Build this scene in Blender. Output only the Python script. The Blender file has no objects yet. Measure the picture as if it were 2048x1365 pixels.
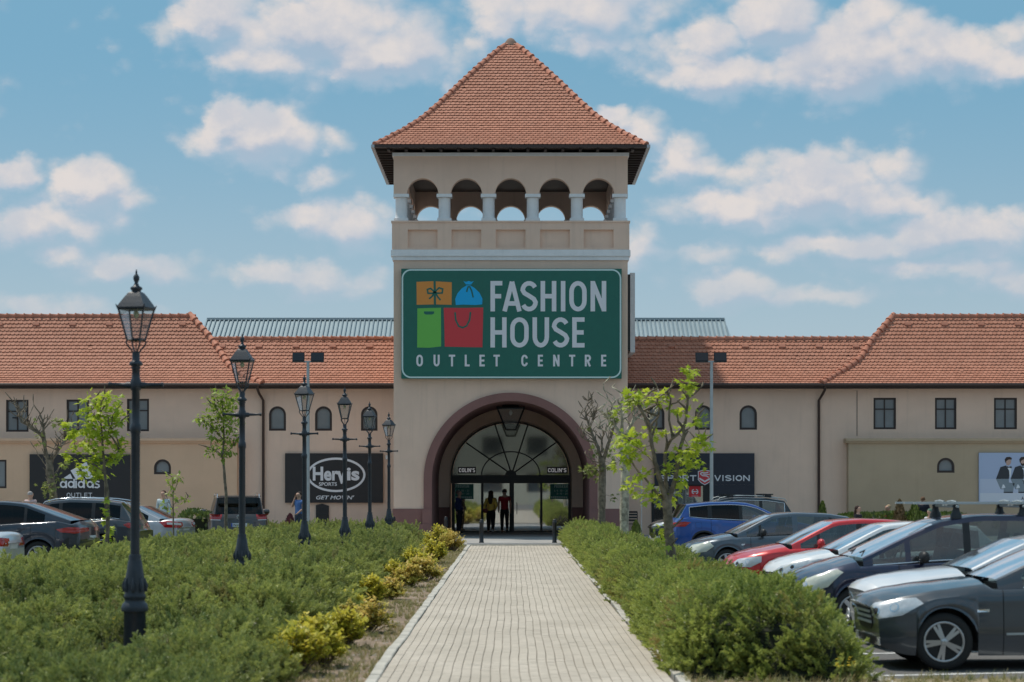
import bpy, math, random
from mathutils import Vector, Matrix, noise
from mathutils.geometry import tessellate_polygon
from mathutils.bvhtree import BVHTree
random.seed(7)
R = math.radians
PI = math.pi
scene = bpy.context.scene
COL = scene.collection

# ---------------------------------------------------------------- camera
EYE = 1.95          # eye height
F = 4500.0          # focal length measured in pixels of the 2048 wide photograph
cam = bpy.data.cameras.new('camera')
camo = bpy.data.objects.new('camera', cam); COL.objects.link(camo)
camo.location = (0, 0, EYE); camo.rotation_euler = (R(90), 0, 0)
cam.sensor_width = 36; cam.lens = F / 2048 * 36
cam.shift_y = 288.5 / 2048
cam.clip_start = 0.5; cam.clip_end = 6000
cam.dof.use_dof = True; cam.dof.focus_distance = 82; cam.dof.aperture_fstop = 3.2
scene.camera = camo

# ---------------------------------------------------------------- light
SUN = Vector((-0.33, 0.20, 0.88)).normalized()
sl = bpy.data.lights.new('sun', 'SUN'); sl.energy = 2.9; sl.angle = R(2.5); sl.color = (1.0, 0.93, 0.82)
so = bpy.data.objects.new('sun', sl); COL.objects.link(so)
so.rotation_euler = SUN.to_track_quat('Z', 'Y').to_euler()
scene.view_settings.view_transform = 'Standard'; scene.view_settings.look = 'None'
scene.view_settings.gamma = 1; scene.view_settings.use_curve_mapping = False
scene.view_settings.exposure = 0.10

class NT:
    def __init__(s, nt): s.nt = nt
    def n(s, typ, **kw):
        nd = s.nt.nodes.new(typ)
        for k, v in kw.items():
            if k == 'i':
                for kk, vv in v.items():
                    if hasattr(vv, 'is_output'): s.nt.links.new(vv, nd.inputs[kk])
                    else: nd.inputs[kk].default_value = vv
            else: setattr(nd, k, v)
        return nd
    def m(s, op, a, b=None, c=None, clamp=False):
        nd = s.nt.nodes.new('ShaderNodeMath'); nd.operation = op; nd.use_clamp = clamp
        for k, v in enumerate((a, b, c)):
            if v is None: continue
            if hasattr(v, 'is_output'): s.nt.links.new(v, nd.inputs[k])
            else: nd.inputs[k].default_value = v
        return nd.outputs[0]
    def vm(s, op, a, b=None, out=0):
        nd = s.nt.nodes.new('ShaderNodeVectorMath'); nd.operation = op
        for k, v in enumerate((a, b)):
            if v is None: continue
            if hasattr(v, 'is_output'): s.nt.links.new(v, nd.inputs[k])
            else: nd.inputs[k].default_value = v
        return nd.outputs[out]
    def mix(s, f, a, b, bt='MIX'):
        nd = s.nt.nodes.new('ShaderNodeMix'); nd.data_type = 'RGBA'; nd.blend_type = bt
        for k, v in ((0, f), (6, a), (7, b)):
            if hasattr(v, 'is_output'): s.nt.links.new(v, nd.inputs[k])
            else: nd.inputs[k].default_value = v if k == 0 else (*v[:3], 1)
        return nd.outputs[2]
    def ss(s, v, a, b):
        nd = s.nt.nodes.new('ShaderNodeMapRange'); nd.interpolation_type = 'SMOOTHSTEP'
        s.nt.links.new(v, nd.inputs[0]); nd.inputs[1].default_value = a; nd.inputs[2].default_value = b
        return nd.outputs[0]

def C(r, g, b):
    f = lambda c: (c / 255 / 12.92) if c / 255 <= 0.04045 else ((c / 255 + 0.055) / 1.055) ** 2.4
    return (f(r), f(g), f(b))

def make_world():
    w = bpy.data.worlds.new('World'); scene.world = w; w.use_nodes = True
    nt = w.node_tree; nt.nodes.clear(); N = NT(nt)
    sky = N.n('ShaderNodeTexSky', sky_type='NISHITA', sun_disc=False)
    sky.sun_elevation = math.asin(SUN.z); sky.sun_rotation = math.atan2(SUN.x, SUN.y)
    sky.altitude = 100; sky.air_density = 1.0; sky.dust_density = 1.2; sky.ozone_density = 2.0
    tc = N.n('ShaderNodeTexCoord')
    d = N.vm('NORMALIZE', tc.outputs['Generated'])
    sep = N.n('ShaderNodeSeparateXYZ', i={0: d})
    az = N.m('ARCTAN2', sep.outputs[0], sep.outputs[1]); el = N.m('ARCSINE', sep.outputs[2])
    # cloud density in (azimuth, elevation)
    cl = [(640,70,270,95,1),(450,35,110,70,1),(760,115,180,60,1),(560,125,130,45,.9),(1120,20,230,70,.75),(1200,90,180,55,.55),
          (500,285,128,62,1.1),(455,250,60,42,1),(560,270,60,45,.9),(190,390,95,62,.85),(80,445,120,55,.7),(35,372,45,32,.9),(250,400,50,30,.7),
          (1420,70,75,45,.9),(1560,45,100,65,1),(1690,130,190,85,1.15),(1450,150,150,48,.95),(1900,120,200,55,1),(1720,70,90,50,.9),(2020,150,120,40,.9),
          (1650,385,190,72,1.1),(1620,345,90,45,1),(1780,410,110,40,.9),(1470,420,130,42,.75),(1360,320,75,50,.85),(1290,275,55,45,.8),(1225,240,40,22,.8),
          (1700,500,220,34,.75),(1920,480,160,48,.95),(1450,575,110,45,.75),(1850,545,200,30,.6),(680,450,140,48,.7),(250,530,130,34,.65),
          (600,555,200,32,.6),(100,510,90,28,.55),(650,360,60,30,.5),(1280,480,50,40,.7),(120,620,180,28,.6),(1600,590,260,24,.5),(2040,575,110,35,.6),(660,285,45,25,.45),(1400,500,120,28,.5)]
    def density(azs, els):
        comb = N.n('ShaderNodeCombineXYZ', i={0: azs, 1: els}); p = comb.outputs[0]
        pn = N.vm('MULTIPLY', p, (1.0, 1.35, 1.0))
        n1 = N.n('ShaderNodeTexNoise', noise_dimensions='3D', i={'Vector': pn, 'Scale': 26.0, 'Detail': 4.0, 'Roughness': 0.56})
        n2 = N.n('ShaderNodeTexNoise', noise_dimensions='3D', i={'Vector': pn, 'Scale': 58.0, 'Detail': 5.0, 'Roughness': 0.62})
        wob = N.vm('SUBTRACT', n1.outputs['Color'], (0.5, 0.5, 0.5))
        wob = N.vm('MULTIPLY', wob, (0.022, 0.017, 0.0)); wob2 = N.vm('MULTIPLY', N.vm('SUBTRACT', n2.outputs['Color'], (0.5, 0.5, 0.5)), (0.012, 0.011, 0.0)); wob = N.vm('ADD', wob, wob2)
        pw = N.vm('ADD', p, wob)
        acc = None
        for (x, y, rx, ry, a) in cl:
            c = (math.atan((x - 1024) / F), math.atan((971 - y) / F), 0)
            q = N.vm('SUBTRACT', pw, c)
            q = N.vm('MULTIPLY', q, (F / (rx * 1.24), F / (ry * 1.30), 0))
            ln = N.vm('LENGTH', q, out=1)
            v = N.m('MULTIPLY_ADD', ln, -a, a)
            acc = v if acc is None else N.m('SMOOTH_MAX', acc, v, 0.12)
        acc = N.m('MAXIMUM', acc, -0.15)
        # scattered clouds over the rest of the sky
        big = N.n('ShaderNodeTexNoise', i={'Vector': N.vm('MULTIPLY', p, (1, 1.6, 1)), 'Scale': 5.5, 'Detail': 6.0, 'Roughness': 0.55})
        far = N.ss(N.m('MAXIMUM', N.m('SUBTRACT', N.m('ABSOLUTE', azs), 0.235), N.m('SUBTRACT', els, 0.215)), 0.0, 0.06)
        gen = N.m('MULTIPLY_ADD', big.outputs[0], 3.4, -1.62)
        acc = N.n('ShaderNodeMix', data_type='FLOAT', i={0: far, 2: acc, 3: gen}).outputs[0]
        pv = N.vm('ADD', pn, wob2)
        v1 = N.n('ShaderNodeTexVoronoi', feature='F1', i={'Vector': pv, 'Scale': 48.0})
        v2 = N.n('ShaderNodeTexVoronoi', feature='F1', i={'Vector': pv, 'Scale': 120.0})
        fb = N.m('MULTIPLY_ADD', n2.outputs[0], 0.42, -0.21)
        fb = N.m('MULTIPLY_ADD', v1.outputs['Distance'], -0.46, N.m('ADD', fb, 0.22))
        fb = N.m('MULTIPLY_ADD', v2.outputs['Distance'], -0.20, N.m('ADD', fb, 0.09))
        return N.m('ADD', acc, fb)
    d0 = density(az, el)
    d1 = density(N.m('ADD', az, -0.003), N.m('ADD', el, 0.0080))
    d2 = None
    dd = N.m('SUBTRACT', d0, d1)
    lit = N.m('POWER', N.ss(dd, -0.34, 0.34), 1.25)
    alpha = N.m('MULTIPLY', N.ss(d0, -0.10, 0.46), N.m('MULTIPLY_ADD', N.ss(dd, -0.36, 0.0), 0.35, 0.65))
    lowf = N.ss(el, 0.055, 0.125)
    alpha = N.m('MULTIPLY', alpha, N.m('MULTIPLY_ADD', lowf, 0.45, 0.55))
    cmb = N.n('ShaderNodeCombineXYZ', i={0: az, 1: el})
    nv = N.n('ShaderNodeTexNoise', i={'Vector': cmb.outputs[0], 'Scale': 34.0, 'Detail': 5.0, 'Roughness': 0.6})
    lit = N.m('MULTIPLY', lit, N.m('MULTIPLY_ADD', N.ss(nv.outputs[0], 0.36, 0.62), 0.55, 0.45))
    core = N.ss(d0, 0.1, 0.9)
    shade = N.mix(core, C(176, 190, 205), C(170, 180, 197))
    bright = C(224, 214, 208)
    ccol = N.mix(lit, shade, bright)
    ccol = N.mix(N.m('MULTIPLY', core, 0.22), ccol, C(204, 206, 213))
    # veil near the horizon
    g = N.ss(el, 0.0, 0.20)
    base = N.mix(1.0, sky.outputs[0], (0.105, 0.105, 0.105), 'MULTIPLY')
    grad = N.mix(g, C(174, 191, 201), C(112, 163, 190))
    base = N.mix(0.86, base, grad)
    low = N.m('MULTIPLY', N.m('SUBTRACT', 1.0, N.ss(el, 0.02, 0.13)), 0.55)
    ccol = N.mix(low, ccol, C(170, 182, 196))
    col = N.mix(N.m('MULTIPLY', alpha, 0.93), base, ccol)
    bg = N.n('ShaderNodeBackground', i={0: col, 1: SKYK})
    out = N.n('ShaderNodeOutputWorld'); nt.links.new(bg.outputs[0], out.inputs[0])
SKYK = 1.0
make_world()
# the sky node carries its own 0.105 strength; the clouds are mixed over it

# ---------------------------------------------------------------- helpers
def P(px, py, d):
    return Vector(((px - 1024) / F * d, d, EYE + (971 - py) / F * d))
def zof(py, d): return EYE + (971 - py) / F * d
def xof(px, d): return (px - 1024) / F * d

class MB:
    def __init__(s): s.v = []; s.f = []; s.m = []; s.sm = []
    def add(s, vs, fs, mi=0, sm=False):
        o = len(s.v); s.v += [tuple(v) for v in vs]
        for f in fs: s.f.append([o + i for i in f]); s.m.append(mi); s.sm.append(sm)
    def box(s, x0, x1, y0, y1, z0, z1, mi=0, T=None):
        vs = [(x0,y0,z0),(x1,y0,z0),(x1,y1,z0),(x0,y1,z0),(x0,y0,z1),(x1,y0,z1),(x1,y1,z1),(x0,y1,z1)]
        if T is not None: vs = [T @ Vector(v) for v in vs]
        s.add(vs, [(0,3,2,1),(4,5,6,7),(0,1,5,4),(1,2,6,5),(2,3,7,6),(3,0,4,7)], mi)
    def tube(s, pts, rad, seg=8, mi=0, cap=True, sm=True):
        pts = [Vector(p) for p in pts]; n = len(pts)
        if not hasattr(rad, '__len__'): rad = [rad] * n
        vs = []; ref = None
        for i, p in enumerate(pts):
            t = (pts[min(i + 1, n - 1)] - pts[max(i - 1, 0)])
            if t.length < 1e-9: t = Vector((0, 0, 1))
            t.normalize()
            if ref is None:
                ref = Vector((1, 0, 0)) if abs(t.x) < 0.9 else Vector((0, 1, 0))
            a = (ref - t * ref.dot(t)).normalized(); b = t.cross(a); ref = a
            for k in range(seg):
                an = 2 * PI * k / seg
                vs.append(p + (a * math.cos(an) + b * math.sin(an)) * rad[i])
        fs = []
        for i in range(n - 1):
            for k in range(seg):
                k2 = (k + 1) % seg
                fs.append((i * seg + k, i * seg + k2, (i + 1) * seg + k2, (i + 1) * seg + k))
        s.add(vs, fs, mi, sm)
        if cap:
            s.add([vs[k] for k in range(seg)][::-1], [tuple(range(seg))], mi)
            s.add([vs[(n - 1) * seg + k] for k in range(seg)], [tuple(range(seg))], mi)
    def lathe(s, prof, seg=16, c=(0, 0, 0), mi=0, sm=True, T=None, phase=0):
        vs = []; n = len(prof)
        for (r, z) in prof:
            for k in range(seg):
                an = 2 * PI * k / seg + phase
                v = Vector((c[0] + r * math.cos(an), c[1] + r * math.sin(an), c[2] + z))
                vs.append(T @ v if T is not None else v)
        fs = [(i * seg + k, i * seg + (k + 1) % seg, (i + 1) * seg + (k + 1) % seg, (i + 1) * seg + k) for i in range(n - 1) for k in range(seg)]
        s.add(vs, fs, mi, sm)
        s.add(vs[:seg][::-1], [tuple(range(seg))], mi); s.add(vs[-seg:], [tuple(range(seg))], mi)
    def poly(s, pts, y0, y1, holes=(), mi=0, mi2=None, T=None):
        """solid plate in the xz plane from y0 (front) to y1 with holes"""
        mi2 = mi if mi2 is None else mi2
        loops = [[Vector((p[0], p[1], 0)) for p in pts]] + [[Vector((p[0], p[1], 0)) for p in h] for h in holes]
        tris = tessellate_polygon(loops)
        flat = [p for l in loops for p in l]
        tf = (lambda v: T @ Vector(v)) if T is not None else (lambda v: v)
        fr = [tf((p.x, y0, p.y)) for p in flat]
        def orient(t, sgn):
            a, b, c = (flat[i] for i in t)
            cr = (b.x - a.x) * (c.y - a.y) - (b.y - a.y) * (c.x - a.x)
            return t if cr * sgn > 0 else (t[0], t[2], t[1])
        s.add(fr, [orient(t, 1) for t in tris], mi)
        if y1 is not None:
            bk = [tf((p.x, y1, p.y)) for p in flat]
            s.add(bk, [orient(t, -1) for t in tris], mi)
            for li, l in enumerate(loops):
                n = len(l)
                for i in range(n):
                    a, b = l[i], l[(i + 1) % n]
                    s.add([tf((a.x, y0, a.y)), tf((b.x, y0, b.y)), tf((b.x, y1, b.y)), tf((a.x, y1, a.y))], [(0, 1, 2, 3)], mi if li == 0 else mi2)
    def xform(s, T):
        s.v = [tuple(T @ Vector(v)) for v in s.v]; return s
    def mesh(s, name, mats):
        me = bpy.data.meshes.new(name); me.from_pydata(s.v, [], s.f)
        for m in (mats if isinstance(mats, (list, tuple)) else [mats]): me.materials.append(m)
        me.polygons.foreach_set('material_index', s.m); me.polygons.foreach_set('use_smooth', s.sm)
        me.update(); return me
    def build(s, name, mats, parent=None, **kw):
        return link(name, s.mesh(name, mats), parent, **kw)

def link(name, data, parent=None, loc=None, rot=None, scl=None, **props):
    o = bpy.data.objects.new(name, data); COL.objects.link(o)
    if parent is not None: o.parent = parent
    if loc is not None: o.location = loc
    if rot is not None: o.rotation_euler = rot
    if scl is not None: o.scale = scl
    for k, v in props.items(): o[k] = v
    return o
def thing(name, label, cat, loc=(0, 0, 0), rz=0, group=None):
    o = link(name, None, None, loc, (0, 0, rz), label=label, category=cat)
    o.empty_display_size = 0.2
    if group: o['group'] = group
    return o
def tag(o, label, cat, group=None):
    o['label'] = label; o['category'] = cat
    if group: o['group'] = group
    return o
def kids(o):
    return [c for c in CH.get(o.name, [])]
CH = {}
def index_children():
    CH.clear()
    for o in bpy.data.objects:
        if o.parent: CH.setdefault(o.parent.name, []).append(o)
def copy_tree(o, parent=None):
    c = o.copy(); COL.objects.link(c)
    if parent is not None: c.parent = parent
    for ch in kids(o): copy_tree(ch, c)
    return c

# ---------------------------------------------------------------- materials
MATS = {}
def mat(name, col, rough=0.7, metal=0.0, var=0.0, vscale=3.0, bump=0.0, bscale=60.0, coat=0.0, spec=0.5, dark=None, streak=0.0, emit=None, trans=0.0, obj=False):
    if name in MATS: return MATS[name]
    m = bpy.data.materials.new(name); m.use_nodes = True; nt = m.node_tree; N = NT(nt)
    b = nt.nodes['Principled BSDF']
    b.inputs['Roughness'].default_value = rough; b.inputs['Metallic'].default_value = metal
    b.inputs['Specular IOR Level'].default_value = spec
    b.inputs['Coat Weight'].default_value = coat; b.inputs['Coat Roughness'].default_value = 0.04
    tc = N.n('ShaderNodeTexCoord'); co = tc.outputs['Object']
    c = None
    if var > 0:
        n1 = N.n('ShaderNodeTexNoise', i={'Vector': co, 'Scale': vscale, 'Detail': 6.0, 'Roughness': 0.6})
        f = N.ss(n1.outputs[0], 0.3, 0.7)
        lo = tuple(x * (1 - var) for x in col) if dark is None else dark
        hi = tuple(min(1, x * (1 + var * 0.6)) for x in col)
        c = N.mix(f, lo, hi)
    if streak > 0:
        mp = N.vm('MULTIPLY', co, (1.0, 1.0, 0.06))
        n3 = N.n('ShaderNodeTexNoise', i={'Vector': mp, 'Scale': 5.0, 'Detail': 5.0, 'Roughness': 0.65})
        f3 = N.m('MULTIPLY', N.ss(n3.outputs[0], 0.5, 0.8), streak)
        c = N.mix(f3, c if c is not None else col, tuple(x * 0.55 for x in col))
    if c is None: b.inputs['Base Color'].default_value = (*col, 1)
    else: nt.links.new(c, b.inputs['Base Color'])
    if bump > 0:
        n2 = N.n('ShaderNodeTexNoise', i={'Vector': co, 'Scale': bscale, 'Detail': 4.0})
        bp = N.n('ShaderNodeBump', i={'Strength': bump, 'Distance': 0.02, 'Height': n2.outputs[0]})
        nt.links.new(bp.outputs[0], b.inputs['Normal'])
    if emit is not None:
        b.inputs['Emission Color'].default_value = (*col, 1); b.inputs['Emission Strength'].default_value = emit
    MATS[name] = m
    return m

def glass_mat(name, tint, refl=0.06, rough=0.02, dirt=0.0, fk=1.0):
    m = bpy.data.materials.new(name); m.use_nodes = True; nt = m.node_tree; nt.nodes.clear(); N = NT(nt)
    tr = N.n('ShaderNodeBsdfTransparent', i={0: (*tint, 1)})
    gl = N.n('ShaderNodeBsdfGlossy', i={'Color': (0.95, 0.97, 1, 1), 'Roughness': rough})
    fr = N.n('ShaderNodeFresnel', i={0: 1.5})
    f = N.m('MULTIPLY_ADD', fr.outputs[0], fk, refl, clamp=True)
    mx = N.n('ShaderNodeMixShader', i={0: f, 1: tr.outputs[0], 2: gl.outputs[0]})
    last = mx
    if dirt > 0:
        df = N.n('ShaderNodeBsdfDiffuse', i={0: (0.6, 0.6, 0.58, 1)})
        last = N.n('ShaderNodeMixShader', i={0: dirt, 1: mx.outputs[0], 2: df.outputs[0]})
    out = N.n('ShaderNodeOutputMaterial'); nt.links.new(last.outputs[0], out.inputs[0])
    return m

def leaf_mat(name, c0, c1, trans=0.5, inst=False, c2=None, c3=None):
    """two-tone leaves; tint comes from a point or face attribute"""
    m = bpy.data.materials.new(name); m.use_nodes = True; nt = m.node_tree; nt.nodes.clear(); N = NT(nt)
    at = N.n('ShaderNodeAttribute', attribute_type='INSTANCER' if inst else 'GEOMETRY', attribute_name='tint')
    col = N.mix(at.outputs['Fac'], c0, c1)
    if c2 is not None:
        at2 = N.n('ShaderNodeAttribute', attribute_type='INSTANCER' if inst else 'GEOMETRY', attribute_name='tint2')
        col = N.mix(at2.outputs['Fac'], col, c2)
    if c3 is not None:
        at3 = N.n('ShaderNodeAttribute', attribute_name='tip_light')
        col = N.mix(at3.outputs['Fac'], c3, col)  # inner shade painted into the spray colour: dark inside, bright at the ends
    df = N.n('ShaderNodeBsdfDiffuse', i={0: col})
    tl = N.n('ShaderNodeBsdfTranslucent', i={0: col})
    mx = N.n('ShaderNodeMixShader', i={0: trans, 1: df.outputs[0], 2: tl.outputs[0]})
    gl = N.n('ShaderNodeBsdfGlossy', i={'Color': (1, 1, 1, 1), 'Roughness': 0.45})
    m2 = N.n('ShaderNodeMixShader', i={0: 0.03, 1: mx.outputs[0], 2: gl.outputs[0]})
    out = N.n('ShaderNodeOutputMaterial'); nt.links.new(m2.outputs[0], out.inputs[0])
    return m

def tile_mat(name):
    m = bpy.data.materials.new(name); m.use_nodes = True; nt = m.node_tree; N = NT(nt)
    b = nt.nodes['Principled BSDF']; b.inputs['Roughness'].default_value = 0.75
    at = N.n('ShaderNodeAttribute', attribute_name='tint')
    col = N.mix(at.outputs['Fac'], (0.44, 0.180, 0.110), (0.53, 0.228, 0.145))
    tc = N.n('ShaderNodeTexCoord')
    n1 = N.n('ShaderNodeTexNoise', i={'Vector': tc.outputs['Object'], 'Scale': 0.8, 'Detail': 5.0, 'Roughness': 0.6})
    col = N.mix(N.m('MULTIPLY', N.ss(n1.outputs[0], 0.45, 0.75), 0.45), col, (0.40, 0.18, 0.12))
    n2 = N.n('ShaderNodeTexNoise', i={'Vector': tc.outputs['Object'], 'Scale': 14.0, 'Detail': 4.0})
    col = N.mix(N.m('MULTIPLY', N.ss(n2.outputs[0], 0.55, 0.75), 0.35), col, (0.60, 0.34, 0.24))
    nt.links.new(col, b.inputs['Base Color'])
    return m

M = {}
M['stucco'] = mat('beige stucco', (0.79, 0.575, 0.45), 0.9, var=0.06, vscale=0.6, bump=0.25, bscale=90, streak=0.22)
M['stucco3'] = mat('olive tan stucco', (0.47, 0.365, 0.25), 0.9, var=0.07, vscale=0.5, bump=0.25, bscale=90, streak=0.12)
M['stucco2'] = mat('tan stucco', (0.68, 0.46, 0.31), 0.9, var=0.07, vscale=0.5, bump=0.25, bscale=90, streak=0.12)
M['maroon'] = mat('maroon plinth render', (0.25, 0.125, 0.11), 0.85, var=0.10, vscale=0.8, bump=0.2, streak=0.15)
M['white'] = mat('white painted cornice', (0.80, 0.80, 0.80), 0.7, var=0.05, streak=0.12)
M['eave'] = mat('dark brown timber', (0.035, 0.022, 0.018), 0.6, var=0.2)
M['gutter'] = mat('brown metal gutter', (0.060, 0.038, 0.032), 0.45, metal=0.3)
M['zinc'] = mat('zinc gutter', (0.45, 0.45, 0.46), 0.4, metal=0.8)
M['tile'] = tile_mat('clay tile')
M['under'] = mat('roof underlay', (0.10, 0.04, 0.025), 0.9)
M['ridge'] = mat('clay ridge tile', (0.47, 0.19, 0.12), 0.75, var=0.25, vscale=5)
M['mortar'] = mat('ridge mortar', (0.25, 0.16, 0.12), 0.9)
M['wframe'] = mat('dark brown window frame', (0.030, 0.018, 0.015), 0.5)
M['blind'] = mat('grey window blind', (0.20, 0.21, 0.215), 0.35, var=0.12, vscale=1.5, spec=0.8)
M['black'] = mat('black metal', (0.012, 0.013, 0.015), 0.4)
M['dframe'] = mat('black door frame', (0.012, 0.012, 0.013), 0.45)
M['lampiron'] = mat('dark blue grey cast iron', (0.022, 0.030, 0.042), 0.42, var=0.2, vscale=12, bump=0.1, bscale=80)
M['lampglass'] = glass_mat('lantern glass', (0.86, 0.87, 0.87), 0.0, 0.15, 0.10, .45)
M['lampbulb'] = mat('lamp bulb', (0.55, 0.56, 0.30), 0.4)
M['galv'] = mat('galvanised steel', (0.42, 0.46, 0.47), 0.45, metal=0.5, var=0.1)
M['bark'] = mat('plane tree bark', (0.21, 0.17, 0.12), 0.9, var=0.5, vscale=9, bump=0.6, bscale=30)
M['barkpale'] = mat('pale mottled bark', (0.46, 0.42, 0.31), 0.9, var=0.6, vscale=7, bump=0.5, bscale=25)
M['leafbright'] = leaf_mat('bright spring leaves', (0.30, 0.42, 0.03), (0.60, 0.66, 0.07), 0.5)
M['leafmid'] = leaf_mat('mid green leaves', (0.20, 0.30, 0.04), (0.42, 0.50, 0.08), 0.5)
M['leafdull'] = leaf_mat('dull olive leaves', (0.13, 0.17, 0.04), (0.34, 0.38, 0.10), 0.45)
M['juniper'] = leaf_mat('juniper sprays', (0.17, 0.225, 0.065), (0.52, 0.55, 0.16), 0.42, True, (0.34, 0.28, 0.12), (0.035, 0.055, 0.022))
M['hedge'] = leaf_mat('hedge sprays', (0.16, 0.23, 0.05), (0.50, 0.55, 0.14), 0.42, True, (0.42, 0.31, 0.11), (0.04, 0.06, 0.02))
M['gold'] = leaf_mat('golden shrub leaves', (0.30, 0.36, 0.04), (0.78, 0.66, 0.10), 0.45)
M['orange'] = leaf_mat('orange tipped leaves', (0.32, 0.38, 0.06), (0.80, 0.58, 0.18), 0.45)
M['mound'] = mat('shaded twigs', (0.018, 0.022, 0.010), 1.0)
M['conifer'] = leaf_mat('conifer foliage', (0.06, 0.10, 0.02), (0.20, 0.26, 0.05), 0.3)
M['conbrown'] = leaf_mat('browned conifer foliage', (0.10, 0.07, 0.03), (0.26, 0.18, 0.09), 0.3)
M['purple'] = leaf_mat('purple shrub leaves', (0.07, 0.02, 0.03), (0.20, 0.05, 0.07), 0.3)
M['petal'] = mat('yellow petals', (0.80, 0.62, 0.02), 0.7)
M['stem'] = mat('green stem', (0.12, 0.20, 0.04), 0.8)
# ================================================================ SETTING
def asphalt():
    m = bpy.data.materials.new('asphalt'); m.use_nodes = True; nt = m.node_tree; N = NT(nt); b = nt.nodes['Principled BSDF']
    tc = N.n('ShaderNodeTexCoord')
    n1 = N.n('ShaderNodeTexNoise', i={'Vector': tc.outputs['Object'], 'Scale': 0.4, 'Detail': 6.0})
    n2 = N.n('ShaderNodeTexNoise', i={'Vector': tc.outputs['Object'], 'Scale': 60.0, 'Detail': 3.0})
    c = N.mix(N.ss(n1.outputs[0], 0.3, 0.7), (0.085, 0.083, 0.082), (0.15, 0.147, 0.142))
    c = N.mix(N.ss(n2.outputs[0], 0.45, 0.7), c, (0.20, 0.195, 0.19))
    nt.links.new(c, b.inputs['Base Color']); b.inputs['Roughness'].default_value = 0.9
    return m
M['asphalt'] = asphalt()
M['plaza'] = mat('grey plaza concrete', (0.38, 0.365, 0.345), 0.85, var=0.2, vscale=0.7, bump=0.1)
M['soil'] = mat('dry soil', (0.27, 0.195, 0.135), 0.95, var=0.35, vscale=2.5, bump=0.9, bscale=14)
M['drygrass'] = mat('dry verge', (0.30, 0.24, 0.14), 0.95, var=0.35, vscale=3, bump=0.6, bscale=20)
M['kerb'] = mat('concrete kerb', (0.50, 0.47, 0.41), 0.9, var=0.18, vscale=2.0, bump=0.3, bscale=50)
M['joint'] = mat('paving joint sand', (0.17, 0.14, 0.105), 0.95)
def paver_mat():
    m = bpy.data.materials.new('grey paver'); m.use_nodes = True; nt = m.node_tree; N = NT(nt); b = nt.nodes['Principled BSDF']
    geo = N.n('ShaderNodeNewGeometry'); p = geo.outputs['Position']
    n1 = N.n('ShaderNodeTexNoise', i={'Vector': N.vm('MULTIPLY', p, (1, 0.35, 1)), 'Scale': 1.1, 'Detail': 6.0, 'Roughness': 0.6})
    n2 = N.n('ShaderNodeTexNoise', i={'Vector': p, 'Scale': 9.0, 'Detail': 5.0})
    c = N.mix(N.ss(n1.outputs[0], 0.3, 0.7), (0.46, 0.40, 0.325), (0.57, 0.50, 0.415))
    c = N.mix(N.m('MULTIPLY', N.ss(n2.outputs[0], 0.5, 0.8), 0.4), c, (0.36, 0.33, 0.27))
    vr = N.n('ShaderNodeTexWhiteNoise', noise_dimensions='2D', i={'Vector': N.vm('FLOOR', N.vm('MULTIPLY', p, (10, 5, 0)))})
    c = N.mix(N.m('MULTIPLY', vr.outputs[0], 0.28), c, (0.38, 0.335, 0.275))
    nt.links.new(c, b.inputs['Base Color']); b.inputs['Roughness'].default_value = 0.85
    return m
M['paver'] = paver_mat()

LOT = -0.12
mb = MB(); mb.box(-2500, 2500, -1500, 3500, LOT - 0.3, LOT)
mb.build('ground', M['asphalt'], kind='structure')
mb = MB(); mb.box(-70, 70, 73.2, 110, LOT + 0.003, 0.0)
mb.build('plaza', M['plaza'], kind='structure')
mb = MB(); mb.box(-60, -11.6, 73.2 - .14, 73.2 - 0.002, LOT - .05, 0.02); mb.box(3.9, 60, 73.2 - .14, 73.2 - .002, LOT - .05, .02)
mb.build('plaza_kerb', M['kerb'], kind='structure')
# planting beds and their kerbs
PL, PR = -1.34, 1.61      # inner edges of the paving
mb = MB(); mb.box(-10.3, PL - .125, 2, 73.2 - .15, LOT - .05, -0.03)
mb.build('soil_bed', M['soil'], kind='structure')
mb = MB(); mb.box(PR + .125, 3.68, 2, 73.2 - .15, LOT - .05, -0.03)
mb.build('soil_bed', M['soil'], kind='structure')
mb = MB(); mb.box(3.68, 3.80, 2, 73.0, LOT - .05, 0.0); mb.box(-10.42, -10.3, 2, 73.0, LOT - .05, 0.0)
mb.build('bed_kerb', M['kerb'], kind='structure')
mb = MB(); mb.box(3.81, 9.5, 18, 22.9, LOT + .002, LOT + .10)
mb.build('dry_grass_verge', M['drygrass'], kind='structure')
# parking bay lines
mb = MB()
for k in range(16):
    y = 24.4 + k * 3.1
    T = Matrix.Translation((4.0, y, 0)) @ Matrix.Rotation(R(14), 4, 'Z')
    mb.box(0, 5.0, -.06, .06, LOT + .004, LOT + .006, T=T)
    T = Matrix.Translation((-10.6, y + 14, 0)) @ Matrix.Rotation(R(180 - 14), 4, 'Z')
    mb.box(0, 5.0, -.06, .06, LOT + .004, LOT + .006, T=T)
mb.build('parking_lines', mat('road paint', (0.7, 0.7, 0.68), 0.8, var=0.2, vscale=8), kind='structure')

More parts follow.
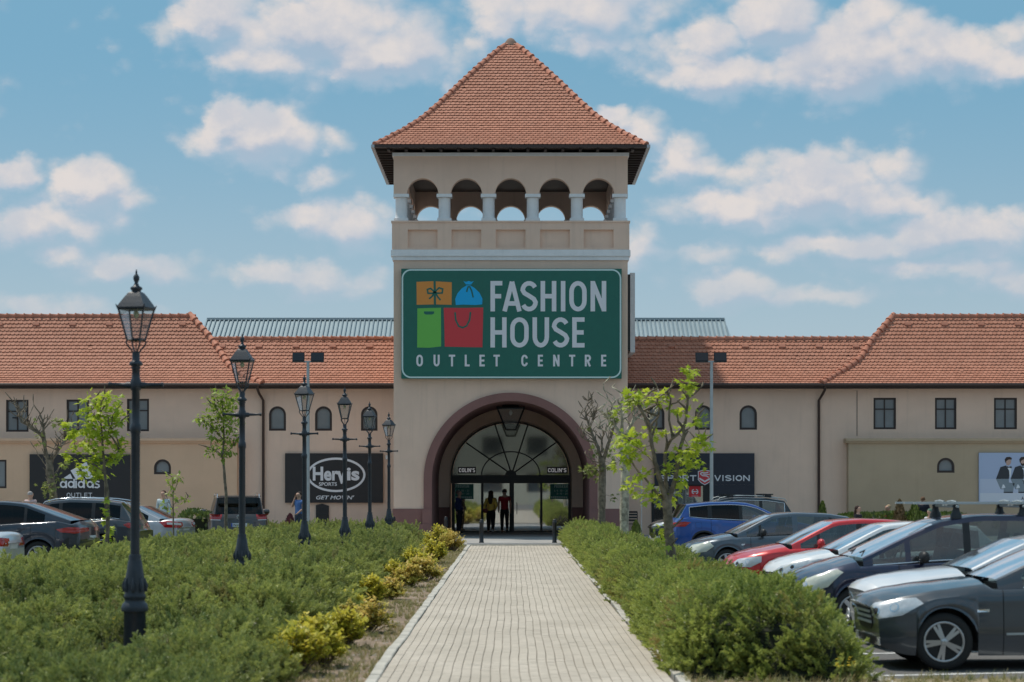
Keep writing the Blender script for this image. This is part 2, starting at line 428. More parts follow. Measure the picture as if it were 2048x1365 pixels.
# the path: paver objects for the nearest rows, one joined part for the rest
path = link('paved_path', None, kind='structure')
mb = MB(); mb.box(PL, PR, 2, 73.0, -0.10, -0.012)
mb.build('path_bed', M['joint'], path, kind='stuff')
NC = 29; PW = (PR - PL) / NC; PLn = 0.20
def wav(y, c=0): return 0.007 * math.sin(y * 1.15 + 0.4 + c * .1) + 0.0025 * math.sin(y * 2.9 + 1 + c * .4) + 0.005 * math.sin(y * .43)
pm = MB(); pm.box(-PW / 2 + .004, PW / 2 - .004, -PLn / 2 + .001, PLn / 2 - .001, -.06, 0)
pmesh = pm.mesh('paver', M['paver'])
rest = MB(); y = 14.0; cnt = 0; row = 0
first = 21.6
while y < 72.9:
    for c in range(NC):
        x = PL + (c + .5) * PW; yy = y + (PLn / 2 if c % 2 else 0) + random.uniform(-.01, .01)
        w = wav(yy, c) * (1 - abs(c - NC / 2) / (NC / 2) * .55); z = random.uniform(-.0008, .0008) + 0.004 * noise.noise(Vector((x * 1.2, yy * .7, 0)))
        if yy > 72.9: continue
        if yy >= first and cnt < 300:
            link('paver', pmesh, path, (x + w, yy, z), (0, 0, random.uniform(-.006, .006))); cnt += 1
        else:
            a = PW / 2 - .004; b = PLn / 2 - .001; cc = random.uniform(-.006, .006)
            vs = [(x + w + sx * a - sy * b * cc, yy + sy * b, zz) for zz in (z - .05, z) for sx, sy in ((-1, -1), (1, -1), (1, 1), (-1, 1))]
            rest.add(vs, [(4, 5, 6, 7), (0, 1, 5, 4), (1, 2, 6, 5), (2, 3, 7, 6), (3, 0, 4, 7)])
    y += PLn
rest.build('paver_field', M['paver'], path, kind='stuff')
km = MB()
km.add([(-.055, -.49, -.15), (.055, -.49, -.15), (.055, .49, -.15), (-.055, .49, -.15), (-.055, -.49, .012), (.055, -.49, .012), (.055, .49, .012), (-.055, .49, .012),
        (-.045, -.48, .02), (.045, -.48, .02), (.045, .48, .02), (-.045, .48, .02)],
       [(0,1,5,4),(1,2,6,5),(2,3,7,6),(3,0,4,7),(4,5,9,8),(5,6,10,9),(6,7,11,10),(7,4,8,11),(8,9,10,11)])
kmesh = km.mesh('kerb_stone', M['kerb'])
for side in (-1, 1):
    y = 15.5; k = 0
    while y < 72.6:
        x = (PL - .065) if side < 0 else (PR + .065)
        amp = .006 if side < 0 else .022
        link('kerb_stone', kmesh, path, (x + amp * math.sin(y * .9) + random.uniform(-.006, .006) + (0.02 if side > 0 else 0), y, random.uniform(-.008, .006)), (0, random.uniform(-.03, .03), random.uniform(-.012, .012) * (1 if side < 0 else 1.8)), (1.05, 1, 1))
        y += 1.0; k += 1
# threshold strip and low step at the end of the path
mb = MB(); mb.box(-1.55, 1.75, 73.0, 73.19, -0.1, 0.035); mb.build('threshold_step', M['kerb'], kind='structure')
mb = MB(); mb.box(-1.5, 1.65, 75.0, 75.18, 0.002, 0.02); mb.build('drain_channel', M['zinc'], kind='structure')

# ================================================================ TOWER
TX = -0.05; TY = 84.4; HW = 4.39
def arc(cx, cz, rx, rz, a0, a1, n):
    return [(cx + rx * math.cos(a0 + (a1 - a0) * i / n), cz + rz * math.sin(a0 + (a1 - a0) * i / n)) for i in range(n + 1)]
tower = thing('entrance_tower', 'tall beige entrance tower with steep tiled hip roof and open arcaded loggia', 'tower', (TX, TY, 0))
def tz(py): return zof(py, TY)
SPR = 2.16; RO = 3.26; RI = 2.95
# lower front wall with the portal notch
mb = MB()
pts = [(-HW, 0), (-RI, 0), (-RI, SPR)] + arc(0, SPR, RI, RI, PI, 0, 40)[1:-1] + [(RI, SPR), (RI, 0), (HW, 0), (HW, 10.39), (-HW, 10.39)]
mb.poly(pts, 0, .5, mi=0)
mb.box(-HW, -HW + .4, .5, 8.78, 0, 10.39); mb.box(HW - .4, HW, .5, 8.78, 0, 10.39)
mb.box(-HW + .4, HW - .4, 8.38, 8.78, 5.4, 10.39)
mb.build('wall', M['stucco'], tower)
mb = MB(); mb.box(-HW + .4, HW - .4, .5, 8.38, 10.2, 10.39); mb.build('loggia_floor', M['stucco'], tower)
# plinths
mb = MB()
for s in (-1, 1):
    mb = MB(); xa, xb = sorted((s * (RO + .002), s * (HW + .04)))
    mb.box(xa, xb, -.04, -.001, 0, 1.07)
    xa, xb = sorted((s * HW + s * .001, s * (HW + .04))); mb.box(xa, xb, -.001, 8.8, 0, 1.07)
    mb.build('plinth', M['maroon'], tower)
mb = MB()
for s in (-1, 1):
    mb = MB(); xa, xb = sorted((s * (RI - .0), s * (RO + .30))); mb.box(xa, xb, -.22, -.125, 0, .50)
    xa, xb = sorted((s * (RI - .0), s * (RO + .05))); mb.box(xa, xb, -.18, -.122, .50, 1.05)
    mb.build('portal_foot', M['maroon'], tower)
# portal surround
mb = MB()
outer = [(-RO, 0), (-RO, SPR)] + arc(0, SPR, RO, RO, PI, 0, 44)[1:-1] + [(RO, SPR), (RO, 0)]
inner = [(RI, 0), (RI, SPR)] + arc(0, SPR, RI, RI, 0, PI, 44)[1:-1] + [(-RI, SPR), (-RI, 0)]
mb.poly(outer + inner, -.12, -.002)
mb.build('portal_surround', M['maroon'], tower)
# passage lining
mb = MB()
prof = [(-RI + .004, 0), (-RI + .004, SPR)] + arc(0, SPR, RI - .004, RI - .004, PI, 0, 44)[1:-1] + [(RI - .004, SPR), (RI - .004, 0)]
for i in range(len(prof) - 1):
    a, b = prof[i], prof[i + 1]
    mb.add([(a[0], -.115, a[1]), (b[0], -.115, b[1]), (b[0], 7.6, b[1]), (a[0], 7.6, a[1])], [(0, 1, 2, 3)], 0, 3 < i < len(prof) - 4)
mb.build('passage_lining', M['maroon'], tower)
# inner wall with glazed opening
GY = 9.5; GR = 2.50; GZ = 2.38; GH = 2.24
mb = MB()
o = [(-RI - .2, 0), (-GR, 0), (-GR, GZ)] + arc(0, GZ, GR, GH, PI, 0, 40)[1:-1] + [(GR, GZ), (GR, 0), (RI + .2, 0), (RI + .2, 5.5), (-RI - .2, 5.5)]
mb.poly(o, 7.6, GY + .1)
mb.build('inner_wall', M['stucco'], tower)
mb = MB(); mb.box(-RI, -GR - .001, 7.57, 7.599, 0, 1.05); mb.build('plinth', M['maroon'], tower); mb = MB(); mb.box(GR + .001, RI, 7.57, 7.599, 0, 1.05); mb.build('plinth', M['maroon'], tower)
# parapet
PWd = HW + .06
mb = MB()
z0, z1 = tz(500), tz(446)
cols = [(888.7 - 802.6) / 53.3]
cxs = [-4.11, -2.49, -.83, .83, 2.49, 4.11]
pan = []
for i in range(5):
    c = (cxs[i] + cxs[i + 1]) / 2; pan.append([(c - .555, tz(496)), (c + .555, tz(496)), (c + .555, tz(460)), (c - .555, tz(460))])
for k in range(4):
    T = Matrix.Translation((0, 4.39, 0)) @ Matrix.Rotation(k * PI / 2, 4, 'Z') @ Matrix.Translation((0, -4.39, 0))
    e = PWd if k % 2 == 0 else PWd - .301
    mb.poly([(-e, z0), (e, z0), (e, z1), (-e, z1)], -.06, .06, holes=pan, T=T)
    mb.box(-e if k % 2 == 0 else -e, e, .06, .24, z0, z1, T=T)
mb.build('parapet', M['stucco'], tower)
mb = MB()
for k in range(4):
    T = Matrix.Translation((0, 4.39, 0)) @ Matrix.Rotation(k * PI / 2, 4, 'Z') @ Matrix.Translation((0, -4.39, 0))
    e = PWd + .03 if k % 2 == 0 else PWd - .29
    mb.box(-e, e, -.09, .26, z1 + .001, z1 + .07, T=T)
mb.build('parapet_coping', M['stucco'], tower)
mb = MB()
mb.box(-HW - .10, HW + .10, -.10, 8.88, tz(513), tz(501)); mb.box(-HW - .05, HW + .05, -.05, 8.83, tz(521), tz(513) - .001)
mb.box(-HW - .07, HW + .07, -.07, 8.85, tz(501) + .001, tz(500) - .002)
mb.build('cornice', M['white'], tower)
# columns
zc0, zc1 = z1 + .072, tz(388)
cm = MB()
cm.box(-.27, .27, -.27, .27, 0, .10); cm.lathe([(.245, .10), (.245, .14), (.225, .17), (.222, zc1 - zc0 - .16), (.235, zc1 - zc0 - .13)], 20)
cm.box(-.29, .29, -.29, .29, zc1 - zc0 - .12, zc1 - zc0)
cme = cm.mesh('column', M['white'])
for k in range(4):
    for i in range(6):
        if i == 5: continue
        T = Matrix.Translation((0, 4.39, 0)) @ Matrix.Rotation(k * PI / 2, 4, 'Z') @ Matrix.Translation((0, -4.39, 0))
        p = T @ Vector((cxs[i], .28, zc0))
        link('column', cme, tower, p)
# arcade walls
zt = tz(313)
for k in range(4):
    mb = MB()
    T = Matrix.Translation((0, 4.39, 0)) @ Matrix.Rotation(k * PI / 2, 4, 'Z') @ Matrix.Translation((0, -4.39, 0))
    e = HW - (0 if k % 2 == 0 else .46)
    lo = [(-e, zc1)]
    for i in range(5):
        c = (cxs[i] + cxs[i + 1]) / 2
        lo += arc(c, zc1, .585, .585, PI, 0, 18)
    lo += [(e, zc1), (e, zt), (-e, zt)]
    mb.poly(lo, 0, .45, T=T)
    mb.build('arcade_wall', M['stucco'], tower)
mb = MB(); mb.box(-HW - .05, HW + .05, -.05, 8.83, zt + .001, tz(306)); mb.build('frieze', M['white'], tower)
mb = MB(); mb.box(-HW + .46, HW - .46, .46, 8.32, zt - .25, zt - .01); mb.build('loggia_ceiling', M['eave'], tower)
# tower roof
RP = [(5.05, 14.62), (4.60, 14.93), (3.85, 15.47), (3.25, 16.0), (2.64, 16.65), (1.95, 17.45), (1.26, 18.22), (.549, 18.97), (0, 19.5)]
def roof_profile(rp):
    ls = [0]
    for a, b in zip(rp, rp[1:]): ls.append(ls[-1] + math.hypot(a[0] - b[0], a[1] - b[1]))
    def f(s):
        s = max(0, min(ls[-1], s))
        for i in range(len(ls) - 1):
            if s <= ls[i + 1] + 1e-9:
                t = (s - ls[i]) / (ls[i + 1] - ls[i]); a, b = rp[i], rp[i + 1]
                return a[0] + (b[0] - a[0]) * t, a[1] + (b[1] - a[1]) * t
    return f, ls[-1]
# smooth the profile
def catmull(rp, n=4):
    out = []
    for i in range(len(rp) - 1):
        p0 = rp[max(0, i - 1)]; p1 = rp[i]; p2 = rp[i + 1]; p3 = rp[min(len(rp) - 1, i + 2)]
        for k in range(n):
            t = k / n
            out.append(tuple(.5 * ((2 * b) + (c - a) * t + (2 * a - 5 * b + 4 * c - d) * t * t + (-a + 3 * b - 3 * c + d) * t ** 3) for a, b, c, d in zip(p0, p1, p2, p3)))
    out.append(rp[-1]); return out
RP = catmull(RP)
TP, TLEN = roof_profile(RP)
SH = [(-.5, 1), (.5, 1), (.5, .28), (.40, .12), (.22, .025), (0, 0), (-.22, .025), (-.40, .12), (-.5, .28)]
def tiles(frame, lim, length, tw, ex, mb, tint, th=.036):
    """frame(u,s)->(point, normal); lim(s)->(umin,umax)"""
    s = 0.0; row = 0
    while s < length - .03:
        lo, hi = lim(s + ex * .5)
        n0 = int(math.floor(lo / tw)) - 1; n1 = int(math.ceil(hi / tw)) + 1
        for k in range(n0, n1):
            u = (k + .5 + (.5 if row % 2 else 0)) * tw
            if u + tw / 2 < lo or u - tw / 2 > hi: continue
            vs = []; sk = []
            ds = random.uniform(-.006, .006); dz = random.uniform(0, .006)
            if random.random() < .004: ds -= .04
            for (a, b) in SH:
                ss = s + ds + b * ex * 1.12; l2, h2 = lim(ss)
                uu = max(l2, min(h2, u + a * (tw - .004)))
                p, nn = frame(uu, ss)
                hgt = .012 + (1 - b) * th + dz
                vs.append(p + nn * hgt)
                if len(vs) > 2: sk.append(p + nn * (hgt - th))
            o = len(mb.v); mb.add(vs + sk, [(0, 8, 7, 6, 5, 4, 3, 2, 1)] + [(2 + i, 3 + i, 10 + i, 9 + i) for i in range(6)])
            tv = random.random() ** 1.3
            if random.random() < .03: tv = min(1, tv + .5)
            tint += [tv] * 7
        s += ex; row += 1
def face_attr(me, name, vals):
    at = me.attributes.new(name, 'FLOAT', 'FACE'); at.data.foreach_set('value', vals)
mb = MB(); tint = []
under = MB()
for k in range(4):
    T = Matrix.Translation((0, 4.39, 0)) @ Matrix.Rotation(k * PI / 2, 4, 'Z')
    def fr(u, s, T=T):
        r, z = TP(s); r2, z2 = TP(min(TLEN, s + .05)); r1, z1_ = TP(max(0, s - .05))
        t = Vector((0, -(r2 - r1), z2 - z1_)).normalized(); n = Vector((0, -t.z, t.y))
        p = T @ Vector((u, -r, z)); return p, (T.to_3x3() @ n)
    tiles(fr, lambda s: (-TP(s)[0], TP(s)[0]), TLEN, .17, .172, mb, tint)
    for i in range(len(RP) - 1):
        a, b = RP[i], RP[i + 1]
        under.add([T @ Vector(v) for v in ((-a[0], -a[0], a[1]), (a[0], -a[0], a[1]), (b[0], -b[0], b[1]), (-b[0], -b[0], b[1]))], [(0, 1, 2, 3)])
under.build('roof_deck', M['under'], tower)
o = mb.build('roof_tile_field', M['tile'], tower, kind='stuff'); face_attr(o.data, 'tint', tint)
# ridge tile mesh: tapered half pipe lying along +x
def ridge_mesh():
    m = MB(); n = 8; r0, r1 = .115, .095; L = .36
    rings = [(-.02, r0 + .022), (.03, r0 + .022), (.032, r0), (L, r1)]
    vs = []
    for (x, r) in rings:
        for k in range(n + 1):
            a = -.35 + (PI + .7) * k / n
            vs.append((x, r * math.cos(a), r * math.sin(a)))
    fs = [(i * (n + 1) + k, i * (n + 1) + k + 1, (i + 1) * (n + 1) + k + 1, (i + 1) * (n + 1) + k) for i in range(3) for k in range(n)]
    m.add(vs, fs, 0, True)
    m.add([vs[k] for k in range(n + 1)], [tuple(range(n + 1))])
    return m.mesh('ridge_tile', M['ridge'])
RM = ridge_mesh()
def ridge_along(pts, parent, up=Vector((0, 0, 1)), step=.33, s=1.0, lift=-.03):
    pts = [Vector(p) for p in pts]; seg = []; tot = 0
    for a, b in zip(pts, pts[1:]): seg.append((a, b, tot, (b - a).length)); tot += (b - a).length
    q = 0
    def at(q):
        for a, b, t0, l in seg:
            if q <= t0 + l: return a + (b - a) * ((q - t0) / l)
        return pts[-1]
    while q < tot - .05:
        a = at(q); b = at(min(tot, q + step)); x = (b - a).normalized(); y = up.cross(x).normalized(); z = x.cross(y)
        mt = Matrix((x, y, z)).transposed().to_4x4()
        o = link('ridge_tile', RM, parent); j = random.uniform(-.008, .008)
        o.location = a + z * (lift + .03 * (0) + j); o.rotation_euler = mt.to_euler(); o.rotation_euler.x += random.uniform(-.04, .04)
        o.scale = (s, s, s)
        q += step
for sx, sy in ((-1, -1), (1, -1), (-1, 1), (1, 1)):
    ridge_along([(sx * r, 4.39 + sy * r, z + .03) for r, z in RP if r > .12], tower)
mb = MB(); mb.lathe([(.30, -.22), (.22, -.06), (.12, .06), (.02, .10)], 10, (0, 4.39, 19.5)); mb.build('roof_cap', M['mortar'], tower)
# eaves: gutter, soffit, rafters
GE = 5.06
mb = MB()
for s in (-1, 1):
    pass
mb.box(-GE, GE, 4.39 - GE - .13, 4.39 - GE - .005, 14.50, 14.61); mb.box(-GE, GE, 4.39 + GE + .005, 4.39 + GE + .13, 14.50, 14.61)
mb.build('gutter', M['gutter'], tower)
for s in (-1, 1):
    mb = MB(); xa, xb = sorted((s * (GE + .004), s * (GE + .13))); mb.box(xa, xb, 4.39 - GE - .13, 4.39 + GE + .13, 14.50, 14.61); mb.build('gutter', M['zinc'], tower, label='bright zinc gutter on the side eave')
mb = MB()
mb.box(-GE + .02, GE - .02, 4.39 - GE + .02, 4.39 + GE - .02, 14.53, 14.57)
mb.build('soffit', M['eave'], tower)
rf = MB(); rf.box(-.05, .05, 0, .62, -.10, 0); rfm = rf.mesh('rafter', M['eave'])
for k in range(4):
    for i in range(15):
        T = Matrix.Translation((0, 4.39, 0)) @ Matrix.Rotation(k * PI / 2, 4, 'Z')
        p = T @ Vector((-4.55 + i * .65, -GE + .02, 14.528)); link('rafter', rfm, tower, p, (0, 0, k * PI / 2))

# ---- glazing of the entrance
ent = thing('glazed_entrance', 'dark framed glass entrance with fan shaped window above the doors inside the big arch', 'entrance', (TX, TY + GY, 0))
M['doorglass'] = glass_mat('entrance glass', (0.50, 0.55, 0.53), 0.46, 0.02, 0.02)
M['doorglass2'] = glass_mat('lunette glass', (0.26, 0.32, 0.30), 0.15, 0.03, 0.02)
mb = MB()
zh0, zh1 = zof(967, TY + GY), zof(950.6, TY + GY)
fo = [(-GR, zh1)] + arc(0, zh1, GR, GH, PI, 0, 40)[1:-1] + [(GR, zh1)]
fi = arc(0, zh1, GR - .07, GH - .07, 0, PI, 40)
mb.poly(fo + fi, -.06, .06)
mb.box(-GR, GR, -.07, .07, zh0, zh1 - .001)
mb.build('lunette_frame', M['dframe'], ent)
import cmath
spk = [(370, 505), (600, 355), (868, 355), (1097, 500)]
for (sx, sy) in spk:
    px, py = 840 + sx / 4.014, 760 + sy / 4.014
    ex_, ez = xof(px, TY + GY) - TX, zof(py, TY + GY)
    cx0 = xof(1023.5, TY + GY) - TX
    mb = MB(); mb.tube([(cx0, 0, zh1 + .03), (ex_, 0, ez)], .028, 4, sm=False); mb.build('spoke', M['dframe'], ent)
mb = MB(); mb.poly(arc(0, zh1, 1.24, 1.0, 0, PI, 30) + arc(0, zh1, 1.19, .95, PI, 0, 30), -.04, .04); mb.build('inner_arc', M['dframe'], ent)
mb = MB(); mb.poly(arc(0, zh1, .24, .20, 0, PI, 16), -.09, .05); mb.build('hub', M['dframe'], ent)
mb = MB(); mb.poly([(-GR + .07, zh1)] + arc(0, zh1, GR - .08, GH - .08, PI, 0, 30)[1:-1] + [(GR - .07, zh1)], 0, .012); mb.build('lunette_pane', M['doorglass2'], ent)
def ex(c): return xof(840 + c / 4.014, TY + GY) - TX
xs = [(255, 280), (490, 510), (718, 755), (965, 983), (1190, 1215)]
for a, b in xs:
    mb = MB(); mb.box(max(-GR, ex(a)), min(GR, ex(b)), -.05, .05, .05, zh0 - .001); mb.build('door_post', M['dframe'], ent)
mb = MB(); mb.box(-GR, GR, -.055, .055, 0, .048); mb.build('threshold', M['dframe'], ent)
for i in range(4):
    mb = MB(); mb.box(ex(xs[i][1]) + .001, ex(xs[i + 1][0]) - .001, -.006, .006, .05, zh0 - .002)
    d = mb.build('door_pane' if i in (1, 2) else 'side_pane', M['doorglass'], ent)
    if i in (1, 2):
        hb = MB(); hx = ex(xs[i + 1][0]) - .12 if i == 1 else ex(xs[i][1]) + .12
        hb.tube([(hx, -.05, .75), (hx, -.05, 1.25)], .015, 8); hb.build('handle', M['zinc'], d)
# interior hall beyond the doors
hall = thing('mall_interior', 'dim hall seen through the entrance glass', 'interior', (TX, TY + GY + .3, 0))
mb = MB()
mb.add([(-5, 0, .01), (5, 0, .01), (5, 22, .01), (-5, 22, .01)], [(0, 1, 2, 3)]); mb.build('floor', mat('polished hall floor', (0.45, 0.44, 0.42), 0.12), hall)
mb = MB(); mb.add([(-5, 0, 0), (-5, 22, 0), (-5, 22, 5.2), (-5, 0, 5.2), (5, 0, 0), (5, 22, 0), (5, 22, 5.2), (5, 0, 5.2)], [(0, 1, 2, 3), (4, 7, 6, 5), (1, 5, 6, 2), (3, 2, 6, 7)])
mb.build('wall', mat('hall wall', (0.42, 0.40, 0.36), 0.7, var=.15), hall)
for i, (x, w) in enumerate([(-3.4, 1.0), (-1.2, .5), (1.0, .4), (3.2, 1.1)]):
    mb = MB(); mb.box(x - w / 2, x + w / 2, 6 + i, 6.3 + i, .02, 2.4); mb.build('display_panel', mat('display panel %d' % i, [(0.30, .32, .20), (.5, .5, .5), (.25, .3, .35), (.4, .33, .2)][i], .6), hall)

for yy in (2.5, 7, 12):  # added glowing panels, hidden above the glass, to brighten hall and doorway
    mb = MB(); mb.box(-2.6, 2.6, yy, yy + .5, 5.08, 5.14); mb.build('added_fill_panel', mat('added fill glow', (1, .95, .85), .5, emit=5.0), hall)
# hanging lantern in the portal
lan = thing('hanging_lantern', 'large black framed glass lantern hanging under the crown of the entrance arch', 'lantern', (TX, 88.2, 3.95))
lz0, lz1 = zof(860, 88.2) - 3.95, zof(816, 88.2) - 3.95
hw0, hw1 = .19, .53
cr = lambda h, z: [Vector((-h, -h, z)), Vector((h, -h, z)), Vector((h, h, z)), Vector((-h, h, z))]
A, B_ = cr(hw0, lz0), cr(hw1, lz1)
mb = MB()
for i in range(4):
    mb.tube([A[i], B_[i]], .028, 4, sm=False); mb.tube([A[i], A[(i + 1) % 4]], .022, 4, sm=False); mb.tube([B_[i], B_[(i + 1) % 4]], .03, 4, sm=False)
mb.build('lantern_frame', M['black'], lan)
for i in range(4):
    j = (i + 1) % 4; g = MB(); g.add([A[i], A[j], B_[j], B_[i]], [(0, 1, 2, 3)]); g.build('lantern_pane', M['lampglass'], lan)
mb = MB(); mb.lathe([(.5, lz1), (.42, lz1 + .12), (.12, lz1 + .26), (.03, lz1 + .30), (.02, SPR + RI - 3.95)], 4, phase=PI / 4, sm=False); mb.build('lantern_roof', M['black'], lan)
mb = MB(); mb.lathe([(.02, 0), (.06, .06), (.07, .12), (.03, .2)], 10, (0, 0, lz1 - .3)); mb.build('bulb', mat('white bulb', (.8, .8, .75), .4), lan)

# bollards
bm = MB(); bm.lathe([(.085, 0), (.085, .03), (.072, .04), (.072, .66), (.082, .67), (.082, .70), (.066, .71), (.066, .76), (.05, .79), (0.01, .80)], 14)
bme = bm.mesh('bollard', M['black'])
for i, (px, d, lab) in enumerate([(963, 76.3, 'black bollard at the path end, left of the couple at the doors'),
                               (1109, 76.3, 'black bollard right of the path end in front of the right hand glass pane'),
                               (892, 83.2, 'black bollard beside the left foot of the big arch'),
                               (787, 83.0, 'black bollard behind the juniper beside the last street lamp')]):
    o = link('bollard', bme, None, (xof(px, d), d, 0)); tag(o, lab, 'bollard', 'bollards in front of the entrance')
# ================================================================ WINGS
WY = 88.4; EY = 87.75; EZ = zof(768.5, EY)
WP = catmull([(0, 0), (.5, .25), (1.0, .57), (1.5, 1.03), (2.0, 1.63), (2.45, 2.25), (2.85, 2.86)])
WPf, WLEN = roof_profile(WP)
def s_at_h(h):
    lo, hi = 0, WLEN
    for _ in range(30):
        m = (lo + hi) / 2
        if WPf(m)[0] < h: lo = m
        else: hi = m
    return lo
def h_for_py(py):
    """depth on the roof whose image row is py"""
    lo, hi = 0, 2.85
    for _ in range(30):
        m = (lo + hi) / 2; h, z = WPf(s_at_h(m))
        yy = 971 - (EZ + z - EYE) * F / (EY + h)
        if yy > py: lo = m
        else: hi = m
    return lo
HLOW = h_for_py(678)
SLOW = s_at_h(HLOW)
def window_rect(x0, x1, z0, z1, parent, y):
    mb = MB(); w = .075
    mb.poly([(x0, z0), (x1, z0), (x1, z1), (x0, z1)], y + .03, y + .14, holes=[[(x0 + w, z0 + w), (x1 - w, z0 + w), (x1 - w, z1 - w), (x0 + w, z1 - w)]])
    xm = (x0 + x1) / 2; zm = z0 + (z1 - z0) * .64
    mb.box(xm - .022, xm + .022, y + .05, y + .12, z0 + w + .001, z1 - w - .001)
    mb.box(x0 + w + .001, xm - .023, y + .05, y + .12, zm - .022, zm + .022); mb.box(xm + .023, x1 - w - .001, y + .05, y + .12, zm - .022, zm + .022)
    f = mb.build('window', M['wframe'], parent)
    for a, b, c, d in ((x0 + w, xm - .02, z0 + w, zm - .02), (xm + .02, x1 - w, z0 + w, zm - .02), (x0 + w, xm - .02, zm + .02, z1 - w), (xm + .02, x1 - w, zm + .02, z1 - w)):
        g = MB(); g.box(a, b, y + .09, y + .10, c, d); g.build('pane', M['blind'], f)
def window_arch(x0, x1, z0, z1, parent, y, bars=False):
    w = .085; cx = (x0 + x1) / 2; r = (x1 - x0) / 2; zs = z1 - r
    def shp(k): return [(x0 + k, z0 + k), (x1 - k, z0 + k)] + arc(cx, zs, r - k, r - k, 0, PI, 16)
    mb = MB(); mb.poly(shp(0), y + .0, y + .14, holes=[shp(w)]); f = mb.build('window', M['wframe'], parent)
    g = MB(); g.poly(shp(w - .005), y + .07, y + .08); g.build('pane', M['blind'], f)
def arch_hole(x0, x1, z0, z1):
    r = (x1 - x0) / 2; return [(x0, z0), (x1, z0)] + arc((x0 + x1) / 2, z1 - r, r, r, 0, PI, 16)
def rect_hole(x0, x1, z0, z1): return [(x0, z0), (x1, z0), (x1, z1), (x0, z1)]
def Q(px0, px1, py0, py1, d): return (xof(px0, d), xof(px1, d), zof(py1, d), zof(py0, d))

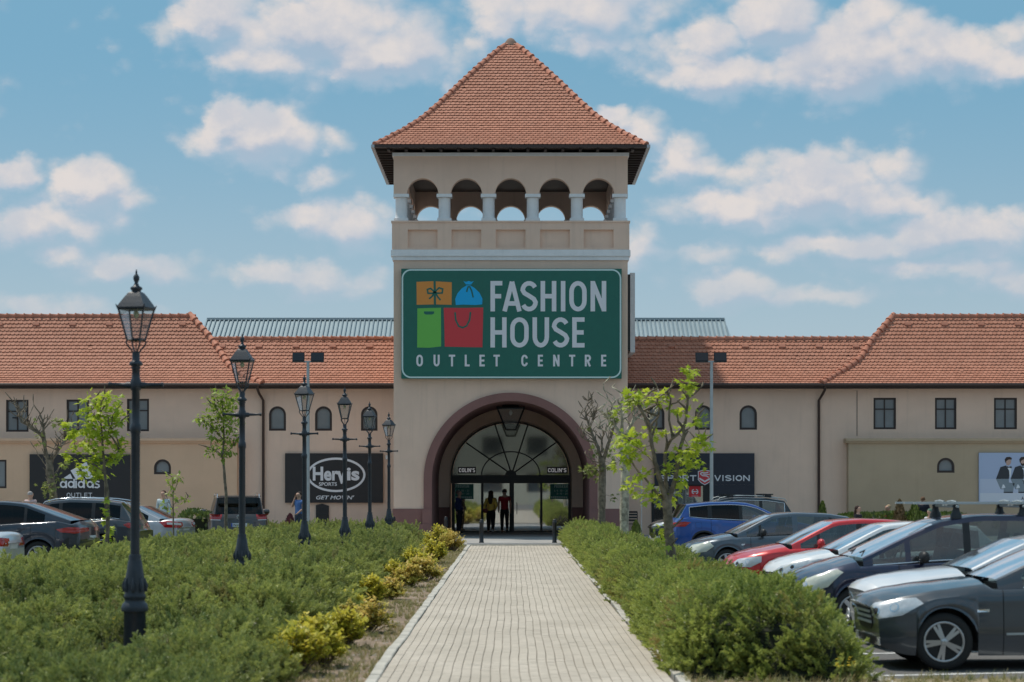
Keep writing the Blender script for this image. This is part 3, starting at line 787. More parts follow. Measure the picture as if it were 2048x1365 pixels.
def wing(side, label, hip, rects, arches, bay_px, bay_arch, bay_rect, pipe_px, xend, shopwin=None):
    w = thing('shop_wing', label, 'building', (0, 0, 0))
    x_in = side * (HW + .045) + TX; xo = xend
    xa, xb = sorted((x_in, xo))
    zt = EZ + .10
    bx = xof(bay_px, WY)
    R_ = [Q(a, b, c, d, WY) for a, b, c, d in rects]; A_ = [Q(a, b, c, d, WY) for a, b, c, d in arches]
    holes = [rect_hole(*q) for q in R_] + [arch_hole(*q) for q in A_]
    if shopwin: holes.append(rect_hole(*Q(*shopwin, WY)))
    mb = MB(); mb.poly([(xa, LOT), (xb, LOT), (xb, zt), (xa, zt)], WY, WY + .3, holes=holes)
    mb.build('wall', M['stucco'], w)
    mb = MB(); mb.box(xa, xb, WY - .03, WY - .002, -.01, .32) if False else None
    for q in R_: window_rect(*q, w, WY)
    for q in A_: window_arch(*q, w, WY)
    # projecting lower storey
    BY = WY - .5; bxx = xof(bay_px, BY); ya, yb = sorted((bxx, xo))
    bh = []
    if bay_arch: qa = Q(*bay_arch, BY); bh.append(arch_hole(*qa))
    if bay_rect: qr = Q(*bay_rect, BY); bh.append(rect_hole(*qr))
    bt = zof(886, BY)
    mb = MB(); mb.poly([(ya, LOT), (yb, LOT), (yb, bt), (ya, bt)], BY, WY - .001, holes=bh); mb.build('projecting_wall', M['stucco2'] if side < 0 else M['stucco3'], w)
    if bay_arch: window_arch(*qa, w, BY)
    if bay_rect:
        x0, x1, z0, z1 = qr; m2 = MB(); m2.poly(rect_hole(*qr), BY + .02, BY + .1, holes=[rect_hole(x0 + .07, x1 - .07, z0 + .07, z1 - .07)]); f = m2.build('window', M['wframe'], w)
        g = MB(); g.box(x0 + .07, x1 - .07, BY + .06, BY + .07, z0 + .07, z1 - .07); g.build('pane', M['blind'], f)
    # moulded cornice of the lower storey
    mb = MB(); e = .09
    c0, c1 = sorted((bxx - side * .12, xo))
    mb.box(c0, c1, BY - .10, WY - .001, bt + .001, bt + .07); mb.box(c0 - .0, c1, BY - .16, WY - .001, bt + .072, bt + .17)
    mb.build('cornice', M['stucco2'] if side < 0 else M['stucco3'], w)
    # roof
    mb = MB(); tint = []
    hipx = lambda h: None
    H = []   # hip: (h, x)
    for (px, py) in hip:
        h = h_for_py(py); H.append((h, xof(px, EY + h)))
    H.sort()
    def hip_x(h):
        if h <= H[0][0]: return H[0][1]
        for a, b in zip(H, H[1:]):
            if h <= b[0]: return a[1] + (b[1] - a[1]) * (h - a[0]) / max(1e-6, b[0] - a[0])
        return H[-1][1]
    def fr(u, s):
        s = max(0, min(WLEN, s)); h, z = WPf(s); h2, z2 = WPf(min(WLEN, s + .05)); h1, z1_ = WPf(max(0, s - .05))
        n = Vector((0, -(z2 - z1_), h2 - h1)).normalized()
        return Vector((u, EY + h, EZ + z)), n
    def lim(s):
        h = WPf(max(0, min(WLEN, s)))[0]
        if s > SLOW: return tuple(sorted((hip_x(h), xo)))
        return (xa, xb)
    tiles(fr, lim, WLEN, .168, .185, mb, tint)
    # split into rows drawn as one field
    o = mb.build('roof_tile_field', M['tile'], w, kind='stuff'); face_attr(o.data, 'tint', tint)
    mb = MB()
    for i in range(len(WP) - 1):
        a, b = WP[i], WP[i + 1]
        hx = tuple(sorted((hip_x((a[0] + b[0]) / 2), xo))) if a[0] > HLOW else (xa, xb)
        mb.add([(hx[0], EY + a[0], EZ + a[1]), (hx[1], EY + a[0], EZ + a[1]), (hx[1], EY + b[0], EZ + b[1]), (hx[0], EY + b[0], EZ + b[1])], [(0, 1, 2, 3)])
    zl = WPf(SLOW)[1]; l0, l1 = sorted((x_in, hip_x(HLOW)))
    mb.add([(l0, EY + HLOW, EZ + zl), (l1, EY + HLOW, EZ + zl), (l1, EY + 2 * HLOW + 1.2, EZ - .3), (l0, EY + 2 * HLOW + 1.2, EZ - .3)], [(0, 1, 2, 3)])
    hx = H[-1][1]; h0, h1 = sorted((hx, xo)); zz = WP[-1][1]
    mb.add([(h0, EY + 2.85, EZ + zz), (h1, EY + 2.85, EZ + zz), (h1, EY + 7, EZ), (h0, EY + 7, EZ)], [(0, 1, 2, 3)])
    mb.build('roof_deck', M['under'], w)
    # ridges
    ridge_along([(l0, EY + HLOW + .02, EZ + zl + .02), (l1, EY + HLOW + .02, EZ + zl + .02)], w, step=.345)
    ridge_along([(h0, EY + 2.87, EZ + zz + .02), (h1, EY + 2.87, EZ + zz + .02)], w, step=.345)
    hp = []
    n = 24
    for i in range(n + 1):
        h = H[0][0] + (H[-1][0] - H[0][0]) * i / n; z = WPf(s_at_h(h))[1]
        hp.append((hip_x(h), EY + h, EZ + z + .05))
    ridge_along(hp, w, up=Vector((0, -.6, .8)), step=.33, s=1.12)
    # hip end face behind the hip line
    # snow stops
    sm = MB(); sm.box(-.13, .13, -.07, .05, .02, .07); sm.box(-.09, .09, -.10, -.071, .02, .055); sme = sm.mesh('snow_stop', M['ridge'])
    k = 0
    for s_, x0_, x1_ in ((WLEN - .42, h0 + .6, h1), (SLOW - .42, l0 + .5, l1)):
        x = x0_
        while x < x1_:
            p, nn = fr(x, s_); q = link('snow_stop', sme, w, p + nn * .01, (math.atan2(-nn.y, nn.z), 0, 0)); x += 1.47
    # gutter, fascia, soffit, pipe
    mb = MB(); mb.tube([(xa, EY - .03, EZ - .035), (xb, EY - .03, EZ - .035)], .062, 8); mb.build('gutter', M['gutter'], w)
    mb = MB(); mb.box(xa, xb, EY + .035, EY + .07, EZ - .14, EZ + .0); mb.box(xa, xb, EY + .071, WY - .001, EZ - .16, EZ - .12); mb.build('fascia', M['eave'], w)
    px = xof(pipe_px, WY)
    mb = MB(); q = side * .16
    mb.tube([(px + q, EY - .02, EZ - .06), (px + q, EY + .02, EZ - .22), (px + q * .9, WY - .25, EZ - .35), (px, WY - .10, EZ - .62), (px, WY - .09, 0.05)], .055, 8)
    mb.build('downpipe', M['gutter'], w)
    cb = MB(); cb.box(px - .07, px + .07, WY - .16, WY - .001, -.03, .03); cme = cb.mesh('pipe_bracket', M['black'])
    for z in (1.2, 2.9, 4.6): link('pipe_bracket', cme, w, (px, 0, z))
    mb = MB(); mb.box(xa, xb, WY + .3, WY + .55, LOT, zt); mb.add([(xa, WY + 12, LOT), (xb, WY + 12, LOT), (xb, WY + 12, zt), (xa, WY + 12, zt)], [(0, 1, 2, 3)])
    if not shopwin: mb.build('rear_wall', M['stucco'], w)
    return w
lwing = wing(-1, 'long beige shop wing with red tiled roof left of the tower', 
     [(387, 638.5), (418, 673.7), (440, 704), (462, 737), (492, 755), (524, 768.4)],
     [(-110, -66, 800, 865), (12, 57, 800, 864), (133, 178, 799.5, 864), (254, 298, 798, 863)],
     [(538, 572, 813, 862), (630, 664, 813, 862), (722, 755, 813, 862)], 474, (308, 342, 919, 949), (-60, 13, 920, 977), 527, -30)
rwing = wing(1, 'long beige shop wing with red tiled roof right of the tower',
     [(1784, 635.5), (1761, 663), (1741, 685), (1721, 718), (1694, 738), (1670, 752), (1644, 768.4)],
     [(1747, 1792, 796, 859), (1870, 1913, 796, 859), (1988, 2034, 796, 859), (2110, 2154, 796, 859)],
     [(1295, 1329, 811, 860), (1390, 1424, 811, 860), (1479, 1514, 811, 860)], 1697, (1874, 1909, 916, 946), None, 1637, 30,
     shopwin=(1303, 1424, 968, 1062))
# thin render joint on the right wing
mb = MB(); x = xof(1714, WY); mb.box(x - .012, x + .012, WY - .012, WY - .002, zof(872, WY), zof(782, WY)); mb.build('expansion_joint', M['gutter'], rwing)

# metal roofed hall behind
hb = thing('metal_roofed_hall', 'long grey hall with ribbed metal roof rising behind the tiled wings', 'building', (0, 0, 0))
HD = 112; hx0, hx1 = xof(398, HD), xof(1460, HD); hz0 = zof(690, HD); hz1 = zof(638, HD + 2)
M['metalroof'] = mat('blue grey sheet metal', (0.34, 0.42, 0.45), 0.45, metal=0.25, var=.08, vscale=.5)
mb = MB(); mb.add([(hx0, HD, hz0), (hx1 + .25, HD, hz0), (hx1, HD + 3, hz1), (hx0, HD + 3, hz1), (hx0, HD + 8, hz0), (hx1 + .25, HD + 8, hz0)], [(0, 1, 2, 3), (3, 2, 5, 4)]); mb.build('roof', M['metalroof'], hb)
mb = MB(); mb.box(hx0, hx1, HD + .05, HD + 7.9, 0, hz0 - .005); mb.build('wall', M['stucco'], hb)
sm = MB(); dz = hz1 - hz0; sm.add([(-.03, -.01, .0), (.03, -.01, .0), (.03, -.01, .09), (-.03, -.01, .09), (-.03, 3, dz), (.03, 3, dz), (.03, 3, dz + .09), (-.03, 3, dz + .09)], [(0,1,2,3),(3,2,6,7),(0,3,7,4),(1,5,6,2)])
sme = sm.mesh('roof_rib', mat('rib metal', (0.20, 0.26, 0.29), .5, metal=.3))
n = 118
for i in range(n + 1): link('roof_rib', sme, hb, (hx0 + (hx1 - hx0) * i / n, HD, hz0 - .004))
mb = MB(); mb.box(hx0, hx1, HD + 2.9, HD + 3.1, hz1 + .0, hz1 + .12); mb.build('ridge_flashing', M['metalroof'], hb)

# ================================================================ LETTERS
def strk(mb, pts, t, closed=False, y=0.0, mi=0):
    P2 = [Vector((p[0], p[1])) for p in pts]
    q = [P2[0]]
    for p in P2[1:]:
        if (p - q[-1]).length > 1e-5: q.append(p)
    if closed and (q[0] - q[-1]).length < 1e-5: q.pop()
    n = len(q); L = []; Rr = []
    for i in range(n):
        if closed: a, b = q[i - 1], q[(i + 1) % n]
        else: a, b = (q[i - 1] if i > 0 else None), (q[i + 1] if i < n - 1 else None)
        d1 = (q[i] - a).normalized() if a is not None else None; d2 = (b - q[i]).normalized() if b is not None else None
        if d1 is None: d1 = d2
        if d2 is None: d2 = d1
        nn = Vector((-(d1.y + d2.y), d1.x + d2.x))
        if nn.length < 1e-6: nn = Vector((-d1.y, d1.x))
        nn.normalize(); n1 = Vector((-d1.y, d1.x)); k = 1 / max(.45, nn.dot(n1))
        L.append(q[i] + nn * (t / 2 * k)); Rr.append(q[i] - nn * (t / 2 * k))
    vs = [(p.x, y, p.y) for p in L] + [(p.x, y, p.y) for p in Rr]
    m = n if closed else n - 1
    mb.add(vs, [(i, n + i, n + (i + 1) % n, (i + 1) % n) for i in range(m)], mi)
def glyph(ch, w, t):
    """strokes in a box w wide and 1 high"""
    a = t / 2; r = w / 2 - a; mx = w / 2
    E = lambda cx, cy, rx, ry, d0, d1, n=10: [(cx + rx * math.cos(R(d0 + (d1 - d0) * i / n)), cy + ry * math.sin(R(d0 + (d1 - d0) * i / n))) for i in range(n + 1)]
    ry = min(r, .5 - a) if w < .9 else .5 - a
    ry = max(ry, .28 if w > .3 else ry)
    ry = min(ry, .5 - a)
    S = {
     'H': [[(a, 0), (a, 1)], [(w - a, 0), (w - a, 1)], [(t, .5), (w - t, .5)]],
     'I': [[(mx, 0), (mx, 1)]],
     'L': [[(a, 0), (a, 1)], [(t, a), (w, a)]],
     'T': [[(mx, 0), (mx, 1 - t)], [(0, 1 - a), (w, 1 - a)]],
     'F': [[(a, 0), (a, 1)], [(t, 1 - a), (w, 1 - a)], [(t, .5), (w * .9, .5)]],
     'E': [[(a, 0), (a, 1)], [(t, 1 - a), (w, 1 - a)], [(t, .5), (w * .93, .5)], [(t, a), (w, a)]],
     'N': [[(a, 0), (a, 1)], [(w - a, 0), (w - a, 1)], [(a, 1 - t * .25), (w - a, t * .25)]],
     'M': [[(a, 0), (a, 1)], [(w - a, 0), (w - a, 1)], [(a, 1 - t * .3), (mx, .18), (w - a, 1 - t * .3)]],
     'A': [[(a * .8, 0), (mx, 1 - a * .3)], [(w - a * .8, 0), (mx, 1 - a * .3)], [(w * .22, .26), (w * .78, .26)]],
     'V': [[(a * .8, 1), (mx, a * .3)], [(w - a * .8, 1), (mx, a * .3)]],
     'U': [[(a, 1), (a, a + ry)] + E(mx, a + ry, r, ry, 180, 360) + [(w - a, 1)]],
     'C': [E(mx, 1 - a - ry, r, ry, 10 if w < .9 else 40, 180) + E(mx, a + ry, r, ry, 180, 350 if w < .9 else 320)],
     'G': [E(mx, 1 - a - ry, r, ry, 30, 180) + E(mx, a + ry, r, ry, 180, 360) + [(w - a, .48), (mx, .48)]],
     'P': [[(a, 0), (a, 1)], [(t, 1 - a), (w * .55, 1 - a)] + E(w * .55, .75 - a * .5, w * .45 - a, .25 - a * .5, 90, -90) + [(t, .5)]],
     'D': [[(a, 0), (a, 1)], [(t, 1 - a), (w * .4, 1 - a)] + E(w * .4, .5, w * .6 - a, .5 - a, 90, -90) + [(t, a)]],
     'K': [[(a, 0), (a, 1)], [(w - a, 1), (a + t * .6, .48)], [(a + t, .52), (w - a, 0)]],
     '1': [[(mx, 0), (mx, 1)], [(mx, 1 - a), (mx - w * .3, .8)]],
     '2': [E(mx, 1 - a - r, r, r, 170, -20) + [(a, a), (w, a)]],
     '-': [[(0, .45), (w, .45)]],
     ':': [[(mx, .1), (mx, .25)], [(mx, .6), (mx, .75)]],
     "'": [[(mx, .68), (mx, 1)]],
    }
    S['O'] = ['c', E(mx, 1 - a - ry, r, ry, 0, 180, 12) + E(mx, a + ry, r, ry, 180, 360, 12)]
    S['0'] = S['O']; S['Q'] = S['O']
    S['R'] = S['P'] + [[(w * .45, .5), (w - a, 0)]]
    s1 = E(mx, 1 - a - .235, r, .235, 25, 180, 8); s2 = [(a + r * .25, .62), (mx, .51), (w - a - r * .25, .39)]; s3 = E(mx, a + .235, r, .235, 0, -155, 8)
    S['S'] = [s1[:-1] + [(a, .70), (a + r * .28, .60), (mx, .51), (w - a - r * .28, .41), (w - a, .30)] + s3[1:]]
    return S.get(ch, [])
def draw_glyph(mb, ch, x0, x1, z0, z1, t, y=0.0, mi=0):
    """t = stroke width in units of the letter height"""
    h = z1 - z0; w = (x1 - x0) / h; g = glyph(ch, w, t); closed = False; i = 0
    for st in g:
        if st == 'c': closed = True; continue
        strk(mb, [(x0 + p[0] * h, z0 + p[1] * h) for p in st], t * h, closed, y - i * .0008, mi); i += 1
def word(mb, txt, x0, x1, z0, z1, t, ratio=.6, gap=.16, y=0.0, mi=0, widths=None):
    W = {'I': .32, "'": .3, '-': .5, ':': .3, ' ': .5, 'M': 1.3, 'L': .8, 'F': .85, 'E': .85, '1': .5}
    ws = [W.get(c, 1.0) for c in txt]; tot = sum(ws) + gap * (len(txt) - 1); k = (x1 - x0) / tot; x = x0
    for c, w in zip(txt, ws):
        if c != ' ':
            if isinstance(mb, tuple): q = MB(); draw_glyph(q, c, x, x + w * k, z0, z1, t, y); q.build('letter', mb[0], mb[1])
            else: draw_glyph(mb, c, x, x + w * k, z0, z1, t, y, mi)
        x += (w + gap) * k
def text_obj(name, body, mat_, parent, x0, x1, z0, z1, y, bold=0.0, shear=0.0):
    cu = bpy.data.curves.new(name, 'FONT'); cu.body = body; cu.size = 1; cu.offset = bold; cu.shear = shear; cu.resolution_u = 4; cu.fill_mode = 'FRONT'
    o = bpy.data.objects.new(name, cu); COL.objects.link(o); bpy.context.view_layer.update()
    dg = bpy.context.evaluated_depsgraph_get(); me = bpy.data.meshes.new_from_object(o.evaluated_get(dg)); bpy.data.objects.remove(o)
    xs = [v.co.x for v in me.vertices]; ys = [v.co.y for v in me.vertices]
    a, b, c, d = min(xs), max(xs), min(ys), max(ys)
    for v in me.vertices:
        v.co = ((x0 + (v.co.x - a) / (b - a) * (x1 - x0)), y, z0 + (v.co.y - c) / (d - c) * (z1 - z0))
    me.materials.clear(); me.materials.append(mat_)
    return link(name, me, parent)

# ---- the big sign
SGD = TY - .32
def sp(cx, cy):   # crop3 pixel -> sign coordinates
    return (xof(740 + cx / 2.3536, SGD) - TX, zof(520 + cy / 2.3536, SGD))
sign = thing('main_sign', 'big dark green lettered sign with coloured gift and shopping bag symbols on the tower', 'sign', (TX, SGD, 0))
sx0, sz1 = sp(147, 42); sx1, sz0 = sp(1185, 559)
M['sgreen'] = mat('dark green sign vinyl', (0.012, 0.135, 0.10), 0.45, var=.05)
M['swhite'] = mat('pale grey sign lettering', (0.74, 0.74, 0.77), 0.55)
M['sborder'] = mat('pale sign border', (0.60, 0.78, 0.76), 0.5)
mb = MB(); mb.box(sx0, sx1, 0, .28, sz0, sz1); mb.build('board', M['sgreen'], sign)
mb = MB(); mb.box(sx0 + .3, sx1 - .3, .281, .318, sz0 + .4, sz1 - .4); mb.build('mounting_frame', M['black'], sign)
def rrect(x0, x1, z0, z1, r, n=8):
    return arc(x1 - r, z1 - r, r, r, 0, PI / 2, n) + arc(x0 + r, z1 - r, r, r, PI / 2, PI, n) + arc(x0 + r, z0 + r, r, r, PI, 1.5 * PI, n) + arc(x1 - r, z0 + r, r, r, 1.5 * PI, 2 * PI, n)
mb = MB(); strk(mb, rrect(sx0 + .045, sx1 - .045, sz0 + .045, sz1 - .045, .32), .055, True, -.004); mb.build('border_line', M['sborder'], sign)
def put(word_, exts, y0, y1, t):
    for ch, (a, b) in zip(word_, exts):
        mb = MB(); xa, za = sp(a, y1); xb, zb = sp(b, y0); draw_glyph(mb, ch, xa, xb, za, zb, t, -.005); mb.build('letter', M['swhite'], sign)
put('FASHION', [(567, 623), (625, 712), (708, 790), (803, 877), (899, 919), (938, 1020), (1038, 1112)], 100, 243, .148)
put('HOUSE', [(567, 643), (660, 747), (765, 843), (856, 938), (952, 1010)], 271, 413, .148)
put('OUTLETCENTRE', [(218, 249), (299, 328), (371, 401), (446, 469), (515, 540), (581, 611), (712, 743), (790, 814), (862, 892), (937, 966), (1011, 1040), (1088, 1112)], 447, 502, .17)
so_, sb, sg, sr = mat('sign orange', (.70, .27, .05), .5), mat('sign blue', (.0, .40, .78), .5), mat('sign green', (.15, .50, .08), .5), mat('sign red', (.64, .045, .055), .5)
mb = MB(); pp = [sp(*p) for p in ((219, 104), (300, 101), (385, 106), (384, 212), (300, 210), (220, 212))]; mb.poly(pp, -.004, None); g1 = mb.build('gift_box_symbol', so_, sign)
mb = MB()
for path_ in ([(304, 98), (305, 160), (306, 214)], ):
    strk(mb, [sp(*p) for p in path_], .085, False, -.006)
for path_ in ([(305, 152), (285, 135), (270, 140), (273, 158), (292, 158), (305, 152)], [(305, 152), (325, 132), (342, 138), (340, 156), (320, 158), (305, 152)], [(303, 154), (293, 172), (278, 184)], [(307, 154), (320, 176), (332, 190)]):
    strk(mb, [sp(*p) for p in path_], .062, False, -.0075)
mb.build('ribbon', M['sgreen'], g1)
mb = MB(); pp = [sp(*p) for p in ((440, 101), (452, 104), (465, 100), (478, 104), (489, 100), (476, 116), (474, 122), (492, 133), (515, 155), (529, 183), (528, 210), (495, 213), (440, 211), (404, 213), (401, 185), (412, 158), (432, 135), (453, 122), (451, 115))]; mb.poly(pp, -.004, None); g1 = mb.build('blue_bag_symbol', sb, sign)
mb = MB(); strk(mb, [sp(*p) for p in ((452, 118), (478, 119))], .03, False, -.006); strk(mb, [sp(*p) for p in ((464, 124), (458, 138), (455, 152))], .055, False, -.007); strk(mb, [sp(*p) for p in ((468, 124), (478, 145), (486, 178))], .055, False, -.008); mb.build('bag_tie', M['sgreen'], g1)
mb = MB(); pp = [sp(*p) for p in ((223, 229), (280, 227), (334, 226), (335, 408), (280, 414), (222, 413))]; mb.poly(pp, -.004, None); g1 = mb.build('green_bag_symbol', sg, sign)
mb = MB(); mb.poly([sp(*p) for p in ((254, 243), (302, 243), (302, 253), (292, 258), (262, 258), (254, 252))], -.006, None); mb.build('bag_slot', M['sgreen'], g1)
mb = MB(); pp = [sp(*p) for p in ((347, 226), (440, 227), (533, 225), (531, 320), (529, 412), (440, 411), (352, 409), (350, 320))]; mb.poly(pp, -.004, None); g1 = mb.build('red_bag_symbol', sr, sign)
mb = MB(); strk(mb, [sp(*p) for p in ((400, 247), (404, 285), (418, 313), (436, 320), (455, 311), (469, 283), (473, 246))], .065, False, -.006); mb.build('bag_handle', M['sgreen'], g1)
# side sign on the right flank of the tower
sd = thing('side_sign', 'pale box sign seen edge on, hung on the right flank of the tower', 'sign', (TX + HW, TY + 1.2, 0))
mb = MB(); mb.box(.16, .34, 0, 5.2, zof(705, 85.6), zof(546, 85.6)); mb.build('sign_box', mat('pale sign box', (.62, .64, .65), .5, var=.08), sd)
mb = MB(); mb.box(.0, .155, .05, 5.1, zof(702, 85.6), zof(700, 85.6)); mb.box(.0, .155, .05, 5.1, zof(552, 85.6), zof(549, 85.6)); mb.box(.05, .155, .03, .1, zof(699.5, 85.6), zof(552.5, 85.6)); mb.build('bracket', M['black'], sd)

# ---- shop boards on the wings
M['board'] = mat('near black sign board', (0.022, 0.020, 0.022), 0.6, var=.1)
def board(label, px0, px1, py0, py1, d, depth=.12, cut=None, m=None):
    t = thing('shop_sign', label, 'sign', (0, d, 0))
    x0, x1, z0, z1 = Q(px0, px1, py0, py1, d)
    mb = MB()
    if cut: mb.poly([(x0, z0), (x1, z0), (x1, z1), (x0, z1)] if not cut else cut(x0, x1, z0, z1), 0, depth)
    else: mb.box(x0, x1, 0, depth, z0, z1)
    mb.build('board', m or M['board'], t); return t
# left board
AD = WY - .5 - .13
ad = board('black board with white lettering and three slanted bars, at the far left of the wall', 59, 260, 909, 1008, AD)
def ap(cx, cy): return (xof(cx / 5.12, AD), zof(940 + cy / 5.12, AD))
mb = MB()
for quad in (((655, 93), (745, 93), (720, 40), (655, 82)), ((775, 93), (862, 93), (790, -28), (722, 8)), ((880, 93), (962, 93), (885, -80), (815, -42))):
    mb = MB(); mb.poly([ap(*p) for p in quad], -.004, None); mb.build('slanted_bar', M['swhite'], ad)
def ring(cx, cy, rx, ry, t, y): strk(mb, [ap(cx + rx * math.cos(a * PI / 10), cy + ry * math.sin(a * PI / 10)) for a in range(20)], t, True, y)
tt = .062
for cx, asc in ((648, 0), (728, 1), (830, 1), (922, 0)):
    mb = MB(); ring(cx, 150, 27, 28, tt, -.004 - cx * 1e-6)
    xx = cx + 31; mb.poly([ap(xx - 8, 188), ap(xx + 8, 188), ap(xx + 8, 92 if asc else 112), ap(xx - 8, 92 if asc else 112)], -.006, None); mb.build('letter', M['swhite'], ad)
mb = MB(); mb.poly([ap(771, 188), ap(787, 188), ap(787, 112), ap(771, 112)], -.005, None); mb.poly([ap(771, 104), ap(787, 104), ap(787, 90), ap(771, 90)], -.005, None); mb.build('letter', M['swhite'], ad)
mb = MB(); strk(mb, [ap(*p) for p in ((1018, 125), (1000, 118), (976, 122), (974, 140), (992, 148), (1012, 155), (1016, 172), (998, 183), (968, 178))], tt * .85, False, -.005); mb.build('letter', M['swhite'], ad)
a = ap(683, 282); b = ap(944, 236); word((M['swhite'], ad), 'OUTLET', a[0], b[0], a[1], b[1], .13, gap=.22, y=-.004)
# oval logo board
HD_ = WY - .13
he = board('black board with a large white oval emblem and slogan, just left of the tower', 570, 766, 907, 1006, HD_)
def hp_(cx, cy): return (xof(400 + cx / 4.876, HD_), zof(880 + cy / 4.876, HD_))
mb = MB(); strk(mb, [hp_(1328 + 275 * math.cos(a * PI / 24), 342 + 158 * math.sin(a * PI / 24)) for a in range(48)], .085, True, -.004); mb.build('oval_ring', M['swhite'], he)
x0, z0 = hp_(1100, 400); x1, z1 = hp_(1320, 262); text_obj('lettering', 'Her', M['swhite'], he, x0, hp_(1352, 0)[0], z0, z1, -.005, .035)
x0, z0 = hp_(1335, 430); x1, z1 = hp_(1425, 305); text_obj('lettering', 'v', M['swhite'], he, x0, x1, z0, z1, -.006, .04)
x0, z0 = hp_(1432, 398); x1, z1 = hp_(1555, 272); text_obj('lettering', 'is', M['swhite'], he, x0, x1, z0, z1, -.005, .035)
x0, z0 = hp_(1160, 450); x1, z1 = hp_(1335, 415); text_obj('lettering', 'SPORTS', M['swhite'], he, x0, x1, z0, z1, -.004, .02)
x0, z0 = hp_(1132, 582); x1, z1 = hp_(1505, 543); text_obj('lettering', "GET MOVIN'", M['swhite'], he, x0, x1, z0, z1, -.004, .02, .25)
mb = MB(); a = hp_(1812, 190); b = hp_(1832, 152); mb.box(a[0], b[0], 0, .12, a[1], b[1]); mb.build('side_light', M['white'], he)
# service hatch under the oval board
hs = thing('service_hatch', 'small dark louvred hatch in the wall below the oval logo board', 'hatch', (0, WY, 0))
x0, x1, z0, z1 = Q(632, 658, 1008, 1062, WY); mb = MB(); mb.poly([(x0, z0), (x1, z0), (x1, z1 - .08), ((x0 + x1) / 2, z1), (x0, z1 - .05)], -.06, -.002); mb.build('hatch_panel', M['board'], hs)
for k in range(5):
    z = z0 + .1 + k * .17; mb = MB(); mb.box(x0 + .03, x1 - .03, -.085, -.062, z, z + .05); mb.build('louvre', M['black'], hs)

# right sports shop front
SD = WY - .13
M['blueblack'] = mat('blue black sign board', (0.022, 0.025, 0.040), 0.55, var=.1)
sv = thing('shop_sign', 'blue black shop board with white lettering and a red shield right of the tower', 'sign', (0, SD, 0))
x0, x1, z0, z1 = Q(1309, 1509, 907, 1062, SD); xw, _, _, zw = Q(1424, 1424, 970, 1062, SD)
mb = MB(); mb.box(x0, x1, 0, .12, zw, z1); mb.box(xw, x1, 0, .12, z0, zw - .001); mb.build('board', M['blueblack'], sv)
def vp(cx, cy): return (xof(1240 + cx / 2.5347, SD), zof(600 + cy / 2.5347, SD))
mb = (M['swhite'], sv); a = vp(203, 919); b = vp(387, 889); word(mb, 'SPORT', a[0], b[0], a[1], b[1], .2, gap=.14, y=-.004); a = vp(478, 919); b = vp(658, 889); word(mb, 'VISION', a[0], b[0], a[1], b[1], .2, gap=.14, y=-.004)
sh = [(397, 870), (430, 863), (463, 870), (463, 912), (452, 925), (430, 938), (408, 925), (397, 912)]
mb = MB(); mb.poly([vp(*p) for p in sh], -.004, None); s1_ = mb.build('shield_symbol', sr, sv)
mb = MB(); strk(mb, [vp(*p) for p in sh], .03, True, -.006); strk(mb, [vp(*p) for p in ((402, 905), (430, 922), (458, 905))], .06, False, -.007)
strk(mb, [vp(*p) for p in ((406, 882), (416, 876), (432, 878), (448, 875))], .045, False, -.008); strk(mb, [vp(*p) for p in ((408, 884), (420, 892), (438, 893), (450, 900))], .04, False, -.009); strk(mb, [vp(*p) for p in ((420, 884), (436, 886), (455, 885))], .03, False, -.0095)
mb.build('shield_lines', M['swhite'], s1_)
# shop window
sw = thing('shop_window', 'dark framed glass shop front below the red shield board, with a small red banner', 'shop window', (0, WY, 0))
x0, x1, z0, z1 = Q(1303, 1424, 970, 1062, WY); z0 = .0
mb = MB(); mb.poly(rect_hole(x0, x1, z0, z1), -.03, .12, holes=[rect_hole(x0 + .1, x1 - .35, z0 + .1, z1 - .05)]); mb.build('frame', M['dframe'], sw)
mb = MB(); mb.box(x0 + .1, x1 - .35, .04, .05, z0 + .1, z1 - .05); mb.build('pane', M['doorglass'], sw)
a, z1_ = xof(1378, WY), zof(971.5, WY); b, z0_ = xof(1402, WY), zof(994, WY)
mb = MB(); mb.box(a, b, .02, .035, z0_, z1_); bn = mb.build('red_banner', mat('red banner', (.70, .03, .04), .6), sw)
mb = MB(); cx = (a + b) / 2; cz = (z0_ + z1_) / 2 - .02
for s in (-1, 1):
    strk(mb, [(cx + s * .04, cz + .085), (cx + s * .10, cz + .06), (cx + s * .115, cz), (cx + s * .10, cz - .06), (cx + s * .04, cz - .085)][::s], .035, False, .016)
strk(mb, [(cx - .1, cz), (cx + .1, cz)], .04, False, .014); strk(mb, [(cx - .13, cz - .17), (cx + .13, cz - .17)], .012, False, .016)
mb.build('symbol', M['swhite'], bn)
mb = MB(); mb.box(x0 + .25, x0 + 1.9, 1.4, 1.5, .1, 1.6); mb.build('display_panel', mat('shop display', (.25, .22, .2), .7, var=.5, vscale=4), sw)
mb = MB(); mb.add([(x0 - 2, .5, .01), (x1 + 2, .5, .01), (x1 + 2, 6, .01), (x0 - 2, 6, .01), (x0 - 2, 6, 3), (x1 + 2, 6, 3), (x0-2,.5,3),(x1+2,.5,3)], [(0, 1, 2, 3), (3, 2, 5, 4), (4,5,7,6),(0,3,4,6),(1,7,5,2)]); mb.build('shop_interior', mat('shop interior', (.16, .16, .17), .7), sw)

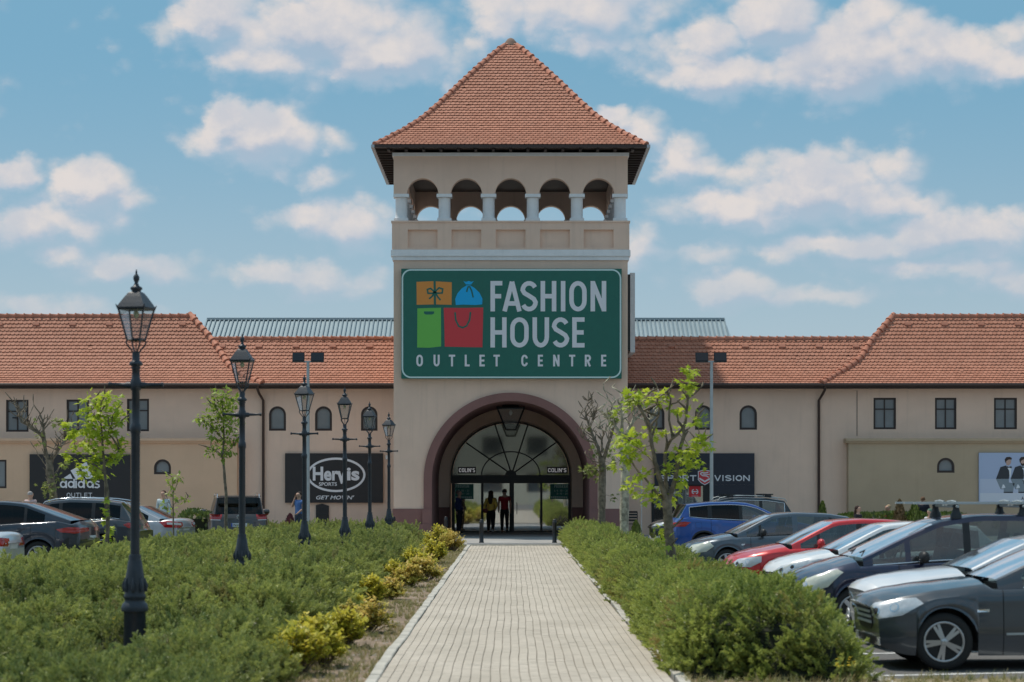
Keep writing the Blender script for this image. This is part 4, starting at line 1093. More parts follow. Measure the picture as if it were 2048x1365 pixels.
# tuxedo poster
PD = WY - .5 - .10
po = thing('poster', 'pale blue poster of two men in dark tuxedos at the right frame edge', 'poster', (0, PD, 0))
x0, x1, z0, z1 = Q(1958, 2180, 906, 1005, PD)
mb = MB(); mb.box(x0, x1, 0, .08, z0, z1); mb.build('board', mat('pale blue poster', (.40, .48, .66), .5), po)
def pp_(cx, cy): return (xof(1700 + cx / 5.885, PD), zof(860 + cy / 5.885, PD))
def flat(name, pts, m, y): g = MB(); g.poly([pp_(*p) for p in pts], y, None); g.build(name, m, po)
flat('caption_band', ((1530, 745), (2900, 745), (2900, 845), (1530, 845)), mat('poster white', (.62, .66, .74), .5), -.003)
flat('sky_band', ((1530, 578), (2900, 578), (2900, 744), (1530, 744)), mat('poster haze', (.50, .56, .70), .5), -.003)
blk, grn, skn, hair_ = mat('poster black', (.03, .035, .045), .5), mat('poster grey', (.22, .27, .31), .5), mat('poster skin', (.50, .33, .27), .5), mat('poster hair', (.035, .02, .016), .5)
def man(dx, beard):
    f = lambda pts: [(x + dx, y) for x, y in pts]
    flat('printed_jacket', f(((1770, 440), (1835, 420), (1862, 445), (1880, 520), (1870, 579), (1718, 579))), blk, -.005)
    flat('printed_sleeve', f(((1718, 580), (1868, 580), (1872, 620), (1935, 632), (1920, 728), (1810, 728), (1808, 700), (1772, 700))), grn, -.005)
    flat('printed_shirt', f(((1838, 425), (1902, 440), (1890, 560), (1878, 560), (1872, 480))), mat('poster shirt', (.70, .74, .80), .5), -.0055)
    flat('printed_trousers', f(((1808, 729), (1918, 729), (1918, 744), (1808, 744))), blk, -.006)
    flat('printed_hand', f(((1782, 690), (1800, 640), (1815, 650), (1830, 680), (1800, 690))), mat('poster shirt', (.7, .74, .8), .5), -.007)
    flat('printed_face', f(((1828, 360), (1870, 345), (1898, 360), (1892, 395), (1870, 420), (1842, 415))), skn, -.006)
    flat('printed_hair', f(((1820, 350), (1840, 322), (1880, 318), (1905, 332), (1902, 352), (1868, 350), (1840, 368), (1836, 395), (1826, 380))), hair_, -.007)
    if beard: flat('printed_beard', f(((1836, 390), (1860, 400), (1890, 388), (1886, 415), (1862, 428), (1842, 418))), hair_, -.0075)
    flat('printed_bow_tie', f(((1842, 425), (1868, 436), (1900, 428), (1905, 455), (1872, 446), (1850, 450))), blk, -.008)
man(0, False); man(172, True)
text_obj('lettering', 'THE', M['board'], po, pp_(2024, 0)[0], pp_(2160, 0)[0], pp_(0, 635)[1], pp_(0, 597)[1], -.009, .01)
text_obj('lettering', 'ARMANI', M['board'], po, pp_(2018, 0)[0], pp_(2260, 0)[0], pp_(0, 825)[1], pp_(0, 785)[1], -.009, .01) if False else text_obj('lettering', 'A', M['board'], po, pp_(2018, 0)[0], pp_(2046, 0)[0], pp_(0, 825)[1], pp_(0, 785)[1], -.009, .01)

# signs in the entrance glazing
GD = TY + GY - .03
def ep(cx, cy): return (xof(840 + cx / 4.014, GD), zof(760 + cy / 4.014, GD))
for (a, b, lab) in ((305, 450, "small dark name plate with white letters at the left foot of the fan window"), (1020, 1183, "small dark name plate with white letters at the right foot of the fan window")):
    t = thing('name_plate', lab, 'sign', (0, GD, 0)); x0, z0 = ep(a, 752); x1, z1 = ep(b, 700)
    mb = MB(); mb.box(x0, x1, -.03, .0, z0, z1); mb.build('plate', M['board'], t)
    mb = MB(); word(mb, "COLIN'S", x0 + .04, x1 - .04, z0 + .05, z1 - .05, .15, gap=.2, y=-.034); mb.build('lettering', mat('lit white letters', (.8, .8, .82), .5, emit=.25), t)
M['pgreen'] = mat('poster green', (.015, .17, .13), .5)
M['plet'] = mat('poster pale green', (.42, .58, .52), .5)
for (a, b, lab) in ((281, 430, 'green opening hours notice in the left side pane of the entrance'), (1045, 1190, 'green opening hours notice in the right side pane of the entrance')):
    t = thing('hours_notice', lab, 'notice', (0, GD, 0)); x0, z0 = ep(a, 958); x1, z1 = ep(b, 837)
    mb = MB(); mb.box(x0, x1, -.012, 0, z0, z1); mb.build('sheet', M['pgreen'], t)
    mb = MB(); c = ep(a if a < 500 else a + 28, 0)[0] + .03; e = c + .56
    word(mb, 'PROGRAM', c, e, ep(0, 868)[1], ep(0, 842)[1], .17, gap=.25, y=-.015)
    word(mb, 'L-S: 10 - 21', c, e, ep(0, 898)[1], ep(0, 882)[1], .2, gap=.25, y=-.015); word(mb, 'D: 10 - 20', c + (.1), e, ep(0, 922)[1], ep(0, 907)[1], .2, gap=.25, y=-.015)
    for k in range(9): mb.add([(x0 + .03 + k * .078, -.015, ep(0, 950)[1]), (x0 + .09 + k * .078, -.015, ep(0, 950)[1]), (x0 + .09 + k * .078, -.015, ep(0, 936)[1]), (x0 + .03 + k * .078, -.015, ep(0, 936)[1])], [(0, 1, 2, 3)])
    mb.build('lettering', M['plet'], t)

# ================================================================ STREET LAMPS
def make_lamp():
    t = thing('street_lamp', '', 'street lamp')
    mb = MB()
    mb.lathe([(.135, -.05), (.125, .02), (.122, .54), (.128, .55)], 16); mb.build('plinth', M['lampiron'], t)
    mb = MB()
    mb.lathe([(.148, .551), (.153, .59), (.14, .63), (.118, .65), (.112, .68), (.125, .70), (.12, .73), (.112, .75), (.118, .80), (.116, .88), (.095, .98), (.078, 1.10), (.066, 1.13), (.07, 1.16), (.064, 1.18)], 18)
    for k in range(8):
        a = k * PI / 4; mb.tube([(.117 * math.cos(a), .117 * math.sin(a), .77), (.122 * math.cos(a), .122 * math.sin(a), .84), (.108 * math.cos(a), .108 * math.sin(a), .92)], [.02, .026, .008], 5)
    mb.build('base_vase', M['lampiron'], t)
    mb = MB()
    mb.lathe([(.052, 1.181), (.050, 2.52), (.058, 2.54), (.063, 2.58), (.058, 2.62), (.046, 2.64), (.044, 3.00), (.058, 3.01), (.062, 3.06), (.058, 3.12), (.046, 3.14), (.044, 3.24), (.056, 3.25), (.045, 3.27), (.072, 3.285), (.075, 3.31), (.05, 3.33), (.043, 3.34), (.043, 3.43)], 14)
    mb.build('post', M['lampiron'], t)
    for s in (-1, 1):
        mb = MB(); mb.tube([(s * .05, 0, 3.06), (s * .10, 0, 3.063), (s * .12, 0, 3.065), (s * .27, 0, 3.07), (s * .275, 0, 3.07), (s * .305, 0, 3.07)], [.036, .036, .022, .016, .026, .026], 8)
        mb.build('ladder_arm', M['lampiron'], t)
    L = link('lantern', None, t); L.rotation_euler = (0, 0, R(-14))
    zb, zt = 3.565, 3.91; hb, ht = .076, .150
    rr = .0
    for k in range(4):
        a = PI / 4 + k * PI / 2
        mb = MB(); c, s = math.cos(a), math.sin(a)
        mb.tube([(.035 * c, .035 * s, 3.42), (.055 * c, .055 * s, 3.455), (.10 * c, .10 * s, 3.50), (.118 * c, .118 * s, 3.54), (.100 * c, .100 * s, 3.568)], .010, 6)
        mb.build('frog_bracket', M['lampiron'], L)
    mb = MB(); cA, cB = cr(hb, zb), cr(ht, zt)
    for i in range(4):
        j = (i + 1) % 4
        mb.tube([cA[i], cB[i]], .0115, 4, sm=False); mb.tube([cA[i], cA[j]], .012, 4, sm=False); mb.tube([cB[i], cB[j]], .013, 4, sm=False)
    mb.tube([(0, 0, 3.43), (0, 0, 3.57)], .006, 5)
    mb.box(-hb, hb, -hb, hb, zb - .01, zb)
    mb.build('lantern_frame', M['lampiron'], L)
    mb = MB()
    for i in range(4): j = (i + 1) % 4; mb.add([cA[i] * 1, cA[j], cB[j], cB[i]], [(0, 1, 2, 3)])
    mb.build('lantern_glass', M['lampglass'], L)
    mb = MB()
    q = math.sqrt(2)
    mb.lathe([(.160 * q, 3.905), (.165 * q, 3.925), (.140 * q, 3.97), (.096 * q, 4.045), (.070 * q, 4.085), (.05 * q, 4.10)], 4, phase=PI / 4, sm=False)
    mb.lathe([(.055, 4.09), (.05, 4.115), (.068, 4.13), (.064, 4.15), (.035, 4.165), (.018, 4.20), (.033, 4.235), (.036, 4.26), (.025, 4.285), (.010, 4.30), (.012, 4.315), (.003, 4.35)], 12)
    for i in range(4): mb.tube([cB[i], cB[i] + (cB[i] - Vector((0, 0, zt))) * .14 + Vector((0, 0, .045))], [.014, .004], 5)
    mb.build('lantern_roof', M['lampiron'], L)
    mb = MB(); mb.lathe([(.012, 3.905), (.02, 3.89), (.033, 3.86), (.030, 3.83), (.012, 3.81)], 10); mb.build('bulb', M['lampbulb'], L)
    return t
lamp0 = make_lamp(); index_children()
LAMPS = [(269, 541, 'biggest black lantern street lamp, at the left and nearest to the camera'),
         (484, 668, 'second black street lamp of the row, in front of the brown grey SUV'),
         (609, 750, 'third black street lamp of the row, beside the walking man in a blue shirt'),
         (690, 774, 'fourth black street lamp of the row, in front of the oval logo board'),
         (740, 804, 'fifth black street lamp of the row, at the right end of the oval logo board'),
         (778, 825, 'sixth and farthest black street lamp, against the left edge of the tower')]
LP = []
for i, (px, top, lab) in enumerate(LAMPS):
    s_ = (971 - top) / (4.34 - EYE); d = F / s_; o = lamp0 if i == 0 else copy_tree(lamp0)
    o.location = (xof(px, d), d, 0); o.rotation_euler = (R(random.uniform(-.3, .3)), R(random.uniform(-.3, .3)), 0 if i == 0 else R([0, 8, -6, 12, 4, -10][i])); tag(o, lab, 'street lamp', 'black lantern street lamps in a row')
    LP.append((o.location.x, d))
# floodlight masts
def mast(px, d, heads, label):
    x = xof(px, d); t = thing('floodlight_mast', label, 'light pole', (x, d, 0)); zt = zof(725, d)
    mb = MB(); mb.tube([(0, 0, LOT), (0, 0, zt)], [.075, .055], 12); mb.build('pole', M['galv'], t)
    mb = MB(); mb.box(xof(heads[0], d) - x, xof(heads[3], d) - x, -.04, .04, zt, zt + .05); mb.build('crossbar', M['galv'], t)
    for a, b in (heads[:2], heads[2:]):
        xa, xb = xof(a, d) - x, xof(b, d) - x; z0 = zof(726, d) + .02; z1 = zof(706, d)
        T = Matrix.Translation(((xa + xb) / 2, 0, (z0 + z1) / 2)) @ Matrix.Rotation(R(-20), 4, 'X')
        mb = MB(); w = (xb - xa) / 2; h = (z1 - z0) / 2
        mb.box(-w, w, -.06, .06, -h, h, T=T)
        for k in range(7): mb.box(-w + .03 + k * w * .28, -w + .05 + k * w * .28, .061, .12, -h * .8, h * .8, T=T)
        f = mb.build('floodlight', M['black'], t)
        mb = MB(); mb.box(-w * .88, w * .88, -.07, -.062, -h * .85, h * .85, T=T); mb.build('lens', mat('dark floodlight lens', (.02, .02, .025), .15), f)
mast(616, 82.0, (585, 609, 622, 648), 'thin grey floodlight pole with two square lamps left of the tower')
mast(1423, 82.0, (1391, 1416, 1428, 1453), 'thin grey floodlight pole with two square lamps right of the tower')
# slim sign post and cafe chair by the right corner of the tower
t = thing('slim_post', 'thin pale metal post standing right of the tower near the stacked chairs', 'post', (xof(1283, 80), 80, 0))
mb = MB(); mb.tube([(0, 0, 0), (0, 0, zof(940, 80))], .022, 8); mb.build('tube', M['zinc'], t); mb = MB(); mb.lathe([(.12, 0), (.12, .02), (.03, .05)], 12); mb.lathe([(.03, 2.4), (.028, 2.52), (.0, 2.56)], 8); mb.build('cap', M['zinc'], t)
t = thing('cafe_chair', 'dark slatted chair against the wall just right of the tower', 'chair', (xof(1265.5, 87.6), 87.6, 0))
mb = MB(); mb.box(-.2, .2, -.2, .2, .43, .46); mb.build('seat', M['black'], t)
for x in (-.19, .19):
    mb = MB(); mb.tube([(x, .18, 0), (x, .2, .9)], .015, 6); mb.build('leg', M['black'], t); mb = MB(); mb.tube([(x, -.18, 0), (x, -.18, .43)], .015, 6); mb.build('leg', M['black'], t)
for z in (.55, .66, .77, .87): mb = MB(); mb.box(-.19, .19, .17, .19, z, z + .07); mb.build('backrest_slat', M['black'], t)

# building across the car park, behind the camera: only its reflection reaches the entrance glass
ob = thing('opposite_building', 'pale building across the car park mirrored in the entrance glass', 'building', (0, -55, 0))
holes = []; wins = []
for i in range(14):
    for j in range(3):
        x = -32 + i * 4.8; z = 1.2 + j * 4.0; holes.append(rect_hole(x, x + 2.2, z, z + 2.0))
mb = MB(); mb.poly([(-38, LOT), (38, LOT), (38, 13), (-38, 13)], .4, 0, holes=holes); mb.box(-38, 38, -14, -.01, LOT, 13); mb.build('wall', mat('ochre facade', (.52, .50, .40), .9, var=.1), ob)
g = MB(); g.box(-.001, 2.201, -.0, .05, -.001, 2.001); gm = g.mesh('window', mat('far dark window', (.05, .06, .07), .2))
for h in holes: link('window', gm, ob, (h[0][0], .05, h[0][1]))
# ================================================================ VEGETATION
PROTO = {}
def make_instancer(name, protos, mat_):
    coll = bpy.data.collections.new(name)
    for i, me in enumerate(protos):
        o = bpy.data.objects.new('%s_%02d' % (name, i), me); coll.objects.link(o)
    ng = bpy.data.node_groups.new(name, 'GeometryNodeTree')
    ng.interface.new_socket('Geometry', in_out='INPUT', socket_type='NodeSocketGeometry'); ng.interface.new_socket('Geometry', in_out='OUTPUT', socket_type='NodeSocketGeometry')
    gi = ng.nodes.new('NodeGroupInput'); go = ng.nodes.new('NodeGroupOutput')
    ci = ng.nodes.new('GeometryNodeCollectionInfo'); ci.inputs['Collection'].default_value = coll; ci.inputs['Separate Children'].default_value = True; ci.inputs['Reset Children'].default_value = True
    ip = ng.nodes.new('GeometryNodeInstanceOnPoints'); ip.inputs['Pick Instance'].default_value = True
    def na(n, t):
        a = ng.nodes.new('GeometryNodeInputNamedAttribute'); a.data_type = t; a.inputs['Name'].default_value = n; return a.outputs[0]
    ng.links.new(gi.outputs[0], ip.inputs['Points']); ng.links.new(ci.outputs[0], ip.inputs['Instance'])
    ng.links.new(na('pick', 'INT'), ip.inputs['Instance Index'])
    e2r = ng.nodes.new('FunctionNodeEulerToRotation'); ng.links.new(na('rot', 'FLOAT_VECTOR'), e2r.inputs[0]); ng.links.new(e2r.outputs[0], ip.inputs['Rotation'])
    ng.links.new(na('scl', 'FLOAT'), ip.inputs['Scale']); ng.links.new(ip.outputs[0], go.inputs[0])
    return ng
def scatter_obj(name, ng, pts, parent=None, **props):
    """pts: (pos, euler, scale, pick, tint, tint2)"""
    me = bpy.data.meshes.new(name); me.from_pydata([p[0] for p in pts], [], [])
    a = me.attributes.new('rot', 'FLOAT_VECTOR', 'POINT'); a.data.foreach_set('vector', [c for p in pts for c in p[1]])
    for i, (n, t) in enumerate((('scl', 'FLOAT'), ('pick', 'INT'), ('tint', 'FLOAT'), ('tint2', 'FLOAT'))):
        a = me.attributes.new(n, t, 'POINT'); a.data.foreach_set('value', [p[2 + i] for p in pts])
    o = link(name, me, parent, **props); md = o.modifiers.new('scatter', 'NODES'); md.node_group = ng
    return o
def spray(seed, n=26, L=1.0, spread=.34, leaf=.18, lw=.042):
    """feathery juniper plume pointing along +z, unit length"""
    rnd = random.Random(seed); mb = MB()
    bend = Vector((rnd.uniform(-.25, .25), rnd.uniform(-.25, .25), 0))
    ax = lambda t: Vector((0, 0, t)) + bend * t * t
    for i in range(n):
        t = .12 + .88 * (i / n) ** .9; an = rnd.uniform(0, 2 * PI); p = ax(t)
        out = Vector((math.cos(an), math.sin(an), 0)); d = (out * (1.15 - .6 * t) + Vector((0, 0, .45 + .5 * t)) + bend * .5).normalized()
        ln = leaf * (1.35 - .6 * t) * rnd.uniform(.8, 1.25) * (spread / .34)
        side = d.cross(Vector((rnd.uniform(-1, 1), rnd.uniform(-1, 1), rnd.uniform(-1, 1)))).normalized() * lw
        q = p + d * ln * .5
        mb.add([p, q + side, p + d * ln, q - side], [(0, 1, 2, 3)])
        # secondary needle tufts
        d2 = (d + Vector((rnd.uniform(-.6, .6), rnd.uniform(-.6, .6), rnd.uniform(-.1, .5)))).normalized(); r = q; s2 = d2.cross(side).normalized() * lw * .8
        mb.add([r, r + d2 * ln * .3 + s2, r + d2 * ln * .62, r + d2 * ln * .3 - s2], [(0, 1, 2, 3)])
    mb.add([ax(0) + Vector((-.012, 0, 0)), ax(0) + Vector((.012, 0, 0)), ax(1)], [(0, 1, 2)])
    return mb
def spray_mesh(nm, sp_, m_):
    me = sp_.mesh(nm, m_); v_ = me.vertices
    face_attr(me, 'tip_light', [min(1, max(0, (sum(v_[i].co.z for i in p.vertices) / len(p.vertices) - .12) / .75) * .6 + .55 * min(1, (sum(math.hypot(v_[i].co.x, v_[i].co.y) for i in p.vertices) / len(p.vertices)) / .16) ** 1.5) for p in me.polygons]); return me  # painted shade contrast: faces darken towards base and axis of the spray
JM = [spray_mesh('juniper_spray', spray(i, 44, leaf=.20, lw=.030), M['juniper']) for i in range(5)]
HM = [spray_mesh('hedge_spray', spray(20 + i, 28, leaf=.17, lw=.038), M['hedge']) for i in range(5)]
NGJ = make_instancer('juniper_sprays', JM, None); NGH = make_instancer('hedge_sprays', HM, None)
def nz(x, y, s, o=0): return noise.noise(Vector((x * s + o, y * s - o, o * .37)))
def sst(a, b, x):
    t = max(0, min(1, (x - a) / (b - a))); return t * t * (3 - 2 * t)
CLC = {}
def clump(x, y, cs):
    """nearest jittered clump centre: (dx, dy, dist, random)"""
    i0, j0 = math.floor(x / cs), math.floor(y / cs); best = None
    for i in (i0 - 1, i0, i0 + 1):
        for j in (j0 - 1, j0, j0 + 1):
            k = (i, j, cs); c = CLC.get(k)
            if c is None:
                rr = random.Random(i * 7919 + j * 104729 + int(cs * 100)); c = CLC[k] = ((i + rr.random()) * cs, (j + rr.random()) * cs, rr.random())
            dx, dy = x - c[0], y - c[1]; d = dx * dx + dy * dy
            if best is None or d < best[2]: best = (dx, dy, d, c[2])
    return best[0], best[1], math.sqrt(best[2]), best[3]
def edgeL(y):   # right hand edge of the left bed foliage
    return -2.42 - .012 * (y - 22) + .22 * nz(0, y, .33, 3) + .12 * nz(0, y, 1.1, 8)
def hL(x, y):
    e = edgeL(y) - x
    if e < 0 or x < -10.25: return 0
    k = (1 - (1 - min(1, e / .55)) ** 2) ** .5
    k2 = sst(0, .7, x + 10.25)
    h = .33 + .08 * nz(x, y, .45, 1) + .12 * nz(x, y, 1.3, 5) - .09 * sst(56, 68, y)
    c_ = clump(x, y, .62); h += .34 * max(0, 1 - (c_[2] / .40) ** 2) * (.45 + c_[3]) - .04
    h *= .62 + .38 * sst(24.6, 29, y)
    for lx, ly in LP:
        d = math.hypot(x - lx, y - ly - .02)
        if ly < 28 and ly - 4.5 < y < ly + .1: h = min(h, .03 + .066 * (ly - y) + .5 * max(0, abs(x - lx) - .30))
        h = min(h, (.10 if ly < 28 else .34) + max(0, d - .14) * (.42 if ly < 28 and y < ly else .9))
    h *= 1 - .35 * sst(-7.6, -9.2, x)
    return h * k * (.35 + .65 * k2) * (sst(0, .8, 79.4 - y) * .9 + .1)
def edR(y): return 3.50 + .12 * nz(1, y, .4, 2)
def edRl(y): return 1.80 + .05 * nz(1, y, .8, 6)
def hR(x, y):
    a = x - edRl(y); b = edR(y) - x; c = y - 22.9 - .25 * nz(x, y, 1.0, 4)
    if a < 0 or b < 0 or c < 0: return 0
    k = (1 - (1 - min(1, a / .32)) ** 2) ** .5 * (1 - (1 - min(1, b / .5)) ** 2) ** .5 * (1 - (1 - min(1, c / .55)) ** 2) ** .5
    c_ = clump(x, y, .40); h = .56 + .10 * nz(x, y, .6, 11) + .08 * nz(x, y, 1.5, 15) + .13 * max(0, 1 - (c_[2] / .29) ** 2) * (.5 + c_[3]) + .08 * (1 - sst(23, 34, y)) - .06 * sst(36, 60, y)
    return h * k * (sst(0, .8, 80.5 - y) * .9 + .1)
def grow(name, hf, x0f, x1f, y0, y1, dens, ng, size, label, cat, bright, cs=.62):
    rnd = random.Random(5); pts = []
    y = y0
    while y < y1:
        dy = .5; xa, xb = x0f(y), x1f(y)
        if xb > xa:
            n = int((xb - xa) * dy * dens(y))
            for _ in range(n):
                x = rnd.uniform(xa, xb); yy = y + rnd.uniform(0, dy); h = hf(x, yy)
                if h < .03: continue
                e = .07; gx = (hf(x + e, yy) - hf(x - e, yy)) / (2 * e); gy = (hf(x, yy + e) - hf(x, yy - e)) / (2 * e)
                steep = math.hypot(gx, gy)
                if steep < 1.3 and clump(x, yy, cs)[2] > cs * .44 and rnd.random() < .80: continue
                reps = 1 + int(min(9, steep * 1.9))
                for r in range(reps):
                    z = h if r == 0 else h * rnd.uniform(.1, 1)
                    nn = Vector((-gx, -gy, 1)).normalized()
                    cx_, cy_, cd_, cr_ = clump(x, yy, cs); q_ = min(1, cd_ / (cs * .6)); flow = Vector((cx_, cy_, 0)) * (1.5 / cs) + Vector((math.cos(cr_ * 6.3), math.sin(cr_ * 6.3), 0)) * .35
                    d = (nn * .35 + Vector((rnd.gauss(0, .28), rnd.gauss(0, .28), rnd.uniform(.05, .45))) + flow).normalized()
                    if d.z < .02: d.z = .1
                    q = d.to_track_quat('Z', 'Y').to_euler()
                    s = size(yy) * rnd.uniform(.7, 1.35) * (.4 if any(abs(x - lx) < .40 and ly - 5 < yy < ly + .3 for lx, ly in LP[:1]) else (.6 if any(abs(x - lx) < .25 and ly - 1.5 < yy < ly + .2 for lx, ly in LP[1:]) else 1))
                    t = max(0, min(1, .42 + .5 * nz(x, yy, .8, 31) + .45 * (cr_ - .5) + rnd.uniform(-.22, .22) + bright(x, yy)))
                    t2 = max(0, min(1, (nz(x, yy, 1.4, 41) - .22) * 2.2 + rnd.uniform(-.15, .15))) if rnd.random() < .6 else 0
                    pts.append(((x, yy, z - s * .5 + .03), tuple(q), s, rnd.randrange(5), t, t2 * .8))
        y += dy
    o = scatter_obj(name, ng, pts, None, kind='stuff', label=label)
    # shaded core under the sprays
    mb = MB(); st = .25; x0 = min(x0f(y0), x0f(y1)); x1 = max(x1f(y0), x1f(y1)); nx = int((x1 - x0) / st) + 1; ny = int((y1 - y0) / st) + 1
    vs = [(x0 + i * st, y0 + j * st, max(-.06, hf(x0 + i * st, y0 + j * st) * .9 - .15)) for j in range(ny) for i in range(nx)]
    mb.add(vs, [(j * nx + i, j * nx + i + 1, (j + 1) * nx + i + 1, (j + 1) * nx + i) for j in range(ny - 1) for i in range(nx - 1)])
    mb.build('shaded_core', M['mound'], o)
    return len(pts)
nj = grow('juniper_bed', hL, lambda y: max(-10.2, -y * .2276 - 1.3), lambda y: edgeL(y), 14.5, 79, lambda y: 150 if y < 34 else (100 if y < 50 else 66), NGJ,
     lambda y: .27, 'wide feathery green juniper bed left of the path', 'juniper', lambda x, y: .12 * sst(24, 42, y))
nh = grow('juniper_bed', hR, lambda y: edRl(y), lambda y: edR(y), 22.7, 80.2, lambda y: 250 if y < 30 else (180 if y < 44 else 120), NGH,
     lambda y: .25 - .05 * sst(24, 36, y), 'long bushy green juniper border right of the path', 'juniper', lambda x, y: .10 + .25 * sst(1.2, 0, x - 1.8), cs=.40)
# tufts of wild grass at the foot of the beds and in the soil strip
def gblade(seed):
    rnd = random.Random(seed); mb = MB()
    for _ in range(9):
        a = rnd.uniform(0, 2 * PI); l = rnd.uniform(.5, 1); d = Vector((math.cos(a) * .5, math.sin(a) * .5, 1)).normalized(); p = Vector((rnd.uniform(-.2, .2), rnd.uniform(-.2, .2), 0)); s = Vector((-math.sin(a), math.cos(a), 0)) * .03
        mb.add([p - s, p + s, p + d * l * .6 + s * .7, p + d * l * .6 - s * .7, p + d * l + Vector((d.x, d.y, -.2)) * .3], [(0, 1, 2, 3), (3, 2, 4)])
    return mb
M['grass'] = leaf_mat('grass blades', (0.10, 0.15, 0.03), (0.30, 0.30, 0.10), .4, True, (.42, .33, .17))
NGG = make_instancer('grass_tufts', [gblade(i).mesh('grass_tuft', M['grass']) for i in range(4)], None)
pts = []; rnd = random.Random(9)
def gt(x, y, s): pts.append(((x, y, -.03), (rnd.gauss(0, .15), rnd.gauss(0, .15), rnd.uniform(0, 6.28)), s, rnd.randrange(4), rnd.random(), rnd.random() * .9))
for _ in range(5200):
    y = 21 + 52 * rnd.random() ** 1.2; x = rnd.uniform(-2.5, PL - .13)
    dn = nz(x, y, .7, 51) + .5 * nz(x, y, 2.5, 55) + .7 * sst(45, 62, y) + .25 * sst(.35, 0, PL - .13 - x)
    if dn > .0: gt(x, y, rnd.uniform(.04, .12))
for _ in range(1100):
    y = 21 + 52 * rnd.random() ** 1.3; gt(PR + .12 + abs(rnd.gauss(0, .06)), y, rnd.uniform(.04, .13))
for _ in range(700):
    y = 21 + 40 * rnd.random() ** 1.3
    if nz(0, y, .8, 66) > -.1: gt(PR + .005 + rnd.gauss(0, .012), y, rnd.uniform(.02, .05))
for _ in range(1500): gt(rnd.uniform(1.9, 9.0), rnd.uniform(20.5, 23.0), rnd.uniform(.05, .16))
scatter_obj('grass', NGG, pts, None, kind='stuff', label='thin dry grass tufts along the kerbs and soil strip')
# pebbles and litter in the soil strip
mb = MB()
for _ in range(900):
    y = 21 + 50 * rnd.random() ** 1.5; x = rnd.uniform(-2.5, PL - .14); r = rnd.uniform(.006, .022); a = rnd.uniform(0, 6)
    vs = [(x + r * math.cos(a + k * PI / 2), y + r * math.sin(a + k * PI / 2), -.03) for k in range(4)] + [(x, y, -.03 + r * .8)]
    mb.add(vs, [(0, 1, 4), (1, 2, 4), (2, 3, 4), (3, 0, 4)])
mb.build('soil_pebbles', mat('pale pebble', (.42, .37, .31), .9), kind='stuff')

def leaf_shape(mb, p, d, up, s, tint, tl, five=False):
    """one curled leaf; five = lobed like a plane or maple leaf"""
    d = d.normalized(); side = d.cross(up)
    if side.length < 1e-3: side = d.cross(Vector((1, .3, 0)))
    side.normalize(); n = side.cross(d)
    if five:
        pts2 = [(0, 0), (.55, .05), (.30, .32), (.62, .62), (.22, .58), (0, 1.05), (-.22, .58), (-.62, .62), (-.30, .32), (-.55, .05)]
        vs = [p + side * (a * s) + d * (b * s) - n * (abs(a) * .25 * s + b * b * .15 * s) for a, b in pts2]; c = p + d * s * .4
        vs.append(c); mb.add(vs, [(i, (i + 1) % 10, 10) for i in range(10)]); tl += [tint] * 10
    else:
        vs = [p, p + d * s * .45 + side * s * .28 - n * .06 * s, p + d * s - n * s * .15, p + d * s * .45 - side * s * .28 - n * .06 * s]
        mb.add(vs, [(0, 1, 2), (0, 2, 3)]); tl += [tint] * 2
# golden and orange shrubs along the path, each a thing
def shrub(i, px, base, wpx, hpx, mat_, label):
    d = EYE * F / (base - 971); s_ = F / d; x = xof(px, d); r = wpx / 2 / s_ * 1.12; h = hpx / s_ * 1.05
    rnd = random.Random(100 + i)
    t = thing('golden_shrub', label, 'shrub', (x, d, -.03), group='yellow green shrubs beside the path')
    mb = MB(); fol = MB(); tl = []
    nst = int(34 + 80 * r)
    for k in range(nst):
        a = rnd.uniform(0, 2 * PI); q = rnd.random() ** .6; q *= rnd.uniform(.85, 1.3); top = Vector((math.cos(a) * r * q, math.sin(a) * r * q, h * (1 - .40 * q * q) * rnd.uniform(.5, 1.22)))
        b0 = Vector((top.x * .25, top.y * .25, 0)); mid = b0.lerp(top, .5) + Vector((0, 0, h * .08))
        mb.tube([b0, mid, top], [.007, .005, .002], 4, cap=False)
        tt = rnd.random()
        for m_ in range(34):
            u = .35 + .65 * rnd.random() ** .7; c = b0.lerp(mid, u * 2) if u < .5 else mid.lerp(top, u * 2 - 1)
            c = c + Vector((rnd.gauss(0, .03), rnd.gauss(0, .03), rnd.gauss(0, .025)))
            dd = Vector((rnd.gauss(0, 1), rnd.gauss(0, 1), rnd.uniform(-.1, 1.2)))
            leaf_shape(fol, c, dd, Vector((0, 0, 1)), rnd.uniform(.05, .10), min(1, max(0, tt * .5 + rnd.random() * .35 + .3 * (c.z / h) - .05)), tl)
    mb.build('stem', M['bark'], t); o = fol.build('foliage', M[mat_], t); face_attr(o.data, 'tint', tl)
